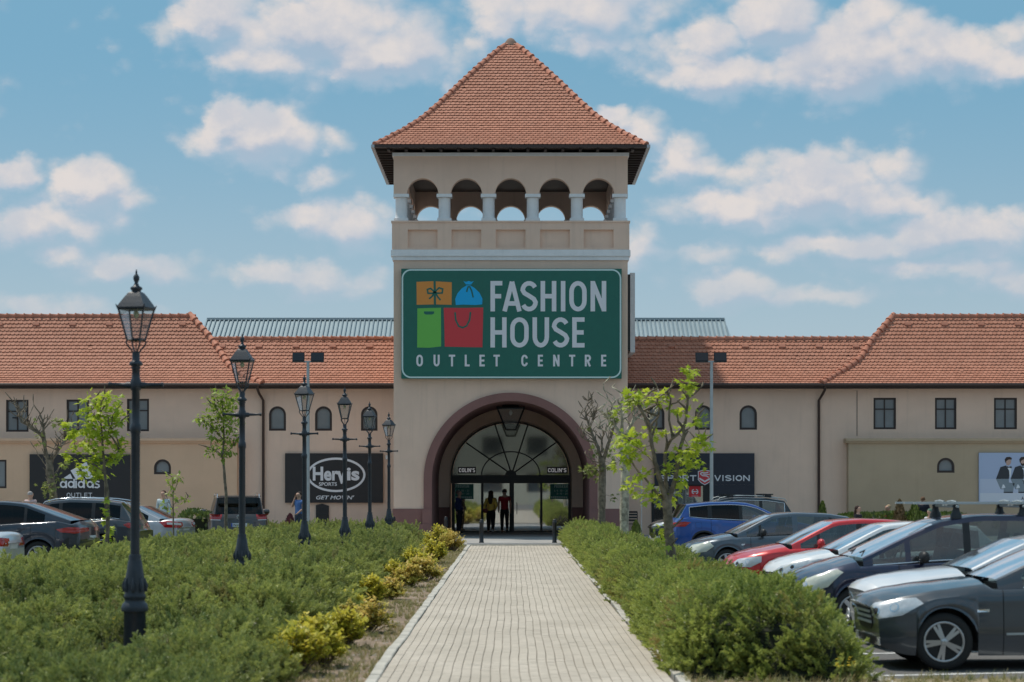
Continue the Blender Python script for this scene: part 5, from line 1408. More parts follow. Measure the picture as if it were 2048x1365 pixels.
SHR = [(590, 1345, 130, 95, 'gold', 'large yellow green shrub, nearest to the camera of all in the soil strip'),
       (645, 1330, 90, 85, 'gold', 'yellow green rounded shrub, second from the camera in the soil strip'),
       (688, 1292, 80, 70, 'gold', 'yellow green shrub with leggy right side, third from the camera'),
       (730, 1262, 95, 62, 'orange', 'loose orange tipped shrub in the middle of the soil strip, beside the bare soil'),
       (742, 1212, 52, 60, 'gold', 'small upright yellow shrub leaning on the dark juniper edge'),
       (815, 1172, 62, 42, 'orange', 'low orange tinged shrub with twiggy foot midway along the path'),
       (850, 1160, 60, 44, 'orange', 'low orange and yellow shrub nearest the kerb midway along the path'),
       (822, 1132, 46, 34, 'gold', 'small bright green shrub against the juniper edge midway along the path'),
       (866, 1126, 60, 40, 'gold', 'yellow orange shrub right below the left foot of the arch'),
       (872, 1100, 50, 44, 'gold', 'rounded lime yellow shrub before the left foot of the arch'),
       (902, 1102, 56, 34, 'orange', 'low pale orange shrub at the far end of the soil strip next to the kerb'),
       (700, 1235, 66, 48, 'gold', 'sparse yellow green shrub behind the loose orange tipped one'),
       (776, 1196, 60, 34, 'orange', 'flat twiggy golden shrub halfway up the soil strip'),
       (792, 1160, 52, 34, 'gold', 'low lime shrub tucked under the juniper edge halfway along the path'),
       (845, 1140, 52, 30, 'gold', 'low lime and orange shrub between two orange ones near the kerb'),
       (886, 1088, 44, 32, 'orange', 'pale orange shrub behind the rounded lime yellow one'),
       (620, 1290, 80, 50, 'gold', 'lime shrub pressed into the juniper behind the nearest shrub')]
for i, a in enumerate(SHR): shrub(i, *a)
# wild flowers with yellow heads
def flower(px, base, hpx, label, d=None):
    d = d or EYE * F / (base - 971); s_ = F / d; h = hpx / s_; x = xof(px, d); z0 = zof(base, d)
    t = thing('yellow_wildflower', label, 'flower', (x, d, z0), group='yellow wildflowers in the beds')
    mb = MB(); mb.tube([(0, 0, -.1), (.01, 0, h * .5), (0, 0, h)], .004, 4); mb.build('stem', M['stem'], t)
    mb = MB()
    for k in range(7):
        a = random.uniform(0, 6.3); q = Vector((math.cos(a) * .03, math.sin(a) * .03, h + random.uniform(-.07, .03)))
        for m_ in range(4):
            b = m_ * PI / 2 + a; v = Vector((math.cos(b), math.sin(b), .3)) * .022; w = Vector((-math.sin(b), math.cos(b), 0)) * .012
            mb.add([q, q + v * .6 + w, q + v, q + v * .6 - w], [(0, 1, 2, 3)])
    mb.build('petals', M['petal'], t)
for a in [(184, 1235, 45, 'yellow wildflower left of the nearest street lamp, high in the juniper', 31), (232, 1285, 50, 'yellow wildflower close against the left side of the nearest street lamp base', 25.5),
          (466, 1222, 26, 'yellow wildflower right of the second street lamp base', 33), (216, 1348, 30, 'yellow wildflower below the nearest street lamp', 22), (234, 1350, 28, 'yellow wildflower lowest in the frame right under the nearest street lamp', 22),
          (470, 1340, 26, 'yellow wildflower in the dark juniper near the lower frame edge', 22.5), (14, 1325, 20, 'yellow wildflower at the far left edge of the juniper', 23), (1680, 1345, 22, 'yellow wildflower left one of the pair in front of the right border', 22.3),
          (1702, 1348, 26, 'yellow wildflower right one of the pair in front of the right border', 22.3), (519, 1200, 20, 'yellow wildflower in the juniper left of the golden shrubs', 34)]:
    flower(a[0], a[1], a[2], a[3], a[4])

# ---------------------------------------------------------------- trees
def tree(label, d, limbs, clumps, bark, leafm, lsize=.11, five=False, twigs=0, base=None, seed=1, name='young_tree', tw_len=.35, group=None, cat='tree', dens=1.7):
    """limbs: list of (pixel path, r0, r1); clumps: (px, py, r px, n)"""
    rnd = random.Random(seed); s_ = F / d
    bx, by = limbs[0][0][0]; x0 = xof(bx, d)
    t = thing(name, label, cat, (x0, d, -.05), group=group)
    def W(px, py, dy=0): return Vector((xof(px, d) - x0, dy, zof(py, d) + .05))
    mb = MB(); ends = []; br = MB()
    alln = []
    for li, (pth, r0, r1) in enumerate(limbs):
        dy0 = 0 if li == 0 else rnd.uniform(-.5, .5); n = len(pth)
        if li == 0: pth = [(pth[0][0], 971 + EYE * s_ + 2)] + list(pth); n += 1
        pts = []
        for k, (px, py) in enumerate(pth):
            f = k / (n - 1); pts.append(W(px, py, dy0 * f if li else 0))
        fine = []
        for a, b in zip(pts, pts[1:]):
            for k in range(4): fine.append(a.lerp(b, k / 4) + Vector((rnd.gauss(0, .006), rnd.gauss(0, .006), 0)) * (1 if li else .5))
        fine.append(pts[-1]); m = len(fine)
        rad = [(r0 + (r1 - r0) * k / (m - 1)) * rnd.uniform(.92, 1.10) for k in range(m)]
        (mb if li == 0 else br).tube(fine, rad, 9 if li == 0 else 6)
        alln += [(fine[k], rad[k]) for k in range(m // (1 if li else 2), m)] if li == 0 else [(fine[k], rad[k]) for k in range(m // 3, m)]
    for _ in range(twigs):
        p, r = alln[rnd.randrange(len(alln))]; a = rnd.uniform(0, 2 * PI); dd = Vector((math.cos(a), math.sin(a) * .8, rnd.uniform(.1, 1.5))).normalized(); L = tw_len * rnd.uniform(.4, 1.2)
        q = p + dd * L * .5 + Vector((0, 0, .02)); e = p + dd * L + Vector((rnd.gauss(0, .05), rnd.gauss(0, .05), .06)); br.tube([p, q, e], [min(r, .034), .020, .010], 4, cap=False); alln.append((e, .004))
    mb.build('trunk', M[bark], t)
    if clumps:
        fol = MB(); tl = []; tw = br
        for (px, py, rp, n) in clumps:
            c = W(px, py, rnd.uniform(-.45, .45)); r = rp / s_
            near = min(alln, key=lambda q: (q[0] - c).length)[0]
            tw.tube([near, near.lerp(c, .5) + Vector((0, 0, .03)), c], [.008, .006, .003], 4, cap=False)
            ct = rnd.uniform(-.18, .18)
            for _ in range(int(n * dens)):
                v = Vector((rnd.gauss(0, .5), rnd.gauss(0, .5), rnd.gauss(0, .42))) * r
                p = c + v; dd = v.normalized() * .8 + Vector((rnd.gauss(0, .5), rnd.gauss(0, .5), rnd.gauss(-.1, .5)))
                leaf_shape(fol, p, dd, Vector((rnd.gauss(0, .3), rnd.gauss(0, .3), 1)), lsize * rnd.uniform(.7, 1.45), max(0, min(1, .5 + ct + rnd.uniform(-.4, .4))), tl, five)
        o = fol.build('crown', M[leafm], t); face_attr(o.data, 'tint', tl)
    if br.v: br.build('branches', M[bark], t)
    return t
# near right tree
tree('leafy young plane tree with bright green leaves in front of the bright blue crossover', 38.0,
     [([(1343, 1130), (1338, 1060), (1333, 1000)], .085, .075), ([(1333, 1005), (1322, 965), (1308, 925), (1300, 880), (1292, 840), (1272, 812)], .05, .018),
      ([(1334, 1000), (1332, 950), (1330, 905), (1342, 880), (1358, 866), (1372, 850)], .035, .018), ([(1338, 1000), (1350, 960), (1357, 915), (1366, 868), (1374, 820), (1376, 775), (1378, 742)], .045, .012),
      ([(1325, 998), (1300, 968), (1280, 945), (1262, 918)], .028, .016), ([(1300, 885), (1312, 850), (1318, 815), (1312, 792)], .026, .012), ([(1366, 868), (1390, 845), (1400, 832)], .018, .008),
      ([(1345, 880), (1338, 840), (1340, 800), (1334, 782)], .022, .01), ([(1292, 845), (1280, 815), (1262, 800)], .018, .008), ([(1308, 925), (1285, 900), (1262, 885)], .018, .008), ([(1357, 915), (1385, 900), (1405, 884)], .014, .006)],
     [(1378, 744, 13, 22), (1374, 768, 15, 24), (1382, 790, 12, 10), (1262, 800, 20, 26), (1288, 795, 18, 24), (1240, 815, 16, 16), (1315, 800, 16, 18), (1335, 790, 14, 14), (1345, 812, 14, 12), (1392, 840, 18, 22),
      (1368, 820, 12, 9), (1405, 882, 17, 22), (1378, 900, 22, 34), (1392, 925, 18, 24), (1365, 935, 20, 24), (1350, 905, 14, 14), (1262, 885, 24, 36), (1238, 878, 15, 14), (1250, 912, 20, 28), (1275, 905, 18, 22), (1232, 930, 12, 9),
      (1290, 950, 17, 14), (1264, 975, 18, 20), (1290, 988, 18, 16), (1310, 1000, 16, 14), (1345, 990, 18, 18), (1360, 960, 18, 22), (1325, 870, 12, 7), (1300, 868, 12, 9), (1330, 935, 12, 7), (1330, 1085, 12, 7), (1322, 1060, 10, 7), (1360, 860, 10, 6)],
     'bark', 'leafbright', .102, True, 44, seed=3, tw_len=.28, name='plane_tree', dens=1.15)
# pollards to the right of the arch
tree('tall pollarded plane tree with smooth pale trunk and knobbly bare crown right of the arch', 60.5,
     [([(1248, 1075), (1249, 1000), (1250, 940), (1248, 900), (1246, 868)], .135, .11), ([(1247, 880), (1232, 855), (1218, 838), (1208, 832)], .05, .028), ([(1246, 875), (1243, 840), (1240, 810), (1246, 790)], .05, .022),
      ([(1248, 875), (1262, 850), (1275, 835), (1292, 820)], .05, .024), ([(1240, 830), (1226, 815), (1222, 800)], .025, .012), ([(1262, 850), (1270, 825), (1268, 802)], .026, .012), ([(1275, 835), (1290, 842), (1305, 838)], .022, .01), ([(1230, 852), (1212, 862), (1196, 858)], .022, .01)],
     [(1228, 835, 12, 10), (1258, 872, 12, 10), (1275, 870, 10, 8), (1238, 900, 8, 5)], 'barkpale', 'leafmid', .12, True, 150, seed=5, tw_len=.27, name='plane_tree')
tree('short rough barked pollarded plane tree beside the right foot of the big arch', 74.0,
     [([(1203, 1045), (1204, 990), (1205, 940), (1203, 915)], .125, .12), ([(1203, 925), (1196, 895), (1186, 872), (1178, 848), (1172, 832)], .07, .03), ([(1206, 925), (1214, 895), (1222, 870), (1228, 852)], .07, .035), ([(1190, 885), (1175, 882), (1163, 876)], .035, .016),
      ([(1205, 905), (1204, 880), (1210, 862)], .045, .02), ([(1180, 855), (1188, 838), (1186, 828)], .02, .01)],
     [(1180, 945, 10, 8), (1190, 938, 12, 14), (1176, 938, 10, 8), (1225, 930, 10, 7), (1165, 942, 6, 4), (1196, 955, 9, 7), (1215, 905, 9, 6), (1185, 905, 10, 7), (1225, 995, 9, 5), (1170, 862, 8, 4)], 'bark', 'leafdull', .13, True, 120, seed=8, tw_len=.28, name='plane_tree')
# left trees
tree('young tree with bright lime green leaves standing before the dark triangle logo board', 50.0,
     [([(214, 1088), (216, 1030), (215, 985), (209, 940), (206, 905), (204, 870), (200, 835), (202, 800)], .055, .012), ([(207, 930), (222, 915), (240, 902), (252, 892)], .016, .006), ([(209, 945), (190, 930), (172, 915), (155, 900)], .016, .006),
      ([(206, 905), (188, 885), (170, 868)], .016, .006), ([(204, 880), (222, 862), (240, 850)], .014, .006), ([(202, 850), (188, 830), (176, 815)], .012, .005)],
     [(205, 800, 22, 34), (228, 805, 20, 30), (180, 800, 16, 20), (190, 825, 26, 46), (225, 830, 24, 40), (170, 850, 26, 44), (205, 855, 26, 40), (240, 845, 16, 20), (150, 865, 14, 16), (160, 885, 24, 40), (190, 885, 28, 46), (225, 875, 20, 30),
      (245, 890, 16, 22), (155, 915, 22, 32), (185, 920, 26, 40), (215, 915, 20, 24), (240, 905, 14, 14), (165, 935, 18, 22), (195, 945, 18, 20), (182, 955, 12, 10), (210, 1040, 7, 8), (212, 1060, 8, 12), (209, 1078, 8, 12), (216, 1025, 6, 6), (214, 1000, 5, 4)],
     'bark', 'leafbright', .125, True, 16, seed=11, dens=.95)
tree('slim young tree with mid green crown between the second street lamp and brown SUV', 68.0,
     [([(452, 1050), (452, 990), (448, 940), (446, 910), (448, 870), (446, 830), (445, 795)], .06, .014), ([(447, 920), (432, 905), (418, 893)], .02, .008), ([(448, 910), (462, 895), (472, 880)], .02, .008), ([(447, 880), (430, 860), (410, 842)], .018, .008), ([(447, 860), (462, 840), (466, 815)], .018, .008), ([(446, 840), (432, 815), (428, 795)], .016, .007)],
     [(455, 792, 16, 34), (430, 800, 16, 34), (468, 800, 10, 16), (440, 820, 20, 50), (460, 825, 16, 36), (425, 840, 18, 40), (448, 850, 20, 46), (408, 842, 10, 14), (468, 850, 12, 24), (430, 868, 16, 30), (455, 875, 16, 30), (400, 835, 8, 9), (472, 882, 8, 10), (440, 895, 14, 20), (425, 905, 10, 12), (462, 900, 10, 14), (446, 915, 8, 8)],
     'bark', 'leafmid', .15, False, 16, seed=12, dens=1.8)
tree('small sapling with sparse pale leaves beside the youth in the light hooded top', 66.0,
     [([(347, 1060), (346, 1020), (346, 985), (345, 955)], .028, .010), ([(346, 1020), (338, 1005), (333, 990)], .01, .005), ([(346, 1010), (358, 1000), (372, 1000)], .01, .005), ([(346, 985), (356, 970), (362, 958)], .009, .004)],
     [(345, 955, 8, 14), (358, 955, 7, 10), (350, 972, 8, 12), (338, 985, 6, 7), (352, 995, 7, 10), (374, 1000, 7, 12), (332, 1010, 7, 10), (342, 1022, 5, 6), (366, 1005, 5, 5)], 'bark', 'leafmid', .12, False, 4, seed=13, name='sapling')
tree('gnarled pollarded plane tree with bare knotted arms left of the bright lime tree', 76.0,
     [([(110, 1010), (104, 975), (100, 945), (98, 920)], .15, .12), ([(98, 930), (92, 900), (88, 875), (76, 862), (62, 852), (48, 845)], .07, .035), ([(100, 925), (112, 905), (122, 888), (126, 872)], .07, .03), ([(90, 885), (86, 860), (84, 840), (78, 825)], .045, .02),
      ([(122, 888), (134, 878), (140, 868)], .035, .015), ([(62, 852), (46, 835), (36, 832)], .035, .015)],
     [(80, 868, 10, 7), (90, 885, 9, 6), (75, 845, 8, 5), (104, 975, 12, 16), (98, 990, 10, 10), (118, 955, 8, 6), (112, 845, 9, 8), (125, 930, 9, 8)], 'bark', 'leafdull', .13, True, 130, seed=14, tw_len=.40, name='plane_tree')
# small conifers and low hedges by the wall
def conifer(px, base, h_px, w_px, d, label, m_='conifer', name='small_conifer', cat='conifer', seed=1):
    rnd = random.Random(seed); s_ = F / d; x = xof(px, d); h = h_px / s_ + .5; w = w_px / s_ / 2
    t = thing(name, label, cat, (x, d, 0)); z1 = zof(base - h_px, d); mb = MB(); mb.tube([(0, 0, 0), (0, 0, z1 * .9)], [.04, .012], 6); mb.build('stem', M['bark'], t)
    fol = MB(); tl = []
    for _ in range(900):
        q = rnd.random() ** .8; z = z1 * (.25 + .75 * q); r = w * (1 - q) ** .6 * rnd.random() ** .4 * 1.1; a = rnd.uniform(0, 2 * PI)
        p = Vector((r * math.cos(a), r * math.sin(a), z)); leaf_shape(fol, p, Vector((math.cos(a) * .6, math.sin(a) * .6, 1 + rnd.random())), Vector((math.cos(a), math.sin(a), .1)), rnd.uniform(.06, .13), rnd.random(), tl)
    o = fol.build('foliage', M[m_], t); face_attr(o.data, 'tint', tl)
conifer(1645, 1022, 16, 26, 85, 'small dark green conifer at the foot of the right downpipe', seed=2)
conifer(1799, 1035, 32, 34, 82, 'browned small conifer between the two seated women by the right wall', 'conbrown', seed=3)
conifer(1829, 1035, 26, 36, 82, 'bright green small conifer in front of the standing dark clothed person', seed=4)
conifer(1998, 1030, 16, 30, 82, 'small green conifer below the fashion poster', seed=5)
conifer(580, 1048, 16, 30, 81, 'low purple leaved shrub left of the walking man in blue', 'purple', 'purple_shrub', 'shrub', seed=6)
conifer(1272, 1062, 16, 26, 76, 'small dark box bush behind the pale plane trunk', 'conifer', 'box_bush', 'shrub', seed=7)
def low_hedge(px0, px1, top, d, label, m_='conifer', seed=1, depth=1.2):
    rnd = random.Random(seed); x0, x1 = xof(px0, d), xof(px1, d); z1 = zof(top, d); t = thing('low_hedge', label, 'hedge', ((x0 + x1) / 2, d, 0)); hw = (x1 - x0) / 2
    fol = MB(); tl = []; n = int(1300 * hw * z1)
    for _ in range(n):
        x = rnd.uniform(-hw, hw); y = rnd.uniform(-depth / 2, depth / 2); zt = z1 * (1 + .12 * nz(x + px0, y, 1.2, 3)) * (1 - .3 * (abs(x) / hw) ** 6); z = zt * (1 - rnd.random() ** 3 * .9)
        leaf_shape(fol, Vector((x, y, z)), Vector((rnd.gauss(0, .5), rnd.gauss(-.3, .5), 1)), Vector((0, -1, .3)), rnd.uniform(.08, .17), rnd.random() * .8, tl)
    o = fol.build('foliage', M[m_], t); face_attr(o.data, 'tint', tl)
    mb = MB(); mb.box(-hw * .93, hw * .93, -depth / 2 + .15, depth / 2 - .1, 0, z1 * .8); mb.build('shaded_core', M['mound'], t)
low_hedge(360, 428, 1026, 76, 'dark green spreading hedge left of the SUV seen from behind', seed=2)
low_hedge(1660, 1955, 1030, 83, 'low clipped green hedge in front of the right wall behind the parked cars', seed=3)
# ================================================================ CARS
M['tyre'] = mat('tyre rubber', (.018, .018, .018), .85, bump=.2, bscale=60)
M['rim'] = mat('alloy rim', (.48, .49, .50), .3, metal=.8)
M['rimdark'] = mat('brake shadow', (.02, .02, .022), .7)
M['trim'] = mat('black car trim', (.015, .015, .016), .5)
M['seam'] = mat('panel gap', (.006, .006, .007), .9)
M['chrome'] = mat('chrome', (.75, .76, .78), .12, metal=1.0)
M['carglass'] = glass_mat('car glass', (.38, .45, .43), .05, .09, .05)
M['carglassdark'] = glass_mat('dark car glass', (.05, .055, .06), .0, .08, 0, .55)
M['seat'] = mat('grey seat cloth', (.07, .07, .075), .9)
M['brightbar'] = mat('bright grille bar', (.74, .75, .77), .4, metal=.3)
M['lampclear'] = mat('clear headlamp', (.66, .68, .70), .25, metal=.3, spec=.9, coat=1, var=.10, vscale=30)
M['lampmilky'] = mat('milky headlamp', (.62, .64, .54), .25, spec=.8, coat=.8, var=.12, vscale=9)
M['lampred'] = mat('red tail lamp', (.48, .01, .012), .12, coat=1, var=.25, vscale=12)
M['lampwhite'] = mat('white tail lamp', (.72, .70, .70), .15, coat=1)
M['plate'] = mat('number plate', (.72, .73, .74), .4)
M['plateblue'] = mat('plate blue', (.02, .08, .45), .4)
import bmesh
def weld(o, ang=38):
    me = o.data; bm = bmesh.new(); bm.from_mesh(me); bmesh.ops.remove_doubles(bm, verts=bm.verts, dist=.0015); bm.to_mesh(me); bm.free(); me.set_sharp_from_angle(angle=R(ang)); return o
def paint(name, c, metal=.35):
    return mat('car paint ' + name, c, .32, metal=metal, coat=1.0, var=.05, vscale=2)
def lerp_tab(tab, x):
    if x <= tab[0][0]: return tab[0][1]
    for a, b in zip(tab, tab[1:]):
        if x <= b[0]:
            t = (x - a[0]) / (b[0] - a[0]); t = t * t * (3 - 2 * t) * .35 + t * .65
            return a[1] + (b[1] - a[1]) * t
    return tab[-1][1]
def rim_mesh(style, r):
    m = MB(); rr = r * .70
    T = Matrix.Rotation(PI / 2, 4, 'X')
    m.lathe([(rr, -.02), (rr * 1.02, .0), (rr * 1.0, .012), (rr * .90, .004), (rr * .88, -.05)], 28, T=T, mi=0)
    n, w = {'ten': (5, 2), 'five': (5, 1), 'seven': (7, 1)}[style]
    for k in range(n):
        for j in range(w):
            a = 2 * PI * k / n + (j - .5) * .26 * (w - 1)
            c, s = math.cos(a), math.sin(a); px, pz = -s, c; hw = .020 if w == 2 else .034
            vs = []
            for rad, ww, yy in ((rr * .16, hw * 1.0, -.012), (rr * .92, hw * .8, .002)):
                for sg in (-1, 1): vs.append((c * rad + px * ww * sg, -yy * -1 - .0, s * rad + pz * ww * sg))
            v0 = [(v[0], v[1] - .004, v[2]) for v in vs]; v1 = [(v[0], v[1] + .035, v[2]) for v in vs]
            m.add(v0 + v1, [(0, 1, 3, 2), (0, 4, 5, 1), (2, 3, 7, 6), (1, 5, 7, 3), (0, 2, 6, 4)], 0)
    m.lathe([(rr * .2, -.02), (rr * .2, .012), (rr * .12, .022), (.001, .022)], 14, T=T)
    m.lathe([(rr * .88, -.10), (rr * .88, -.095)], 24, T=T, mi=1)
    return m.mesh('rim', [M['rim'], M['rimdark']])
RIMS = {}
def tyre_mesh(r, w):
    m = MB(); T = Matrix.Rotation(PI / 2, 4, 'X')
    m.lathe([(r * .70, -w / 2 + .01), (r * .74, -w / 2), (r * .90, -w / 2 - .004), (r * .975, -w / 2 + .02), (r, -w / 2 + .045), (r, w / 2 - .045), (r * .975, w / 2 - .02), (r * .90, w / 2 + .004), (r * .74, w / 2), (r * .70, w / 2 - .01)], 36, T=T)
    return m.mesh('tyre', M['tyre'])
def car(name, label, cat, nose, heading, sp, pnt, detail=(), glass='carglass', rear_glass=None, group='cars parked beside the path', nose_left=True):
    """sp: spec; local nose at -x; heading turns the car about z"""
    L, W, H = sp['L'], sp['W'], sp['H']; xf, xr = sp['xf'], sp['xr']; rw = sp['rw']
    hx = math.cos(heading); hy = math.sin(heading)
    ctr = Vector((nose[0] + hx * L / 2, nose[1] + hy * L / 2, LOT))
    root = thing(name, label, cat, ctr, heading, group)
    hood, belt, roof = sp['hood'], sp['belt'], sp['roof']
    ws0, ws1, rg1, rg0 = sp['ws0'], sp['ws1'], sp['rg1'], sp['rg0']
    tail = sp['tail']
    def topz(x):      # lower body centre height
        if x < ws0: return lerp_tab(hood, x)
        if x > rg0: return lerp_tab(tail, x)
        return lerp_tab(belt, x) + .03
    def botz(x):
        z = .17 + .10 * max(0, 1 - x / .5) ** 2 + .13 * max(0, 1 - (L - x) / .6) ** 2
        return z
    ar = rw + .055
    def archz(x):
        for xc in (xf, xr):
            d = abs(x - xc)
            if d < ar: return rw + math.sqrt(max(0, ar * ar - d * d)) - .0
        return 0
    def hwid(x):
        rn, rt = .75, .55; k = 1
        if x < rn: k = 1 - sp.get('nt', .17) * (1 - x / rn) ** 2.1
        if x > L - rt: k = 1 - .10 * (1 - (L - x) / rt) ** 2.2
        return W / 2 * k
    xs = [0, .012, .035, .07, .12, .19, .28, .38, .5, .62]
    x = .72
    while x < L - .5: xs.append(x); x += .10
    xs += [L - .45, L - .34, L - .24, L - .15, L - .08, L - .035, L - .01, L]
    for xc in (xf, xr):
        xs = [x for x in xs if abs(abs(x - xc) - ar) > .04]
        for k in range(13): xs.append(xc - ar * math.cos(PI * k / 12) * .9999)
        xs += [xc - ar - .003, xc + ar + .003]
    doors = sp['doors']
    for dx in doors: xs = [x for x in xs if abs(x - dx) > .02] + [dx - .0055, dx + .0055]
    hg = ws0 - .12
    xs = [x for x in xs if abs(x - ws0) > .03] + [ws0]; xs = [x for x in xs if abs(x - rg0) > .03] + [rg0]
    xs = sorted(set(round(x, 4) for x in xs))
    bow, bowt = sp.get('bow', .20), .10
    def place(x, y, z):
        w = W / 2; q = (abs(y) / w) ** 2
        fx = x + bow * q * max(0, 1 - x / 1.1) ** 2 - bowt * q * max(0, 1 - (L - x) / .9) ** 2
        # vertical rounding of the nose and tail
        if x < .3: fx += .05 * (1 - x / .3) * max(0, (.42 - z)) / .2
        return Vector((fx - L / 2, y, z))
    rows = []
    for x in xs:
        hw = hwid(x); az = archz(x); zb = max(botz(x), az); zt = topz(x); zs = min(lerp_tab(belt, x), zt - .045)
        if zs < zb + .06: zs = zb + .06; zt = max(zt, zs + .04)
        fl = .012 * (1 if az > 0 else 0)
        mz = lambda f: zb + (zs - zb) * f
        hwb = hw * (.955 if az == 0 else 1.0) + fl
        sec = [(hwb, zb), (hw * .985 + fl, mz(.14)), (hw + fl * .8, mz(.32)), (hw + fl * .3, mz(.5)), (hw * .992, mz(.66)), (hw * .985 + .0, mz(.76)), (hw * .985, mz(.80)), (hw * .978, mz(.92)), (hw * .955, zs)]
        if x <= ws0 or x >= rg0:
            dz = zt - zs
            sec += [(hw * .915, zs + dz * .38), (hw * .86, zs + dz * .58), (hw * .60, zs + dz * .88), (hw * .3, zs + dz * .98), (0, zt)]
        else:
            sec += [(hw * .935, zs + .012), (hw * .885, zs + .016)]
            sec += [(hw * .885, zs + .012)] * 3
        rows.append([(x, y, z) for y, z in sec])
    NV = 14
    body = MB(); doorm = {(k, s): MB() for k in range(len(doors) - 1) for s in (-1, 1)}; hoodm = MB(); bump = MB()
    for s in (-1, 1):
        V = [[place(x, -s * y, z) for x, y, z in r] for r in rows]
        for i in range(len(xs) - 1):
            xm = (xs[i] + xs[i + 1]) / 2
            for v in range(NV - 1):
                cab = ws0 < xm < rg0
                if cab and v >= 10: continue
                q = [V[i][v], V[i + 1][v], V[i + 1][v + 1], V[i][v + 1]]
                if s > 0: q = q[::-1]
                if (q[0] - q[2]).length < 1e-5: continue
                tgt = body; mi = 0
                seam = any(abs(xm - dx) < .004 for dx in doors)
                if seam and v < 9: mi = 1
                elif v < 9:
                    for k in range(len(doors) - 1):
                        if doors[k] < xm < doors[k + 1] and not (archz(xm) > 0 and v < 2): tgt = doorm[(k, s)]
                if v == 9 and (xm < ws0 or xm > rg0) and False: mi = 1
                if xm < ws0 and xm > .10 and v >= 10: tgt = hoodm
                if v == 0 and archz(xm) == 0 and sp.get('cladding'): mi = 2
                if sp.get('cladding') and archz(xm) > 0 and v < 1: mi = 2
                tgt.add(q, [(0, 1, 2, 3)], mi, True)
    # end caps
    for i, rev in ((0, False), (len(xs) - 1, True)):
        Lp = [place(*p) for p in rows[i]]; Rp = [place(p[0], -p[1], p[2]) for p in rows[i]]
        for v in range(NV - 1):
            q = [Lp[v], Lp[v + 1], Rp[v + 1], Rp[v]]
            if rev: q = q[::-1]
            body.add(q, [(0, 1, 2, 3)], 0, True)
    # inner arch liners and floor pan
    body.box(-L / 2 + .35, L / 2 - .3, -W / 2 + .26, W / 2 - .26, .20, .50, 3)
    for xc in (xf, xr):
        for s in (-1, 1):
            vs = []; n = 14
            for k in range(n + 1):
                a = PI * k / n; cx = xc - ar * math.cos(a); cz = rw + ar * math.sin(a)
                vs += [place(cx, s * (W / 2 - .03), cz), Vector((cx - L / 2, s * (W / 2 - .34), cz))]
            body.add(vs, [(2 * k, 2 * k + 1, 2 * k + 3, 2 * k + 2) for k in range(n)], 3)
            body.box(xc - L / 2 - ar, xc - L / 2 + ar, s * (W / 2 - .35) - .01, s * (W / 2 - .35) + .01, .18, rw + ar, 3)
    mats = [pnt, M['seam'], M['trim'], M['rimdark']]
    bo = weld(body.build('body', mats, root))
    dob = []
    for k, dm in doorm.items(): dob.append(weld(dm.build('door', mats, root)))
    weld(hoodm.build('bonnet', mats, root))
    # ---------------- greenhouse
    gx = [ws0]
    n = 7
    for k in range(1, n): gx.append(ws0 + (ws1 - ws0) * k / n)
    gx.append(ws1)
    x = ws1 + .12
    while x < rg1 - .06: gx.append(x); x += .16
    gx.append(rg1)
    for k in range(1, 6): gx.append(rg1 + (rg0 - rg1) * k / 5)
    piers = sp['pillars']         # (x0, x1) painted or black bars between side windows
    for a, b, _ in piers: gx = [x for x in gx if abs(x - a) > .03 and abs(x - b) > .03] + [a, b]
    s0, s1 = sp['side']           # side glass limits
    gx = [x for x in gx if abs(x - s0) > .03 and abs(x - s1) > .03] + [s0, s1]
    if rg1 not in gx: gx.append(rg1)
    if ws1 not in gx: gx.append(ws1)
    gx = sorted(set(gx))
    zr = lambda x: lerp_tab(roof, x)
    def gz(x):
        b = lerp_tab(belt, x) + .012
        if x < ws1: t = (x - ws0) / (ws1 - ws0); b0 = topz(ws0 - .001); return b0 + (zr(ws1) - b0) * (t * (1.10 - .10 * t))
        if x > rg1:
            t = (rg0 - x) / (rg0 - rg1); b0 = topz(rg0 + .001); return b0 + (zr(rg1) - b0) * (t ** sp.get('rgp', .85))
        return zr(x)
    tum = sp.get('tum', .20); pw = sp.get('pw', .06)
    grows = []
    for x in gx:
        hb = hwid(x) * .885; zb = min(lerp_tab(belt, x), topz(min(max(x, ws0 + .001), rg0 - .001)) - .045) + .012; zt = max(gz(x), zb + .004); hh = zt - zb
        k = hh / (H - .9); hr = hb - tum * min(1, k) * .8
        crown = .035 * min(1, hh / .2)
        zrail = zt - crown
        gt = max(0, 1 - pw / max(hh, .001)) if hh > pw else 0
        sec = []
        bulge = lambda f: hb + (hr - hb) * (f ** 1.25)
        for f in (0, .06 * (1 if gt > .1 else 0), max(.06, gt * .5) if gt > .1 else 0, gt, (1 + gt) / 2, 1): sec.append((bulge(f), zb + (zrail - zb) * f))
        sec += [(hr * .955, zrail + crown * .5), (hr * .80, zrail + crown * .78), (hr * .4, zrail + crown * .97), (0, zt)]
        grows.append([Vector((x - L / 2, y, z)) for y, z in sec])
    shell = MB(); ws = MB(); rw_ = MB(); side_ = {}; bars = MB()
    wb = sp.get('wsbow', .07)
    def bend(v, x):
        w = W / 2
        q = (abs(v.y) / w) ** 2
        if x < ws1: v = v + Vector((wb * q * (1 - (x - ws0) / (ws1 - ws0)) * .8 + wb * q * .25, 0, 0))
        elif x < ws1 + .25: v = v + Vector((wb * q * .25 * (1 - (x - ws1) / .25), 0, 0))
        if x > rg1: v = v - Vector((.10 * q * (x - rg1) / (rg0 - rg1), 0, 0))
        return v
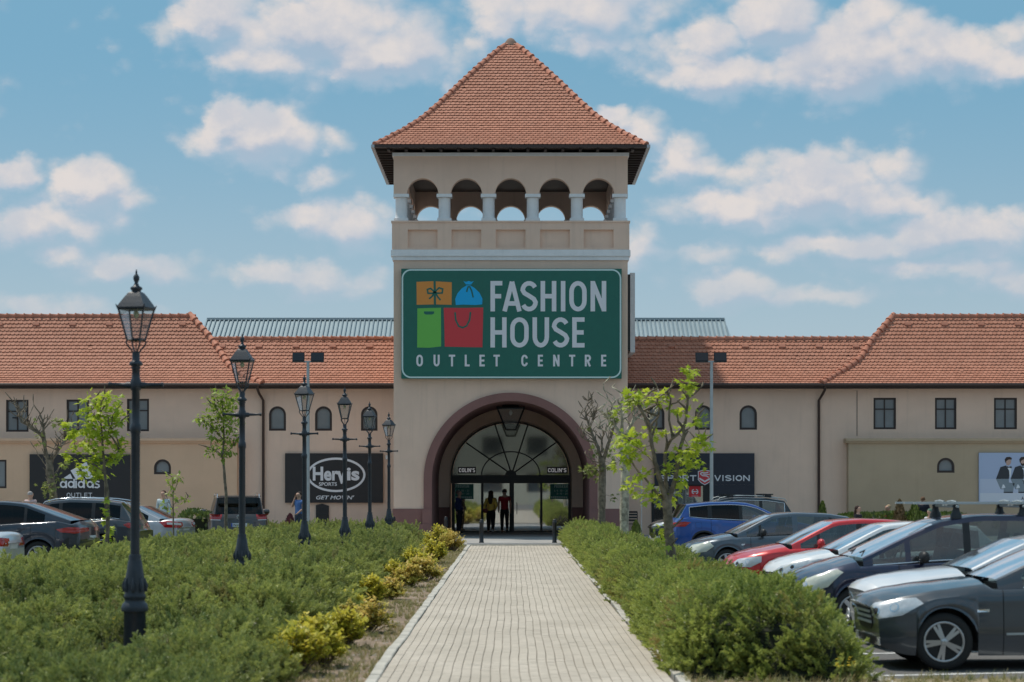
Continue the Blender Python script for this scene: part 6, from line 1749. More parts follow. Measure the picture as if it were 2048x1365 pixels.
    for s in (-1, 1):
        V = [[bend(Vector((p.x, -s * p.y, p.z)), gx[i]) for p in r] for i, r in enumerate(grows)]
        for i in range(len(gx) - 1):
            xm = (gx[i] + gx[i + 1]) / 2
            for v in range(9):
                q = [V[i][v], V[i + 1][v], V[i + 1][v + 1], V[i][v + 1]]
                if s > 0: q = q[::-1]
                if (q[0] - q[2]).length < .002 or (q[1] - q[3]).length < .002: continue
                if v in (1, 2) and s0 < xm < s1:
                    pil = [p for p in piers if p[0] - 1e-4 < xm < p[1] + 1e-4]
                    if pil: (bars if pil[0][2] else shell).add(q, [(0, 1, 2, 3)], 0, True); continue
                    wi = sum(1 for p in piers if xm > p[1]); side_.setdefault((s, wi), MB()).add(q, [(0, 1, 2, 3)], 0, True)
                elif v >= 6 and xm < ws1: ws.add(q, [(0, 1, 2, 3)], 0, True)
                elif v >= 6 and xm > rg1: rw_.add(q, [(0, 1, 2, 3)], 0, True)
                elif v in (0,) and s0 < xm < s1: bars.add(q, [(0, 1, 2, 3)], 0, True)
                else: shell.add(q, [(0, 1, 2, 3)], 0, True)
    weld(shell.build('roof', pnt, root))
    if bars.v: bars.build('window_bars', M['trim'], root)
    weld(ws.build('windscreen', M['carglass'], root))
    if rw_.v: weld(rw_.build('rear_window', M[rear_glass or glass], root))
    for (s, wi), m_ in side_.items(): weld(m_.build('side_window', M[(rear_glass if wi > 0 and rear_glass else glass)], root))
    # chrome line around the side glass
    if sp.get('chrome'):
        for s in (-1, 1):
            V = [[bend(Vector((p.x, -s * p.y, p.z)), gx[i]) + Vector((0, -s * .006, 0)) for p in r] for i, r in enumerate(grows)]
            idx = [i for i, x in enumerate(gx) if s0 - 1e-4 <= x <= s1 + 1e-4]
            cm = MB(); pth = [V[i][1] for i in idx]
            if 't' in sp['chrome']: pth = [V[i][1] for i in idx] + [V[i][3] for i in idx[::-1]]; pth.append(pth[0])
            cm.tube(pth, .011, 5); cm.build('window_trim', M['chrome'], root)
    # ---------------- interior
    H_s = min(lerp_tab(belt, (ws0 + rg0) / 2), 1.0)
    for s in (-1, 1):
        for j, cx in enumerate((sp['seats'])):
            m_ = MB(); T = Matrix.Translation((cx - L / 2, s * .37, H_s - .42)) @ Matrix.Rotation(R(14), 4, 'Y')
            m_.box(-.06, .06, -.23, .23, 0, .60, T=T); m_.box(-.05, .045, -.12, .12, .63, .83, T=T); m_.box(-.55, -.06, -.24, .24, -.06, .06, T=T)
            m_.build('seat', M['seat'], root)
    m_ = MB(); m_.box(ws0 + .25 - L / 2, ws0 + .62 - L / 2, -W / 2 + .2, W / 2 - .2, H_s - .30, H_s - .02); m_.build('dashboard', M['trim'], root)
    m_ = MB(); m_.box(ws0 + .1 - L / 2, rg0 - .1 - L / 2, -W / 2 + .13, W / 2 - .13, .30, .42); m_.build('cabin_floor', M['seat'], root)
    wm = MB(); wc = Vector((ws0 + .80 - L / 2, .37, H_s - .02)); wm.tube([wc + Vector((math.cos(a) * .06, math.sin(a) * .18, math.sin(a + PI / 2) * .18)) for a in [k * PI / 9 for k in range(19)]], .014, 5, cap=False); wm.build('steering_wheel', M['trim'], root)
    # ---------------- wheels
    rk = (sp['rim'], rw)
    if rk not in RIMS: RIMS[rk] = (rim_mesh(*rk), tyre_mesh(rw, .215))
    rmesh, tmesh = RIMS[rk]
    for xc in (xf, xr):
        for s in (-1, 1):
            w = link('wheel', None, root, (xc - L / 2, s * (W / 2 - .115), rw), (0, random.uniform(0, 1), 0 if s < 0 else PI))
            if xc == xf: w.rotation_euler.z += R(sp.get('steer', 0))
            w.rotation_mode = 'XYZ'
            link('tyre', tmesh, w); r_ = link('rim', rmesh, w, (0, -.095, 0), (0, 0, 0))
    # ---------------- projected details
    bvh_parts = MB()
    for src in (body, hoodm, *doorm.values()): bvh_parts.add(src.v, src.f)
    bvh = BVHTree.FromPolygons([Vector(v) for v in bvh_parts.v], bvh_parts.f)
    def patch(nm, pts, dirv, mat_, parent=root, off=.008, both=True, sub=5):
        obs = []
        for s in ((-1, 1) if both else (1,)):
            pv = [Vector((p[0] - L / 2, p[1] * s, p[2])) for p in pts]; D = Vector((dirv[0], dirv[1] * s, dirv[2])).normalized()
            c = sum(pv, Vector()) / len(pv); rings = []; n = len(pv)
            # densify the outline, then concentric rings
            ol = []
            for i in range(n):
                a, b = pv[i], pv[(i + 1) % n]; k = max(1, int((b - a).length / .05))
                ol += [a.lerp(b, j / k) for j in range(k)]
            vs = []; m = len(ol)
            for r in range(sub + 1):
                f = 1 - r / sub if r < sub else 0
                for p in (ol if r < sub else [c]):
                    q = c.lerp(p, f) if r < sub else c
                    hit = bvh.ray_cast(q - D * .8, D, 2.0)
                    vs.append((hit[0] if hit[0] is not None else q) - D * off)
            fs = []
            for r in range(sub - 1):
                for i in range(m):
                    j = (i + 1) % m; fs.append((r * m + i, r * m + j, (r + 1) * m + j, (r + 1) * m + i))
            for i in range(m): fs.append(((sub - 1) * m + i, (sub - 1) * m + (i + 1) % m, sub * m))
            mb_ = MB(); mb_.add(vs, fs, 0, True)
            sk = [v + D * (off + .012) for v in vs[:m]]
            mb_.add(vs[:m] + sk, [(i, (i + 1) % m, m + (i + 1) % m, m + i) for i in range(m)], 0)
            obs.append(mb_.build(nm, mat_, parent if not isinstance(parent, list) else parent[0 if s < 0 else -1]))
        return obs
    info = dict(root=root, patch=patch, bvh=bvh, L=L, W=W, H=H, doors=dob, zr=zr, grows=grows, gx=gx, bend=bend, topz=topz, belt=belt)
    # mirrors
    mx = s0 + sp.get('mirx', .22)
    for s in (-1, 1):
        m_ = MB(); c = Vector((mx - L / 2, s * (W / 2 + .09), lerp_tab(belt, mx) + .09))
        T = Matrix.Translation(c) @ Matrix.Rotation(R(90), 4, 'X') @ Matrix.Diagonal((.065, .085, .125, 1))
        m_.lathe([(.45, -1), (.80, -.85), (1.0, -.45), (1.05, .1), (.95, .65), (.75, .9), (.4, 1.0)], 14, T=T)
        m_.tube([c + Vector((.01, -s * .09, -.04)), Vector((mx - L / 2, s * (W / 2 - .08), lerp_tab(belt, mx) + .0))], [.03, .035], 6)
        m_.build('mirror', M['trim'] if sp.get('mirblack') else pnt, root)
    # door handles
    for hxx in sp['handles']:
        z = lerp_tab(belt, hxx) - .13; pk = [(hxx - .10, W / 2 + .1, z - .014), (hxx + .10, W / 2 + .1, z - .014), (hxx + .10, W / 2 + .1, z + .016), (hxx - .10, W / 2 + .1, z + .016)]
        patch('handle', pk, (0, -1, 0), M['chrome'] if 'h' in sp.get('chrome', '') else pnt, off=.024, sub=2)
    return info
def front_plate(I, z=.38, w=.26):
    I['patch']('number_plate', [(0, -w, z), (0, w, z), (0, w, z + .11), (0, -w, z + .11)], (1, 0, 0), M['plate'], off=.012, both=False)
def rail(I, x0, x1, y, z, mat_, r=.013, feet=True):
    L = I['L']
    for s in (-1, 1):
        m_ = MB(); pts = [Vector((x0 - L / 2, s * y, I['zr'](x0) - .03)), Vector((x0 + .08 - L / 2, s * y, I['zr'](x0 + .08) + z))]
        n = 8
        for k in range(1, n): x = x0 + .08 + (x1 - x0 - .16) * k / n; pts.append(Vector((x - L / 2, s * y, I['zr'](x) + z)))
        pts += [Vector((x1 - .08 - L / 2, s * y, I['zr'](x1 - .08) + z)), Vector((x1 - L / 2, s * y, I['zr'](x1) - .03))]
        m_.tube(pts, r, 6); m_.build('roof_rail', mat_, I['root'])

LG = 'cars parked to the left of the juniper bed'; RG = 'cars parked to the right of the path'
HD18 = R(15)
# --- R8 grey estate, nearest on the right
sp = dict(L=4.60, W=1.77, H=1.45, xf=.86, xr=3.62, rw=.325, rim='ten', hood=[(0, .74), (.05, .80), (.15, .84), (.4, .90), (.8, .955), (1.2, 1.0), (1.45, 1.03)], belt=[(0, .60), (.3, .72), (.8, .82), (1.4, .90), (2.2, .93), (3.5, .98), (4.6, .95)],
          roof=[(2.15, 1.36), (2.5, 1.43), (3.0, 1.45), (3.8, 1.41), (4.25, 1.36)], tail=[(4.4, 1.0), (4.6, .85)], ws0=1.42, ws1=2.22, rg1=4.15, rg0=4.45, doors=[1.52, 2.42, 3.35], side=(1.72, 4.2), pillars=[(2.36, 2.44, 1), (3.30, 3.38, 1)],
          seats=[2.35, 3.15], handles=[2.25, 3.15], chrome='h1', bow=.22, mirblack=0, steer=-4)
pg = paint('graphite', (.055, .065, .078))
I = car('parked_car', 'dark grey car nearest to the camera, with chrome slatted grille and alloy wheel', 'car', (3.93, 25.9), R(2), sp, pg, group=RG)
p = I['patch']
hl = p('headlight', [(.10, .46, .60), (.22, .50, .745), (.60, .76, .815), (.66, .84, .75), (.42, .80, .615), (.25, .62, .565)], (1, -.75, -.05), M['lampclear'], off=.010)
p('grille', [(-.02, -.40, .50), (.02, -.36, .70), (.02, .36, .70), (-.02, .40, .50), (-.03, .30, .44), (-.03, -.30, .44)], (1, 0, 0), M['trim'], off=.010, both=False)
for z in (.52, .58, .64): p('grille_bar', [(-.02, -.37, z - .012), (-.02, .37, z - .012), (-.02, .37, z + .014), (-.02, -.37, z + .016)], (1, 0, 0), M['brightbar'], off=.030, both=False, sub=2)
m_ = MB(); c0 = Vector((-2.36, 0, .575)); m_.tube([c0 + Vector((0, math.cos(k * PI / 8) * .08, math.sin(k * PI / 8) * .08)) for k in range(17)], .009, 5)
for a in (90, 210, 330): m_.tube([c0, c0 + Vector((0, math.cos(R(a)) * .08, math.sin(R(a)) * .08))], [.014, .006], 5)
m_.build('star_emblem', M['brightbar'], I['root'])
p('grille_surround', [(.0, -.44, .715), (.02, .0, .725), (.0, .44, .715), (.0, .42, .738), (.02, 0, .75), (.0, -.42, .738)], (1, 0, -.3), M['brightbar'], off=.018, both=False, sub=2)
p('lower_intake', [(0, -.55, .25), (0, .55, .25), (0, .48, .36), (0, -.48, .36)], (1, 0, 0), M['trim'], off=.008, both=False)
p('fog_lamp', [(.1, .60, .28), (.15, .72, .28), (.15, .72, .36), (.1, .60, .36)], (1, -.6, 0), M['lampclear'], off=.010)
def eyes(spots):
    for (x, y, z, r, m_) in spots:
        for rr, mm, of in ((r, M['chrome'], .016), (r * .72, M[m_], .022)):
            p('reflector', [(x + rr * .6 * math.cos(a), y + rr * .75 * math.cos(a), z + rr * math.sin(a)) for a in [k * PI / 5 for k in range(10)]], (1, -.75, -.05), mm, off=of, sub=2)
eyes([(.26, .57, .655, .052, 'trim'), (.43, .69, .70, .050, 'lampclear')])
p('side_moulding', [(1.55, .95, .40), (3.3, .95, .42), (3.3, .95, .445), (1.55, .95, .425)], (0, -1, 0), M['galv'], off=.010, sub=2)
p('indicator', [(1.22, .95, .655), (1.36, .95, .66), (1.36, .95, .69), (1.22, .95, .685)], (0, -1, 0), M['chrome'], off=.010, sub=2)
for y in (-.45, .05):
    m_ = MB(); m_.tube([(-.92, y, 1.005), (-.80, y + .3, 1.02), (-.72, y + .6, 1.03)], .010, 5); m_.build('wiper', M['trim'], I['root'])
# --- R7 silver saloon behind it
sp7 = dict(sp, W=1.76, rim='five', hood=[(0, .76), (.05, .82), (.15, .87), (.4, .93), (.8, .985), (1.2, 1.03), (1.45, 1.05)], ws0=1.32, ws1=2.1, roof=[(2.1, 1.38), (2.6, 1.46), (3.2, 1.46), (4.25, 1.36)], chrome='', side=(1.65, 4.2))
I = car('parked_car', 'silver white car mostly hidden between the nearest grey estate and the dark blue minivan', 'car', (4.34, 28.8), R(4), sp7, paint('silver white', (.76, .77, .79), .1), group=RG)
p = I['patch']; p('headlight', [(.12, .46, .56), (.25, .50, .70), (.62, .74, .77), (.62, .82, .70), (.38, .78, .58)], (1, -.75, -.05), M['lampclear'], off=.010)
p('grille', [(0, -.36, .46), (0, -.34, .62), (0, .34, .62), (0, .36, .46)], (1, 0, 0), M['trim'], both=False)
# --- R6 dark blue minivan with roof rack
sp6 = dict(L=4.47, W=1.80, H=1.67, xf=.88, xr=3.58, rw=.325, rim='five', hood=[(0, .66), (.04, .74), (.12, .80), (.3, .88), (.6, .98), (.9, 1.06), (1.05, 1.10)], belt=[(0, .62), (.3, .78), (.7, .90), (1.1, .955), (2.2, 1.0), (3.5, 1.03), (4.5, 1.0)],
           roof=[(1.95, 1.52), (2.2, 1.60), (2.7, 1.665), (3.3, 1.665), (4.1, 1.60)], tail=[(4.3, 1.05), (4.47, .85)], ws0=.96, ws1=2.02, rg1=4.05, rg0=4.36, doors=[1.50, 2.45, 3.40], side=(1.10, 4.1), pillars=[(1.58, 1.66, 0), (2.44, 2.54, 1), (3.38, 3.48, 1)],
           seats=[2.30, 3.15], handles=[2.28, 3.22], chrome='1', bow=.26, mirblack=1, mirx=.72, nt=.2, tum=.22)
I = car('parked_car', 'dark blue minivan with ski carriers on its roof in the right hand row', 'minivan', (3.80, 31.9), R(4), sp6, paint('dark blue', (.012, .016, .050)), group=RG)
p = I['patch']; p('headlight', [(.10, .42, .60), (.30, .52, .74), (.75, .74, .90), (.80, .82, .86), (.55, .82, .66), (.25, .70, .56)], (1, -.8, -.1), M['lampmilky'], off=.010)
eyes([(.34, .60, .68, .055, 'lampclear')])
p('grille', [(0, -.38, .56), (.0, -.36, .66), (.0, .36, .66), (0, .38, .56)], (1, 0, 0), M['trim'], both=False); p('grille_bar', [(0, -.40, .64), (0, .40, .64), (0, .40, .67), (0, -.40, .67)], (1, 0, 0), M['chrome'], off=.022, both=False, sub=2)
p('indicator', [(1.25, .95, .80), (1.36, .95, .81), (1.36, .95, .84), (1.25, .95, .83)], (0, -1, 0), M['lampclear'], off=.010, sub=2)
for y in (-.5, .1):
    m_ = MB(); m_.tube([(-1.20, y, 1.13), (-1.02, y + .3, 1.17), (-.90, y + .6, 1.19)], .011, 5); m_.build('wiper', M['trim'], I['root'])
rack = thing('ski_carrier', 'grey and black ski carrier bars clamped on the roof of the dark blue minivan', 'roof rack', I['root'].location, R(4))
for bx in (.15, 1.10):
    m_ = MB(); m_.tube([(bx, -.66, 1.775), (bx, .66, 1.775)], .022, 6); m_.build('crossbar', M['galv'], rack)
    for s in (-1, 1):
        m_ = MB(); m_.lathe([(.085, 1.60), (.08, 1.66), (.055, 1.70), (.045, 1.76), (.055, 1.78), (.03, 1.80)], 10, (bx, s * .56, 0)); m_.build('clamp_foot', M['black'], rack)
    for s in (-1, 1):
        m_ = MB(); m_.box(bx - .05, bx + .05, s * .33 - .22, s * .33 + .22, 1.80, 1.825); m_.tube([(bx, s * .33 - .24, 1.835), (bx, s * .33, 1.85), (bx, s * .33 + .24, 1.835)], .014, 6); m_.build('ski_clamp', M['galv'], rack)
for s in (-.55, .0, .5):
    m_ = MB(); m_.box(-.45, 1.5, s - .045, s + .045, 1.805, 1.83); m_.build('carrier_bar', M['galv'], rack)
# --- R5 white hatch
spH = dict(L=4.06, W=1.73, H=1.45, xf=.82, xr=3.36, rw=.31, rim='five', hood=[(0, .60), (.04, .69), (.12, .76), (.3, .83), (.6, .90), (.95, .965), (1.15, 1.0)], belt=[(0, .56), (.3, .74), (.7, .84), (1.2, .90), (2.2, .94), (3.4, 1.0), (4.1, .98)],
           roof=[(1.85, 1.38), (2.1, 1.43), (2.5, 1.455), (3.0, 1.44), (3.6, 1.38)], tail=[(3.9, 1.02), (4.06, .85)], ws0=1.08, ws1=1.92, rg1=3.55, rg0=3.95, doors=[1.38, 2.35, 3.10], side=(1.25, 3.55), pillars=[(1.62, 1.68, 1), (2.30, 2.40, 1), (3.05, 3.12, 1)],
           seats=[2.15, 2.95], handles=[2.2, 2.98], bow=.24, mirx=.38, nt=.2)
I = car('parked_car', 'white hatchback in the right hand row between the red car and the dark blue minivan', 'car', (4.32, 38.6), R(4), spH, paint('white', (.82, .83, .84), .0), group=RG)
p = I['patch']; p('headlight', [(.14, .42, .60), (.30, .50, .70), (.72, .74, .80), (.74, .80, .75), (.45, .80, .62), (.22, .62, .56)], (1, -.8, -.1), M['lampclear'], off=.010)
eyes([(.30, .56, .64, .045, 'trim'), (.46, .68, .69, .045, 'trim')])
p('grille', [(0, -.46, .48), (.02, -.50, .60), (.02, .50, .60), (0, .46, .48)], (1, 0, 0), M['trim'], both=False)
for z in (.50, .55): p('grille_bar', [(0, -.44, z), (0, .44, z), (0, .44, z + .014), (0, -.44, z + .014)], (1, 0, 0), M['chrome'], off=.02, both=False, sub=2)
p('lower_intake', [(0, -.5, .24), (0, .5, .24), (0, .44, .38), (0, -.44, .38)], (1, 0, 0), M['trim'], both=False)
# --- R4 red hatch
spR = dict(spH, L=4.26, H=1.44, xr=3.46, rw=.315, rim='ten', tail=[(4.1, 1.02), (4.26, .85)], rg1=3.65, rg0=4.1, side=(1.25, 3.65), pillars=[(1.58, 1.64, 1), (2.36, 2.46, 1), (3.15, 3.22, 1)])
I = car('parked_car', 'red hatchback in the right hand row in front of the dark grey hatchback', 'car', (3.95, 42.0), R(5), spR, paint('red', (.60, .012, .015), .1), group=RG)
p = I['patch']; p('headlight', [(.12, .38, .58), (.28, .44, .70), (.66, .74, .76), (.60, .80, .66), (.38, .76, .56)], (1, -.8, -.1), M['lampclear'], off=.010)
eyes([(.26, .52, .63, .042, 'trim'), (.42, .66, .67, .045, 'lampclear')])
p('grille', [(0, -.30, .46), (.0, -.34, .60), (.0, .34, .60), (0, .30, .46)], (1, 0, 0), M['trim'], both=False)
p('lower_intake', [(0, -.6, .24), (0, .6, .24), (0, .5, .38), (0, -.5, .38)], (1, 0, 0), M['trim'], both=False)
# --- R3 dark grey hatch
spO = dict(spH, L=4.25, W=1.75, H=1.46, xf=.88, xr=3.50, rw=.32, rim='seven', tail=[(4.1, 1.02), (4.25, .85)], rg1=3.70, rg0=4.12, side=(1.30, 3.75), roof=[(1.85, 1.38), (2.1, 1.43), (2.5, 1.46), (3.2, 1.44), (3.8, 1.36)], pillars=[(1.60, 1.66, 1), (2.40, 2.52, 0), (3.25, 3.32, 1)], doors=[1.42, 2.46, 3.28], seats=[2.25, 3.05], handles=[2.3, 3.12], mirblack=1)
I = car('parked_car', 'blue grey hatchback with milky headlamps, in front of the bright blue crossover', 'car', (3.86, 51.2), R(6), spO, paint('blue grey', (.075, .098, .125)), group=RG)
p = I['patch']; p('headlight', [(.08, .38, .56), (.20, .44, .72), (.55, .74, .80), (.62, .82, .70), (.40, .82, .58), (.2, .66, .53)], (1, -.75, -.1), M['lampmilky'], off=.010)
p('grille', [(0, -.34, .50), (.0, -.36, .66), (.0, .36, .66), (0, .34, .50)], (1, 0, 0), M['trim'], both=False)
for z in (.52, .57, .63): p('grille_bar', [(0, -.35, z), (0, .35, z), (0, .35, z + .022), (0, -.35, z + .022)], (1, 0, 0), M['brightbar'], off=.02, both=False, sub=2)
p('lower_intake', [(0, -.6, .24), (0, .6, .24), (0, .5, .36), (0, -.5, .36)], (1, 0, 0), M['trim'], both=False)
p('indicator', [(1.2, .95, .72), (1.28, .95, .73), (1.28, .95, .76), (1.2, .95, .75)], (0, -1, 0), M['lampclear'], off=.01, sub=2)
# --- R2 bright blue crossover, tail towards the path
spC = dict(L=4.45, W=1.84, H=1.61, xf=.90, xr=3.55, rw=.345, rim='five', hood=[(0, .74), (.05, .84), (.15, .90), (.4, .98), (.8, 1.04), (1.2, 1.09)], belt=[(0, .70), (.3, .88), (.8, .98), (1.3, 1.02), (2.4, 1.05), (3.4, 1.10), (4.0, 1.16), (4.45, 1.10)],
           roof=[(1.95, 1.50), (2.3, 1.58), (2.7, 1.61), (3.3, 1.60), (4.15, 1.52)], tail=[(4.2, 1.16), (4.38, 1.05), (4.45, .80)], ws0=1.10, ws1=2.0, rg1=4.02, rg0=4.30, doors=[1.45, 2.45, 3.35], side=(1.40, 3.95), pillars=[(2.42, 2.52, 1), (3.30, 3.42, 1)],
           seats=[2.3, 3.1], handles=[2.3, 3.22], chrome='t', cladding=1, tum=.24, bow=.2, mirx=.30)
def nose_from_tail(tx, ty, heading, L): return (tx - math.cos(heading) * L, ty - math.sin(heading) * L)
hd = R(180 + 6)
I = car('parked_car', 'bright blue crossover with its red tail lamp showing behind the near plane tree', 'car', nose_from_tail(4.45, 64.5, hd, 4.45), hd, spC, paint('bright blue', (.010, .075, .33), .3), group=RG, rear_glass='carglassdark')
p = I['patch']; p('tail_light', [(4.46, .50, .90), (4.46, .50, 1.00), (4.15, .95, 1.04), (3.98, .95, 1.02), (4.15, .95, .90)], (-1, -.9, 0), M['lampred'], off=.012)
p('fuel_flap', [(3.62, .98, .86), (3.80, .98, .86), (3.80, .98, 1.02), (3.62, .98, 1.02)], (0, -1, 0), M['seam'], off=.0015, sub=2); p('fuel_flap', [(3.625, .98, .865), (3.795, .98, .865), (3.795, .98, 1.015), (3.625, .98, 1.015)], (0, -1, 0), paint('bright blue', (.010, .075, .33), .3), off=.004, sub=2)
p('number_plate', [(4.45, -.26, .72), (4.45, .26, .72), (4.45, .26, .83), (4.45, -.26, .83)], (-1, 0, 0), M['plate'], off=.012, both=False)
# --- R1 black SUV behind
spS = dict(spC, L=4.70, H=1.70, xf=.92, xr=3.75, rw=.36, W=1.88, roof=[(1.95, 1.56), (2.3, 1.66), (2.8, 1.70), (3.6, 1.68), (4.4, 1.58)], rg1=4.2, rg0=4.55, tail=[(4.5, 1.18), (4.7, .85)], side=(1.45, 4.2), pillars=[(2.48, 2.58, 1), (3.40, 3.50, 1)], doors=[1.50, 2.52, 3.46], handles=[2.36, 3.32])
I = car('parked_car', 'black SUV with chrome nose and roof rail feet behind the bright blue crossover', 'SUV', (4.3, 71.0), R(4), spS, paint('black', (.014, .015, .018)), group=RG)
p = I['patch']; p('headlight', [(.10, .42, .78), (.22, .46, .88), (.60, .80, .92), (.50, .84, .80)], (1, -.75, -.1), M['lampclear'], off=.010)
p('grille', [(0, -.40, .55), (.0, -.42, .80), (.0, .42, .80), (0, .40, .55)], (1, 0, 0), M['chrome'], both=False); p('grille_mesh', [(0, -.36, .58), (.0, -.38, .76), (.0, .38, .76), (0, .36, .58)], (1, 0, 0), M['trim'], off=.02, both=False)
p('bumper_blade', [(.1, .46, .36), (.3, .80, .42), (.3, .80, .50), (.1, .46, .40)], (1, -.7, 0), M['lampwhite'], off=.014)
for fx in (2.5, 3.7):
    for s in (-1, 1): m_ = MB(); m_.box(fx - 2.35 - .10, fx - 2.35 + .10, s * .62 - .05, s * .62 + .05, 1.69, 1.76); m_.box(fx - 2.35 - .16, fx - 2.35 + .16, s * .62 - .04, s * .62 + .04, 1.761, 1.80); m_.build('roof_rack_foot', M['black'], I['root'])
rail(I, 2.1, 4.3, .62, .05, M['galv'])
# ---------------- left lot
spX = dict(L=4.90, W=1.98, H=1.70, xf=.92, xr=3.84, rw=.375, rim='five', hood=[(0, .80), (.05, .90), (.15, .96), (.4, 1.02), (.8, 1.07), (1.3, 1.12)], belt=[(0, .74), (.3, .94), (.8, 1.02), (1.4, 1.07), (2.6, 1.12), (3.6, 1.18), (4.3, 1.22), (4.9, 1.10)],
           roof=[(2.1, 1.60), (2.5, 1.68), (2.9, 1.70), (3.3, 1.67), (3.6, 1.61), (3.95, 1.50)], tail=[(4.62, 1.245), (4.78, 1.22), (4.86, 1.10), (4.90, .80)], ws0=1.25, ws1=2.15, rg1=3.50, rg0=4.66, rgp=1.0, doors=[1.62, 2.72, 3.66], side=(1.55, 4.0), pillars=[(2.68, 2.78, 1), (3.46, 3.53, 1)],
           seats=[2.45, 3.3], handles=[2.55, 3.45], cladding=0, chrome='', tum=.26, bow=.2, mirx=.3)
hdl = R(-5)
pnb = paint('blue black', (.022, .030, .046))
I = car('parked_car', 'large blue black coupe SUV with sloping back at the left frame edge', 'SUV', nose_from_tail(-10.05, 54.0, hdl, 4.9), hdl, spX, pnb, group=LG, glass='carglassdark', rear_glass='carglassdark')
p = I['patch']; p('tail_light', [(4.92, .30, .98), (4.92, .30, 1.06), (4.6, .99, 1.08), (4.28, .99, 1.03), (4.40, .99, .96), (4.75, .99, .93)], (-1, -1.0, 0), M['lampred'], off=.014)
p('rear_apron', [(4.9, -.75, .30), (4.9, .75, .30), (4.9, .7, .62), (4.9, -.7, .62)], (-1, 0, 0), M['trim'], both=False); p('side_intake', [(4.25, 1.0, .48), (4.55, 1.0, .50), (4.6, 1.0, .85), (4.5, 1.0, .80)], (0, -1, 0), M['trim'], off=.006, sub=3)
p('number_plate', [(4.9, -.26, .76), (4.9, .26, .76), (4.9, .26, .87), (4.9, -.26, .87)], (-1, 0, 0), M['plate'], off=.012, both=False)
p('reflector', [(4.8, .5, .40), (4.8, .85, .42), (4.8, .85, .47), (4.8, .5, .45)], (-1, -.4, 0), M['lampred'], off=.022)
# silver saloon tail at the bottom left
spN = dict(L=4.6, W=1.78, H=1.42, xf=.86, xr=3.60, rw=.32, rim='seven', hood=[(0, .62), (.05, .70), (.4, .80), (1.3, .94)], belt=[(0, .6), (.4, .76), (1.3, .90), (3.5, .96), (4.6, .93)],
           roof=[(2.1, 1.36), (2.5, 1.41), (3.0, 1.42), (3.4, 1.38), (3.6, 1.33)], tail=[(4.1, 1.04), (4.3, 1.05), (4.48, 1.035), (4.56, .98), (4.6, .80)], ws0=1.30, ws1=2.15, rg1=3.35, rg0=4.05, rgp=1.0, doors=[1.5, 2.5, 3.4], side=(1.6, 3.8), pillars=[(2.45, 2.53, 1), (3.30, 3.36, 1)], seats=[2.3, 3.1], handles=[2.35, 3.25], chrome='1', mirx=.2)
hd2 = R(-5)
I = car('parked_car', 'silver saloon boot cut off by the lower left frame edge', 'car', nose_from_tail(-11.0, 51.5 - 1.5, hd2, 4.6), hd2, spN, paint('silver', (.62, .64, .68), .3), group=LG)
p = I['patch']; tl_ = [(4.62, .48, .72), (4.60, .48, .90), (4.35, .90, .93), (4.18, .90, .90), (4.28, .90, .74)]
p('tail_light', tl_, (-1, -.9, 0), M['lampred'], off=.012); p('reversing_light', [(4.45, .88, .84), (4.3, .90, .92), (4.2, .90, .92), (4.24, .90, .85)], (-1, -.9, 0), M['lampwhite'], off=.018)
p('number_plate', [(4.6, -.26, .66), (4.6, .26, .66), (4.6, .26, .77), (4.6, -.26, .77)], (-1, 0, 0), M['plate'], off=.012, both=False)
# dark grey SUV behind the coupe SUV
spD = dict(spS, L=4.75, H=1.72, cladding=1, chrome='1')
hd3 = R(-6)
I = car('parked_car', 'dark grey SUV with silver roof rails half hidden behind the large coupe SUV', 'SUV', nose_from_tail(-9.95, 61.5, hd3, 4.75), hd3, spD, paint('dark grey', (.055, .060, .070)), group=LG, glass='carglassdark', rear_glass='carglassdark')
rail(I, 2.0, 4.35, .66, .03, M['chrome'], .016)
p = I['patch']; p('tail_light', [(4.75, .5, .92), (4.75, .5, 1.02), (4.5, .95, 1.06), (4.35, .95, 1.0), (4.5, .95, .92)], (-1, -.9, 0), M['lampred'], off=.012)
# silver saloon with open bright tail lamp
hd4 = R(-12)
spM = dict(spN, L=4.75, W=1.85, H=1.47, tail=[(4.2, 1.06), (4.45, 1.08), (4.62, 1.06), (4.71, 1.0), (4.75, .80)], rg0=4.2, roof=[(2.1, 1.40), (2.5, 1.46), (3.0, 1.47), (3.4, 1.43), (3.6, 1.38)], belt=[(0, .6), (.4, .76), (1.3, .92), (3.5, 1.0), (4.75, .98)])
I = car('parked_car', 'silver grey saloon with red and white tail lamp beside the youth', 'car', nose_from_tail(-9.85, 68.5, hd4, 4.75), hd4, spM, paint('silver grey', (.42, .44, .47), .3), group=LG, glass='carglassdark', rear_glass='carglassdark')
p = I['patch']; p('tail_light', [(4.77, .45, .78), (4.75, .45, .95), (4.42, .95, 1.00), (4.2, .95, .96), (4.38, .95, .80)], (-1, -.9, 0), M['lampred'], off=.012); p('reversing_light', [(4.72, .52, .86), (4.70, .52, .93), (4.42, .92, .95), (4.42, .92, .89)], (-1, -.9, 0), M['lampwhite'], off=.018)
p('number_plate', [(4.75, -.26, .70), (4.75, .26, .70), (4.75, .26, .81), (4.75, -.26, .81)], (-1, 0, 0), M['plate'], off=.012, both=False)
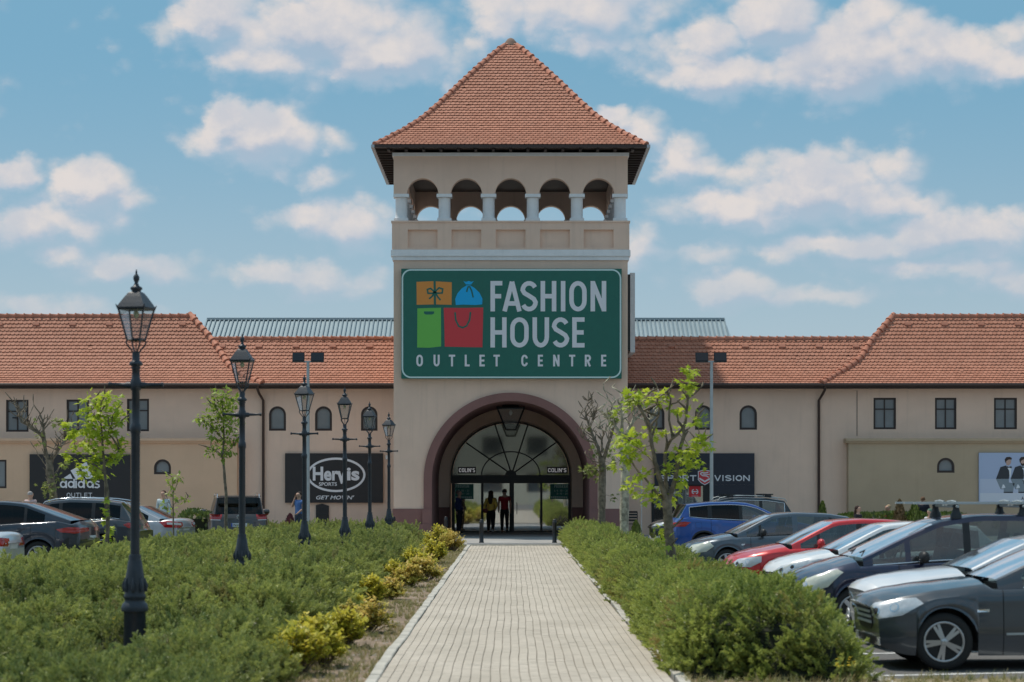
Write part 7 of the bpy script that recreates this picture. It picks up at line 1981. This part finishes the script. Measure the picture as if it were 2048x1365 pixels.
# brown grey SUV seen from behind
spV = dict(L=4.75, W=1.93, H=1.78, xf=.92, xr=3.78, rw=.37, rim='five', hood=[(0, .80), (.05, .92), (.15, .98), (.4, 1.04), (.8, 1.08), (1.2, 1.12)], belt=[(0, .76), (.3, .94), (.8, 1.04), (1.3, 1.08), (3.6, 1.14), (4.75, 1.10)],
           roof=[(1.95, 1.64), (2.3, 1.73), (2.7, 1.76), (3.8, 1.74), (4.4, 1.68)], tail=[(4.6, 1.10), (4.7, 1.06), (4.75, .60)], ws0=1.15, ws1=2.0, rg1=4.30, rg0=4.62, doors=[1.48, 2.5, 3.45], side=(1.45, 4.3), pillars=[(2.46, 2.56, 1), (3.42, 3.50, 1)], seats=[2.35, 3.2], handles=[2.35, 3.3], chrome='', tum=.28, bow=.15, mirx=.3, cladding=1)
hd5 = R(-80)
I = car('parked_car', 'brown grey SUV seen straight from behind with round emblem and number plate', 'SUV', nose_from_tail(-8.85, 73.0, hd5, 4.75), hd5, spV, paint('brown grey', (.060, .052, .052)), group=LG, rear_glass='carglassdark')
rail(I, 1.95, 4.3, .68, .055, M['chrome'], .022)
p = I['patch']; p('tail_light', [(4.75, .60, .96), (4.75, .58, 1.12), (4.6, .97, 1.14), (4.55, .97, .97)], (-1, -.25, 0), M['lampred'], off=.014)
p('reversing_light', [(4.75, .62, .93), (4.6, .93, .94), (4.6, .93, .965), (4.75, .62, .955)], (-1, -.25, 0), M['lampwhite'], off=.018)
p('exhaust_apron', [(4.75, -.8, .28), (4.75, .8, .28), (4.75, .8, .42), (4.75, -.8, .42)], (-1, 0, 0), M['trim'], both=False)
bl = p('number_plate', [(4.75, -.26, .72), (4.75, .26, .72), (4.75, .26, .84), (4.75, -.26, .84)], (-1, 0, 0), M['plate'], off=.012, both=False)[0]
m_ = MB(); X = 2.375 + .02
m_.box(X, X + .004, -.26, -.22, .72, .84); m_.build('plate_band', M['plateblue'], bl)
m_ = MB(); word(m_, 'NH  9', -.18, .22, .745, .82, .16, gap=.3); T = Matrix.Translation((X + .006, 0, 0)) @ Matrix.Rotation(PI / 2, 4, 'Z'); m_.xform(T); m_.build('plate_number', M['black'], bl)
m_ = MB(); c0 = Vector((X + .012, 0, 1.03)); m_.tube([c0 + Vector((0, math.cos(k * PI / 10) * .075, math.sin(k * PI / 10) * .075)) for k in range(21)], .008, 5)
for seq in ([(-.045, .055), (0, -.005), (.045, .055)], [(-.065, .015), (-.03, -.055), (0, 0), (.03, -.055), (.065, .015)]): m_.tube([c0 + Vector((0, a, b)) for a, b in seq], .007, 4)
m_.build('emblem', M['chrome'], I['root'])
m_ = MB(); m_.box(2.20, 2.36, -.70, .70, 1.700, 1.725); m_.build('roof_spoiler', paint('brown grey', (.060, .052, .052)), I['root'])

# ================================================================ PEOPLE
SK = mat('skin', (.48, .29, .21), .6)
def skinm(name, chains, mat_, parent, sub=1):
    """chains: list of lists of (pos, radius); each chain joins at its first vertex to an earlier vertex when equal"""
    vs = []; es = []; rs = []; key = {}
    def idx(p, r):
        k = (round(p[0], 4), round(p[1], 4), round(p[2], 4))
        if k in key: return key[k]
        key[k] = len(vs); vs.append(p); rs.append(r if hasattr(r, '__len__') else (r, r)); return key[k]
    for ch in chains:
        last = None
        for p, r in ch:
            i = idx(tuple(p), r)
            if last is not None and i != last: es.append((last, i))
            last = i
    me = bpy.data.meshes.new(name); me.from_pydata(vs, es, []); me.materials.append(mat_)
    o = link(name, me, parent); md = o.modifiers.new('skin', 'SKIN'); md.use_smooth_shade = True
    lay = me.skin_vertices[0] if me.skin_vertices else None
    if lay is None:
        bpy.context.view_layer.objects.active = o; bpy.ops.object.select_all(action='DESELECT'); o.select_set(True); bpy.ops.mesh.customdata_skin_add(); lay = me.skin_vertices[0]
    for i, r in enumerate(rs): lay.data[i].radius = r; lay.data[i].use_root = False
    lay.data[0].use_root = True
    sb = o.modifiers.new('sub', 'SUBSURF'); sb.levels = sub; sb.render_levels = sub
    return o
def person(label, x, y, face, h, shirt, trousers, shoes=(.02, .02, .02), hair=(.03, .02, .015), sleeve='long', arms=None, legs='stand', hairstyle='short', z0=0.0, hat=None, group=None):
    """face: direction looked at, radians from -Y (towards camera) turning to +X"""
    k = h / 1.75; t = thing('person', label, 'person', (x, y, z0), face, group)
    S = lambda p: Vector(p) * k
    # front is -y, right hand of the figure at -x
    pel = (0, 0, .95); hipz = .92
    st = {'stand': [((.09, 0), (.10, .0), (.11, .02)), ((-.09, 0), (-.10, 0), (-.12, .0))], 'walk': [((.09, 0), (.10, -.12), (.10, -.16)), ((-.09, 0), (-.10, .02), (-.10, .30))]}[legs]
    A = arms or [[(.19, .0, 1.42), (.25, .02, 1.15), (.24, -.06, .90)], [(-.19, 0, 1.42), (-.25, .02, 1.15), (-.24, -.06, .90)]]
    def legc(i, dr=0, cut=.09):
        a, b, c = st[i]; lift = .0 if legs == 'stand' or i == 0 else .06
        return [(S(pel), .09 + dr * 1.5), (S((a[0], a[1], .88)), .085 + dr * 1.4), (S(((a[0] + b[0]) / 2, (a[1] + b[1]) / 2, .70)), .085 + dr), (S((b[0], b[1], .50)), .062 + dr), (S(((b[0] + c[0]) / 2, (b[1] + c[1]) / 2 + .01, .32)), .056 + dr * .9), (S((c[0], c[1], cut + lift)), .042 + dr)]
    torso = [(S(pel), (.10, .08)), (S((0, .0, 1.10)), (.09, .075)), (S((0, .0, 1.28)), (.12, .08)), (S((0, 0, 1.42)), (.10, .07)), (S((0, 0, 1.50)), (.062, .062)), (S((0, -.01, 1.55)), (.056, .058)), (S((0, -.02, 1.60)), (.088, .104)), (S((0, -.015, 1.67)), (.102, .120)), (S((0, 0, 1.735)), (.080, .092))]
    arm = []
    for a in A:
        s = 1 if a[0][0] > 0 else -1; w = Vector(a[2]); e = Vector(a[1]); d = (w - e).normalized()
        arm.append([(S((0, 0, 1.42)), .10), (S(a[0]), .058), (S(Vector(a[0]).lerp(e, .5)), .048), (S(e), .040), (S(e.lerp(w, .5)), .036), (S(w), .026), (S(w + d * .05), (.036, .02)), (S(w + d * .09), (.034, .018))])
    fc = []
    for i in range(2):
        c = st[i][2]; lift = 0 if legs == 'stand' or i == 0 else .05
        fc.append([(S((c[0], c[1], .09 + lift)), .042), (S((c[0], c[1] - .03, .05 + lift)), .04), (S((c[0], c[1] - .14, .035 + lift * .3)), .03)])
    nose_ = [(S((0, -.02, 1.62)), (.068, .080)), (S((0, -.085, 1.625)), .022)]
    fingers = []
    for a in A:
        w = Vector(a[2]); e = Vector(a[1]); d = (w - e).normalized(); sd = d.cross(Vector((0, 1, 0)) if abs(d.y) < .8 else Vector((1, 0, 0))).normalized(); b0 = w + d * .08
        for q, (off, ln) in enumerate(((-.027, .055), (-.009, .068), (.009, .065), (.027, .05))):
            p0 = b0 + sd * off; fingers.append([(S(p0), .010), (S(p0 + d * ln * .5 + Vector((0, -.006, 0))), .009), (S(p0 + d * ln + Vector((0, -.018, 0))), .008)])
        p0 = w + d * .03 + sd * -.03; fingers.append([(S(p0), .012), (S(p0 + d * .03 + sd * -.02), .010), (S(p0 + d * .06 + sd * -.025), .009)])
    skinm('body', [torso] + [legc(0), legc(1)] + arm + fc, SK, t)
    skinm('face_detail', [[(S((0, -.07, 1.635)), .012), (S((0, -.122, 1.62)), .016)], [(S((.074, 0, 1.635)), .012), (S((.078, .005, 1.655)), .014)], [(S((-.074, 0, 1.635)), .012), (S((-.078, .005, 1.655)), .014)]], SK, t)
    for fg in (fingers[:5], fingers[5:]): skinm('fingers', fg, SK, t)
    m_ = MB()
    for s in (-1, 1): m_.lathe([(.002, -.008), (.010, 0), (.002, .008)], 8, tuple(S((s * .034, -.108, 1.652))))
    m_.lathe([(.002, -.005), (.022, 0), (.002, .005)], 8, tuple(S((0, -.100, 1.582)))); m_.build('eyes_and_mouth', mat('dark eyes', (.08, .03, .03), .5), t)
    cm = lambda c, n: mat('cloth %s %.3f %.3f %.3f' % (n, *c), c, .9, var=.15, vscale=8, bump=.3, bscale=25)
    tr = [(S(pel), (.16, .135)), (S((0, .0, 1.05)), (.140, .115))]
    skinm('trousers', [tr, legc(0, .016), legc(1, .016)], cm(trousers, 'trousers'), t)
    sh_ = [(S((0, 0, .90)), (.175, .150)), (S((0, .0, 1.02)), (.165, .140)), (S((0, .0, 1.14)), (.155, .125)), (S((0, .0, 1.29)), (.175, .128)), (S((0, 0, 1.42)), (.150, .108)), (S((0, 0, 1.485)), (.078, .078))]
    sl = []
    for c in arm: n_ = {'long': 6, 'short': 3}[sleeve]; sl.append([(c[0][0], .15)] + [(q[0], (q[1] if not hasattr(q[1], '__len__') else q[1][0]) + .016) for q in c[1:n_]])
    skinm('shirt', [sh_] + sl, cm(shirt, 'shirt'), t)
    for c in fc: skinm('shoe', [[(c[0][0], .044), (c[1][0] - Vector((0, 0, .005)), .050), (c[2][0] - Vector((0, 0, .0)), .038)]], cm(shoes, 'shoe'), t)
    hm = cm(hair, 'hair')
    hc = [(S((0, .035, 1.655)), (.092, .100)), (S((0, .022, 1.70)), (.100, .116)), (S((0, .0, 1.755)), (.080, .090))]
    m_ = MB(); T_ = Matrix.Translation(S((0, .026, 1.675))) @ Matrix.Diagonal((.097 * k, .108 * k, .108 * k, 1))
    m_.lathe([(math.cos(a_), math.sin(a_)) for a_ in [(-.32 + 1.87 * q_ / 8) for q_ in range(9)]], 16, T=T_); m_.build('hair', hm, t)
    if hairstyle == 'long': skinm('long_hair', [[(S((0, .06, 1.68)), (.095, .07)), (S((0, .09, 1.55)), (.105, .06)), (S((0, .13, 1.38)), (.11, .045)), (S((0, .13, 1.20)), (.06, .03))]], hm, t)
    if hairstyle == 'bun': skinm('hair_bun', [[(S((0, .09, 1.72)), .05), (S((0, .12, 1.74)), .045)]], hm, t)
    if hat: m_ = MB(); m_.lathe([(.02, -.02), (.10, -.01), (.102, .03), (.07, .09), (.02, .10)], 14, tuple(S((0, .0, 1.68)))); m_.build('cap', cm(hat, 'hat'), t)
    return t, k
def xp(px, d): return xof(px, d)
# face angle: local -y is the front; rotation about z by face
person('man in navy jacket and dark trousers waiting at the left side of the entrance', xp(918, 91.2), 91.2, R(70), 1.72, (.02, .03, .10), (.012, .014, .025), hair=(.16, .13, .12), arms=[[(.19, 0, 1.42), (.26, .02, 1.16), (.20, -.10, .96)], [(-.19, 0, 1.42), (-.26, .04, 1.16), (-.22, .02, .90)]])
person('woman with long dark hair in a yellow jacket walking towards the doors', xp(981, 92.0), 92.0, R(178), 1.70, (.78, .52, .10), (.008, .008, .010), shoes=(.6, .6, .6), hair=(.035, .018, .012), hairstyle='long', legs='walk', arms=[[(.17, 0, 1.40), (.25, .02, 1.16), (.22, -.08, .98)], [(-.17, 0, 1.40), (-.24, .02, 1.16), (-.19, -.12, .98)]])
bagt = thing('shoulder_bag', 'small dark red bag hanging at the hip of the woman in yellow', 'bag', (xp(971, 92.0), 91.85, .82)); m_ = MB(); m_.lathe([(.05, 0), (.09, .03), (.10, .12), (.08, .17), (.04, .18)], 12, T=Matrix.Diagonal((1, .5, 1, 1))); m_.build('pouch', mat('red leather', (.16, .02, .02), .5), bagt); m_ = MB(); m_.tube([(-.03, 0, .17), (.08, -.14, .45), (.26, -.04, .62)], .008, 5); m_.build('strap', M['black'], bagt)
person('man in dark red shirt and black trousers beside the woman in yellow', xp(1009, 92.0), 92.0, R(182), 1.77, (.30, .012, .02), (.008, .008, .010), hair=(.03, .02, .018), sleeve='short', legs='walk')
person('youth in light grey blue hooded top left of the sapling', xp(327, 80), 80, R(-15), 1.74, (.46, .55, .58), (.10, .12, .16), hair=(.05, .02, .015))
t_, k_ = person('man in a blue T-shirt with a phone at his ear beside the third lamp', xp(598, 79), 79, R(-40), 1.70, (.10, .20, .46), (.05, .06, .09), hair=(.03, .022, .018), sleeve='short', arms=[[(.19, 0, 1.42), (.24, -.03, 1.16), (.14, -.20, 1.0)], [(-.19, 0, 1.42), (-.24, -.12, 1.22), (-.11, -.10, 1.55)]])
ph = thing('mobile_phone', 'black phone held to the ear of the man in blue', 'phone', t_.location + Matrix.Rotation(R(-40), 3, 'Z') @ Vector((-.115, -.07, 1.585)), R(-40)); m_ = MB(); m_.box(-.006, .006, -.035, .035, -.06, .07); m_.build('case', M['black'], ph); m_ = MB(); m_.box(.0062, .008, -.030, .030, -.05, .06); m_.build('screen', M['trim'], ph)
person('grey haired man in pale shirt behind the parked SUVs at the far left', xp(61, 80), 80, R(160), 1.71, (.55, .42, .42), (.06, .07, .09), hair=(.36, .34, .33), sleeve='short')
SEAT = -.62
person('dark haired woman in black by the low hedge right of the downpipe', xp(1716, 82.0), 82.0, R(60), 1.70, (.02, .02, .025), (.02, .02, .03), hair=(.04, .02, .015), hairstyle='long', z0=SEAT + .10)
person('blonde person in a red top behind the browned conifer', xp(1776, 83.8), 83.8, R(-60), 1.70, (.30, .02, .03), (.02, .02, .03), hair=(.42, .30, .18), z0=SEAT + .12)
person('person in black with hair in a bun standing by the green conifer', xp(1846, 84.0), 84.0, R(170), 1.62, (.018, .018, .03), (.02, .02, .03), hair=(.16, .09, .05), hairstyle='bun', z0=-.12)
person('person in white with a green cap right of the standing person in black', xp(1860, 81.0), 81.0, R(-50), 1.70, (.66, .66, .72), (.1, .1, .12), hair=(.02, .016, .016), hat=(.12, .20, .15), z0=SEAT)
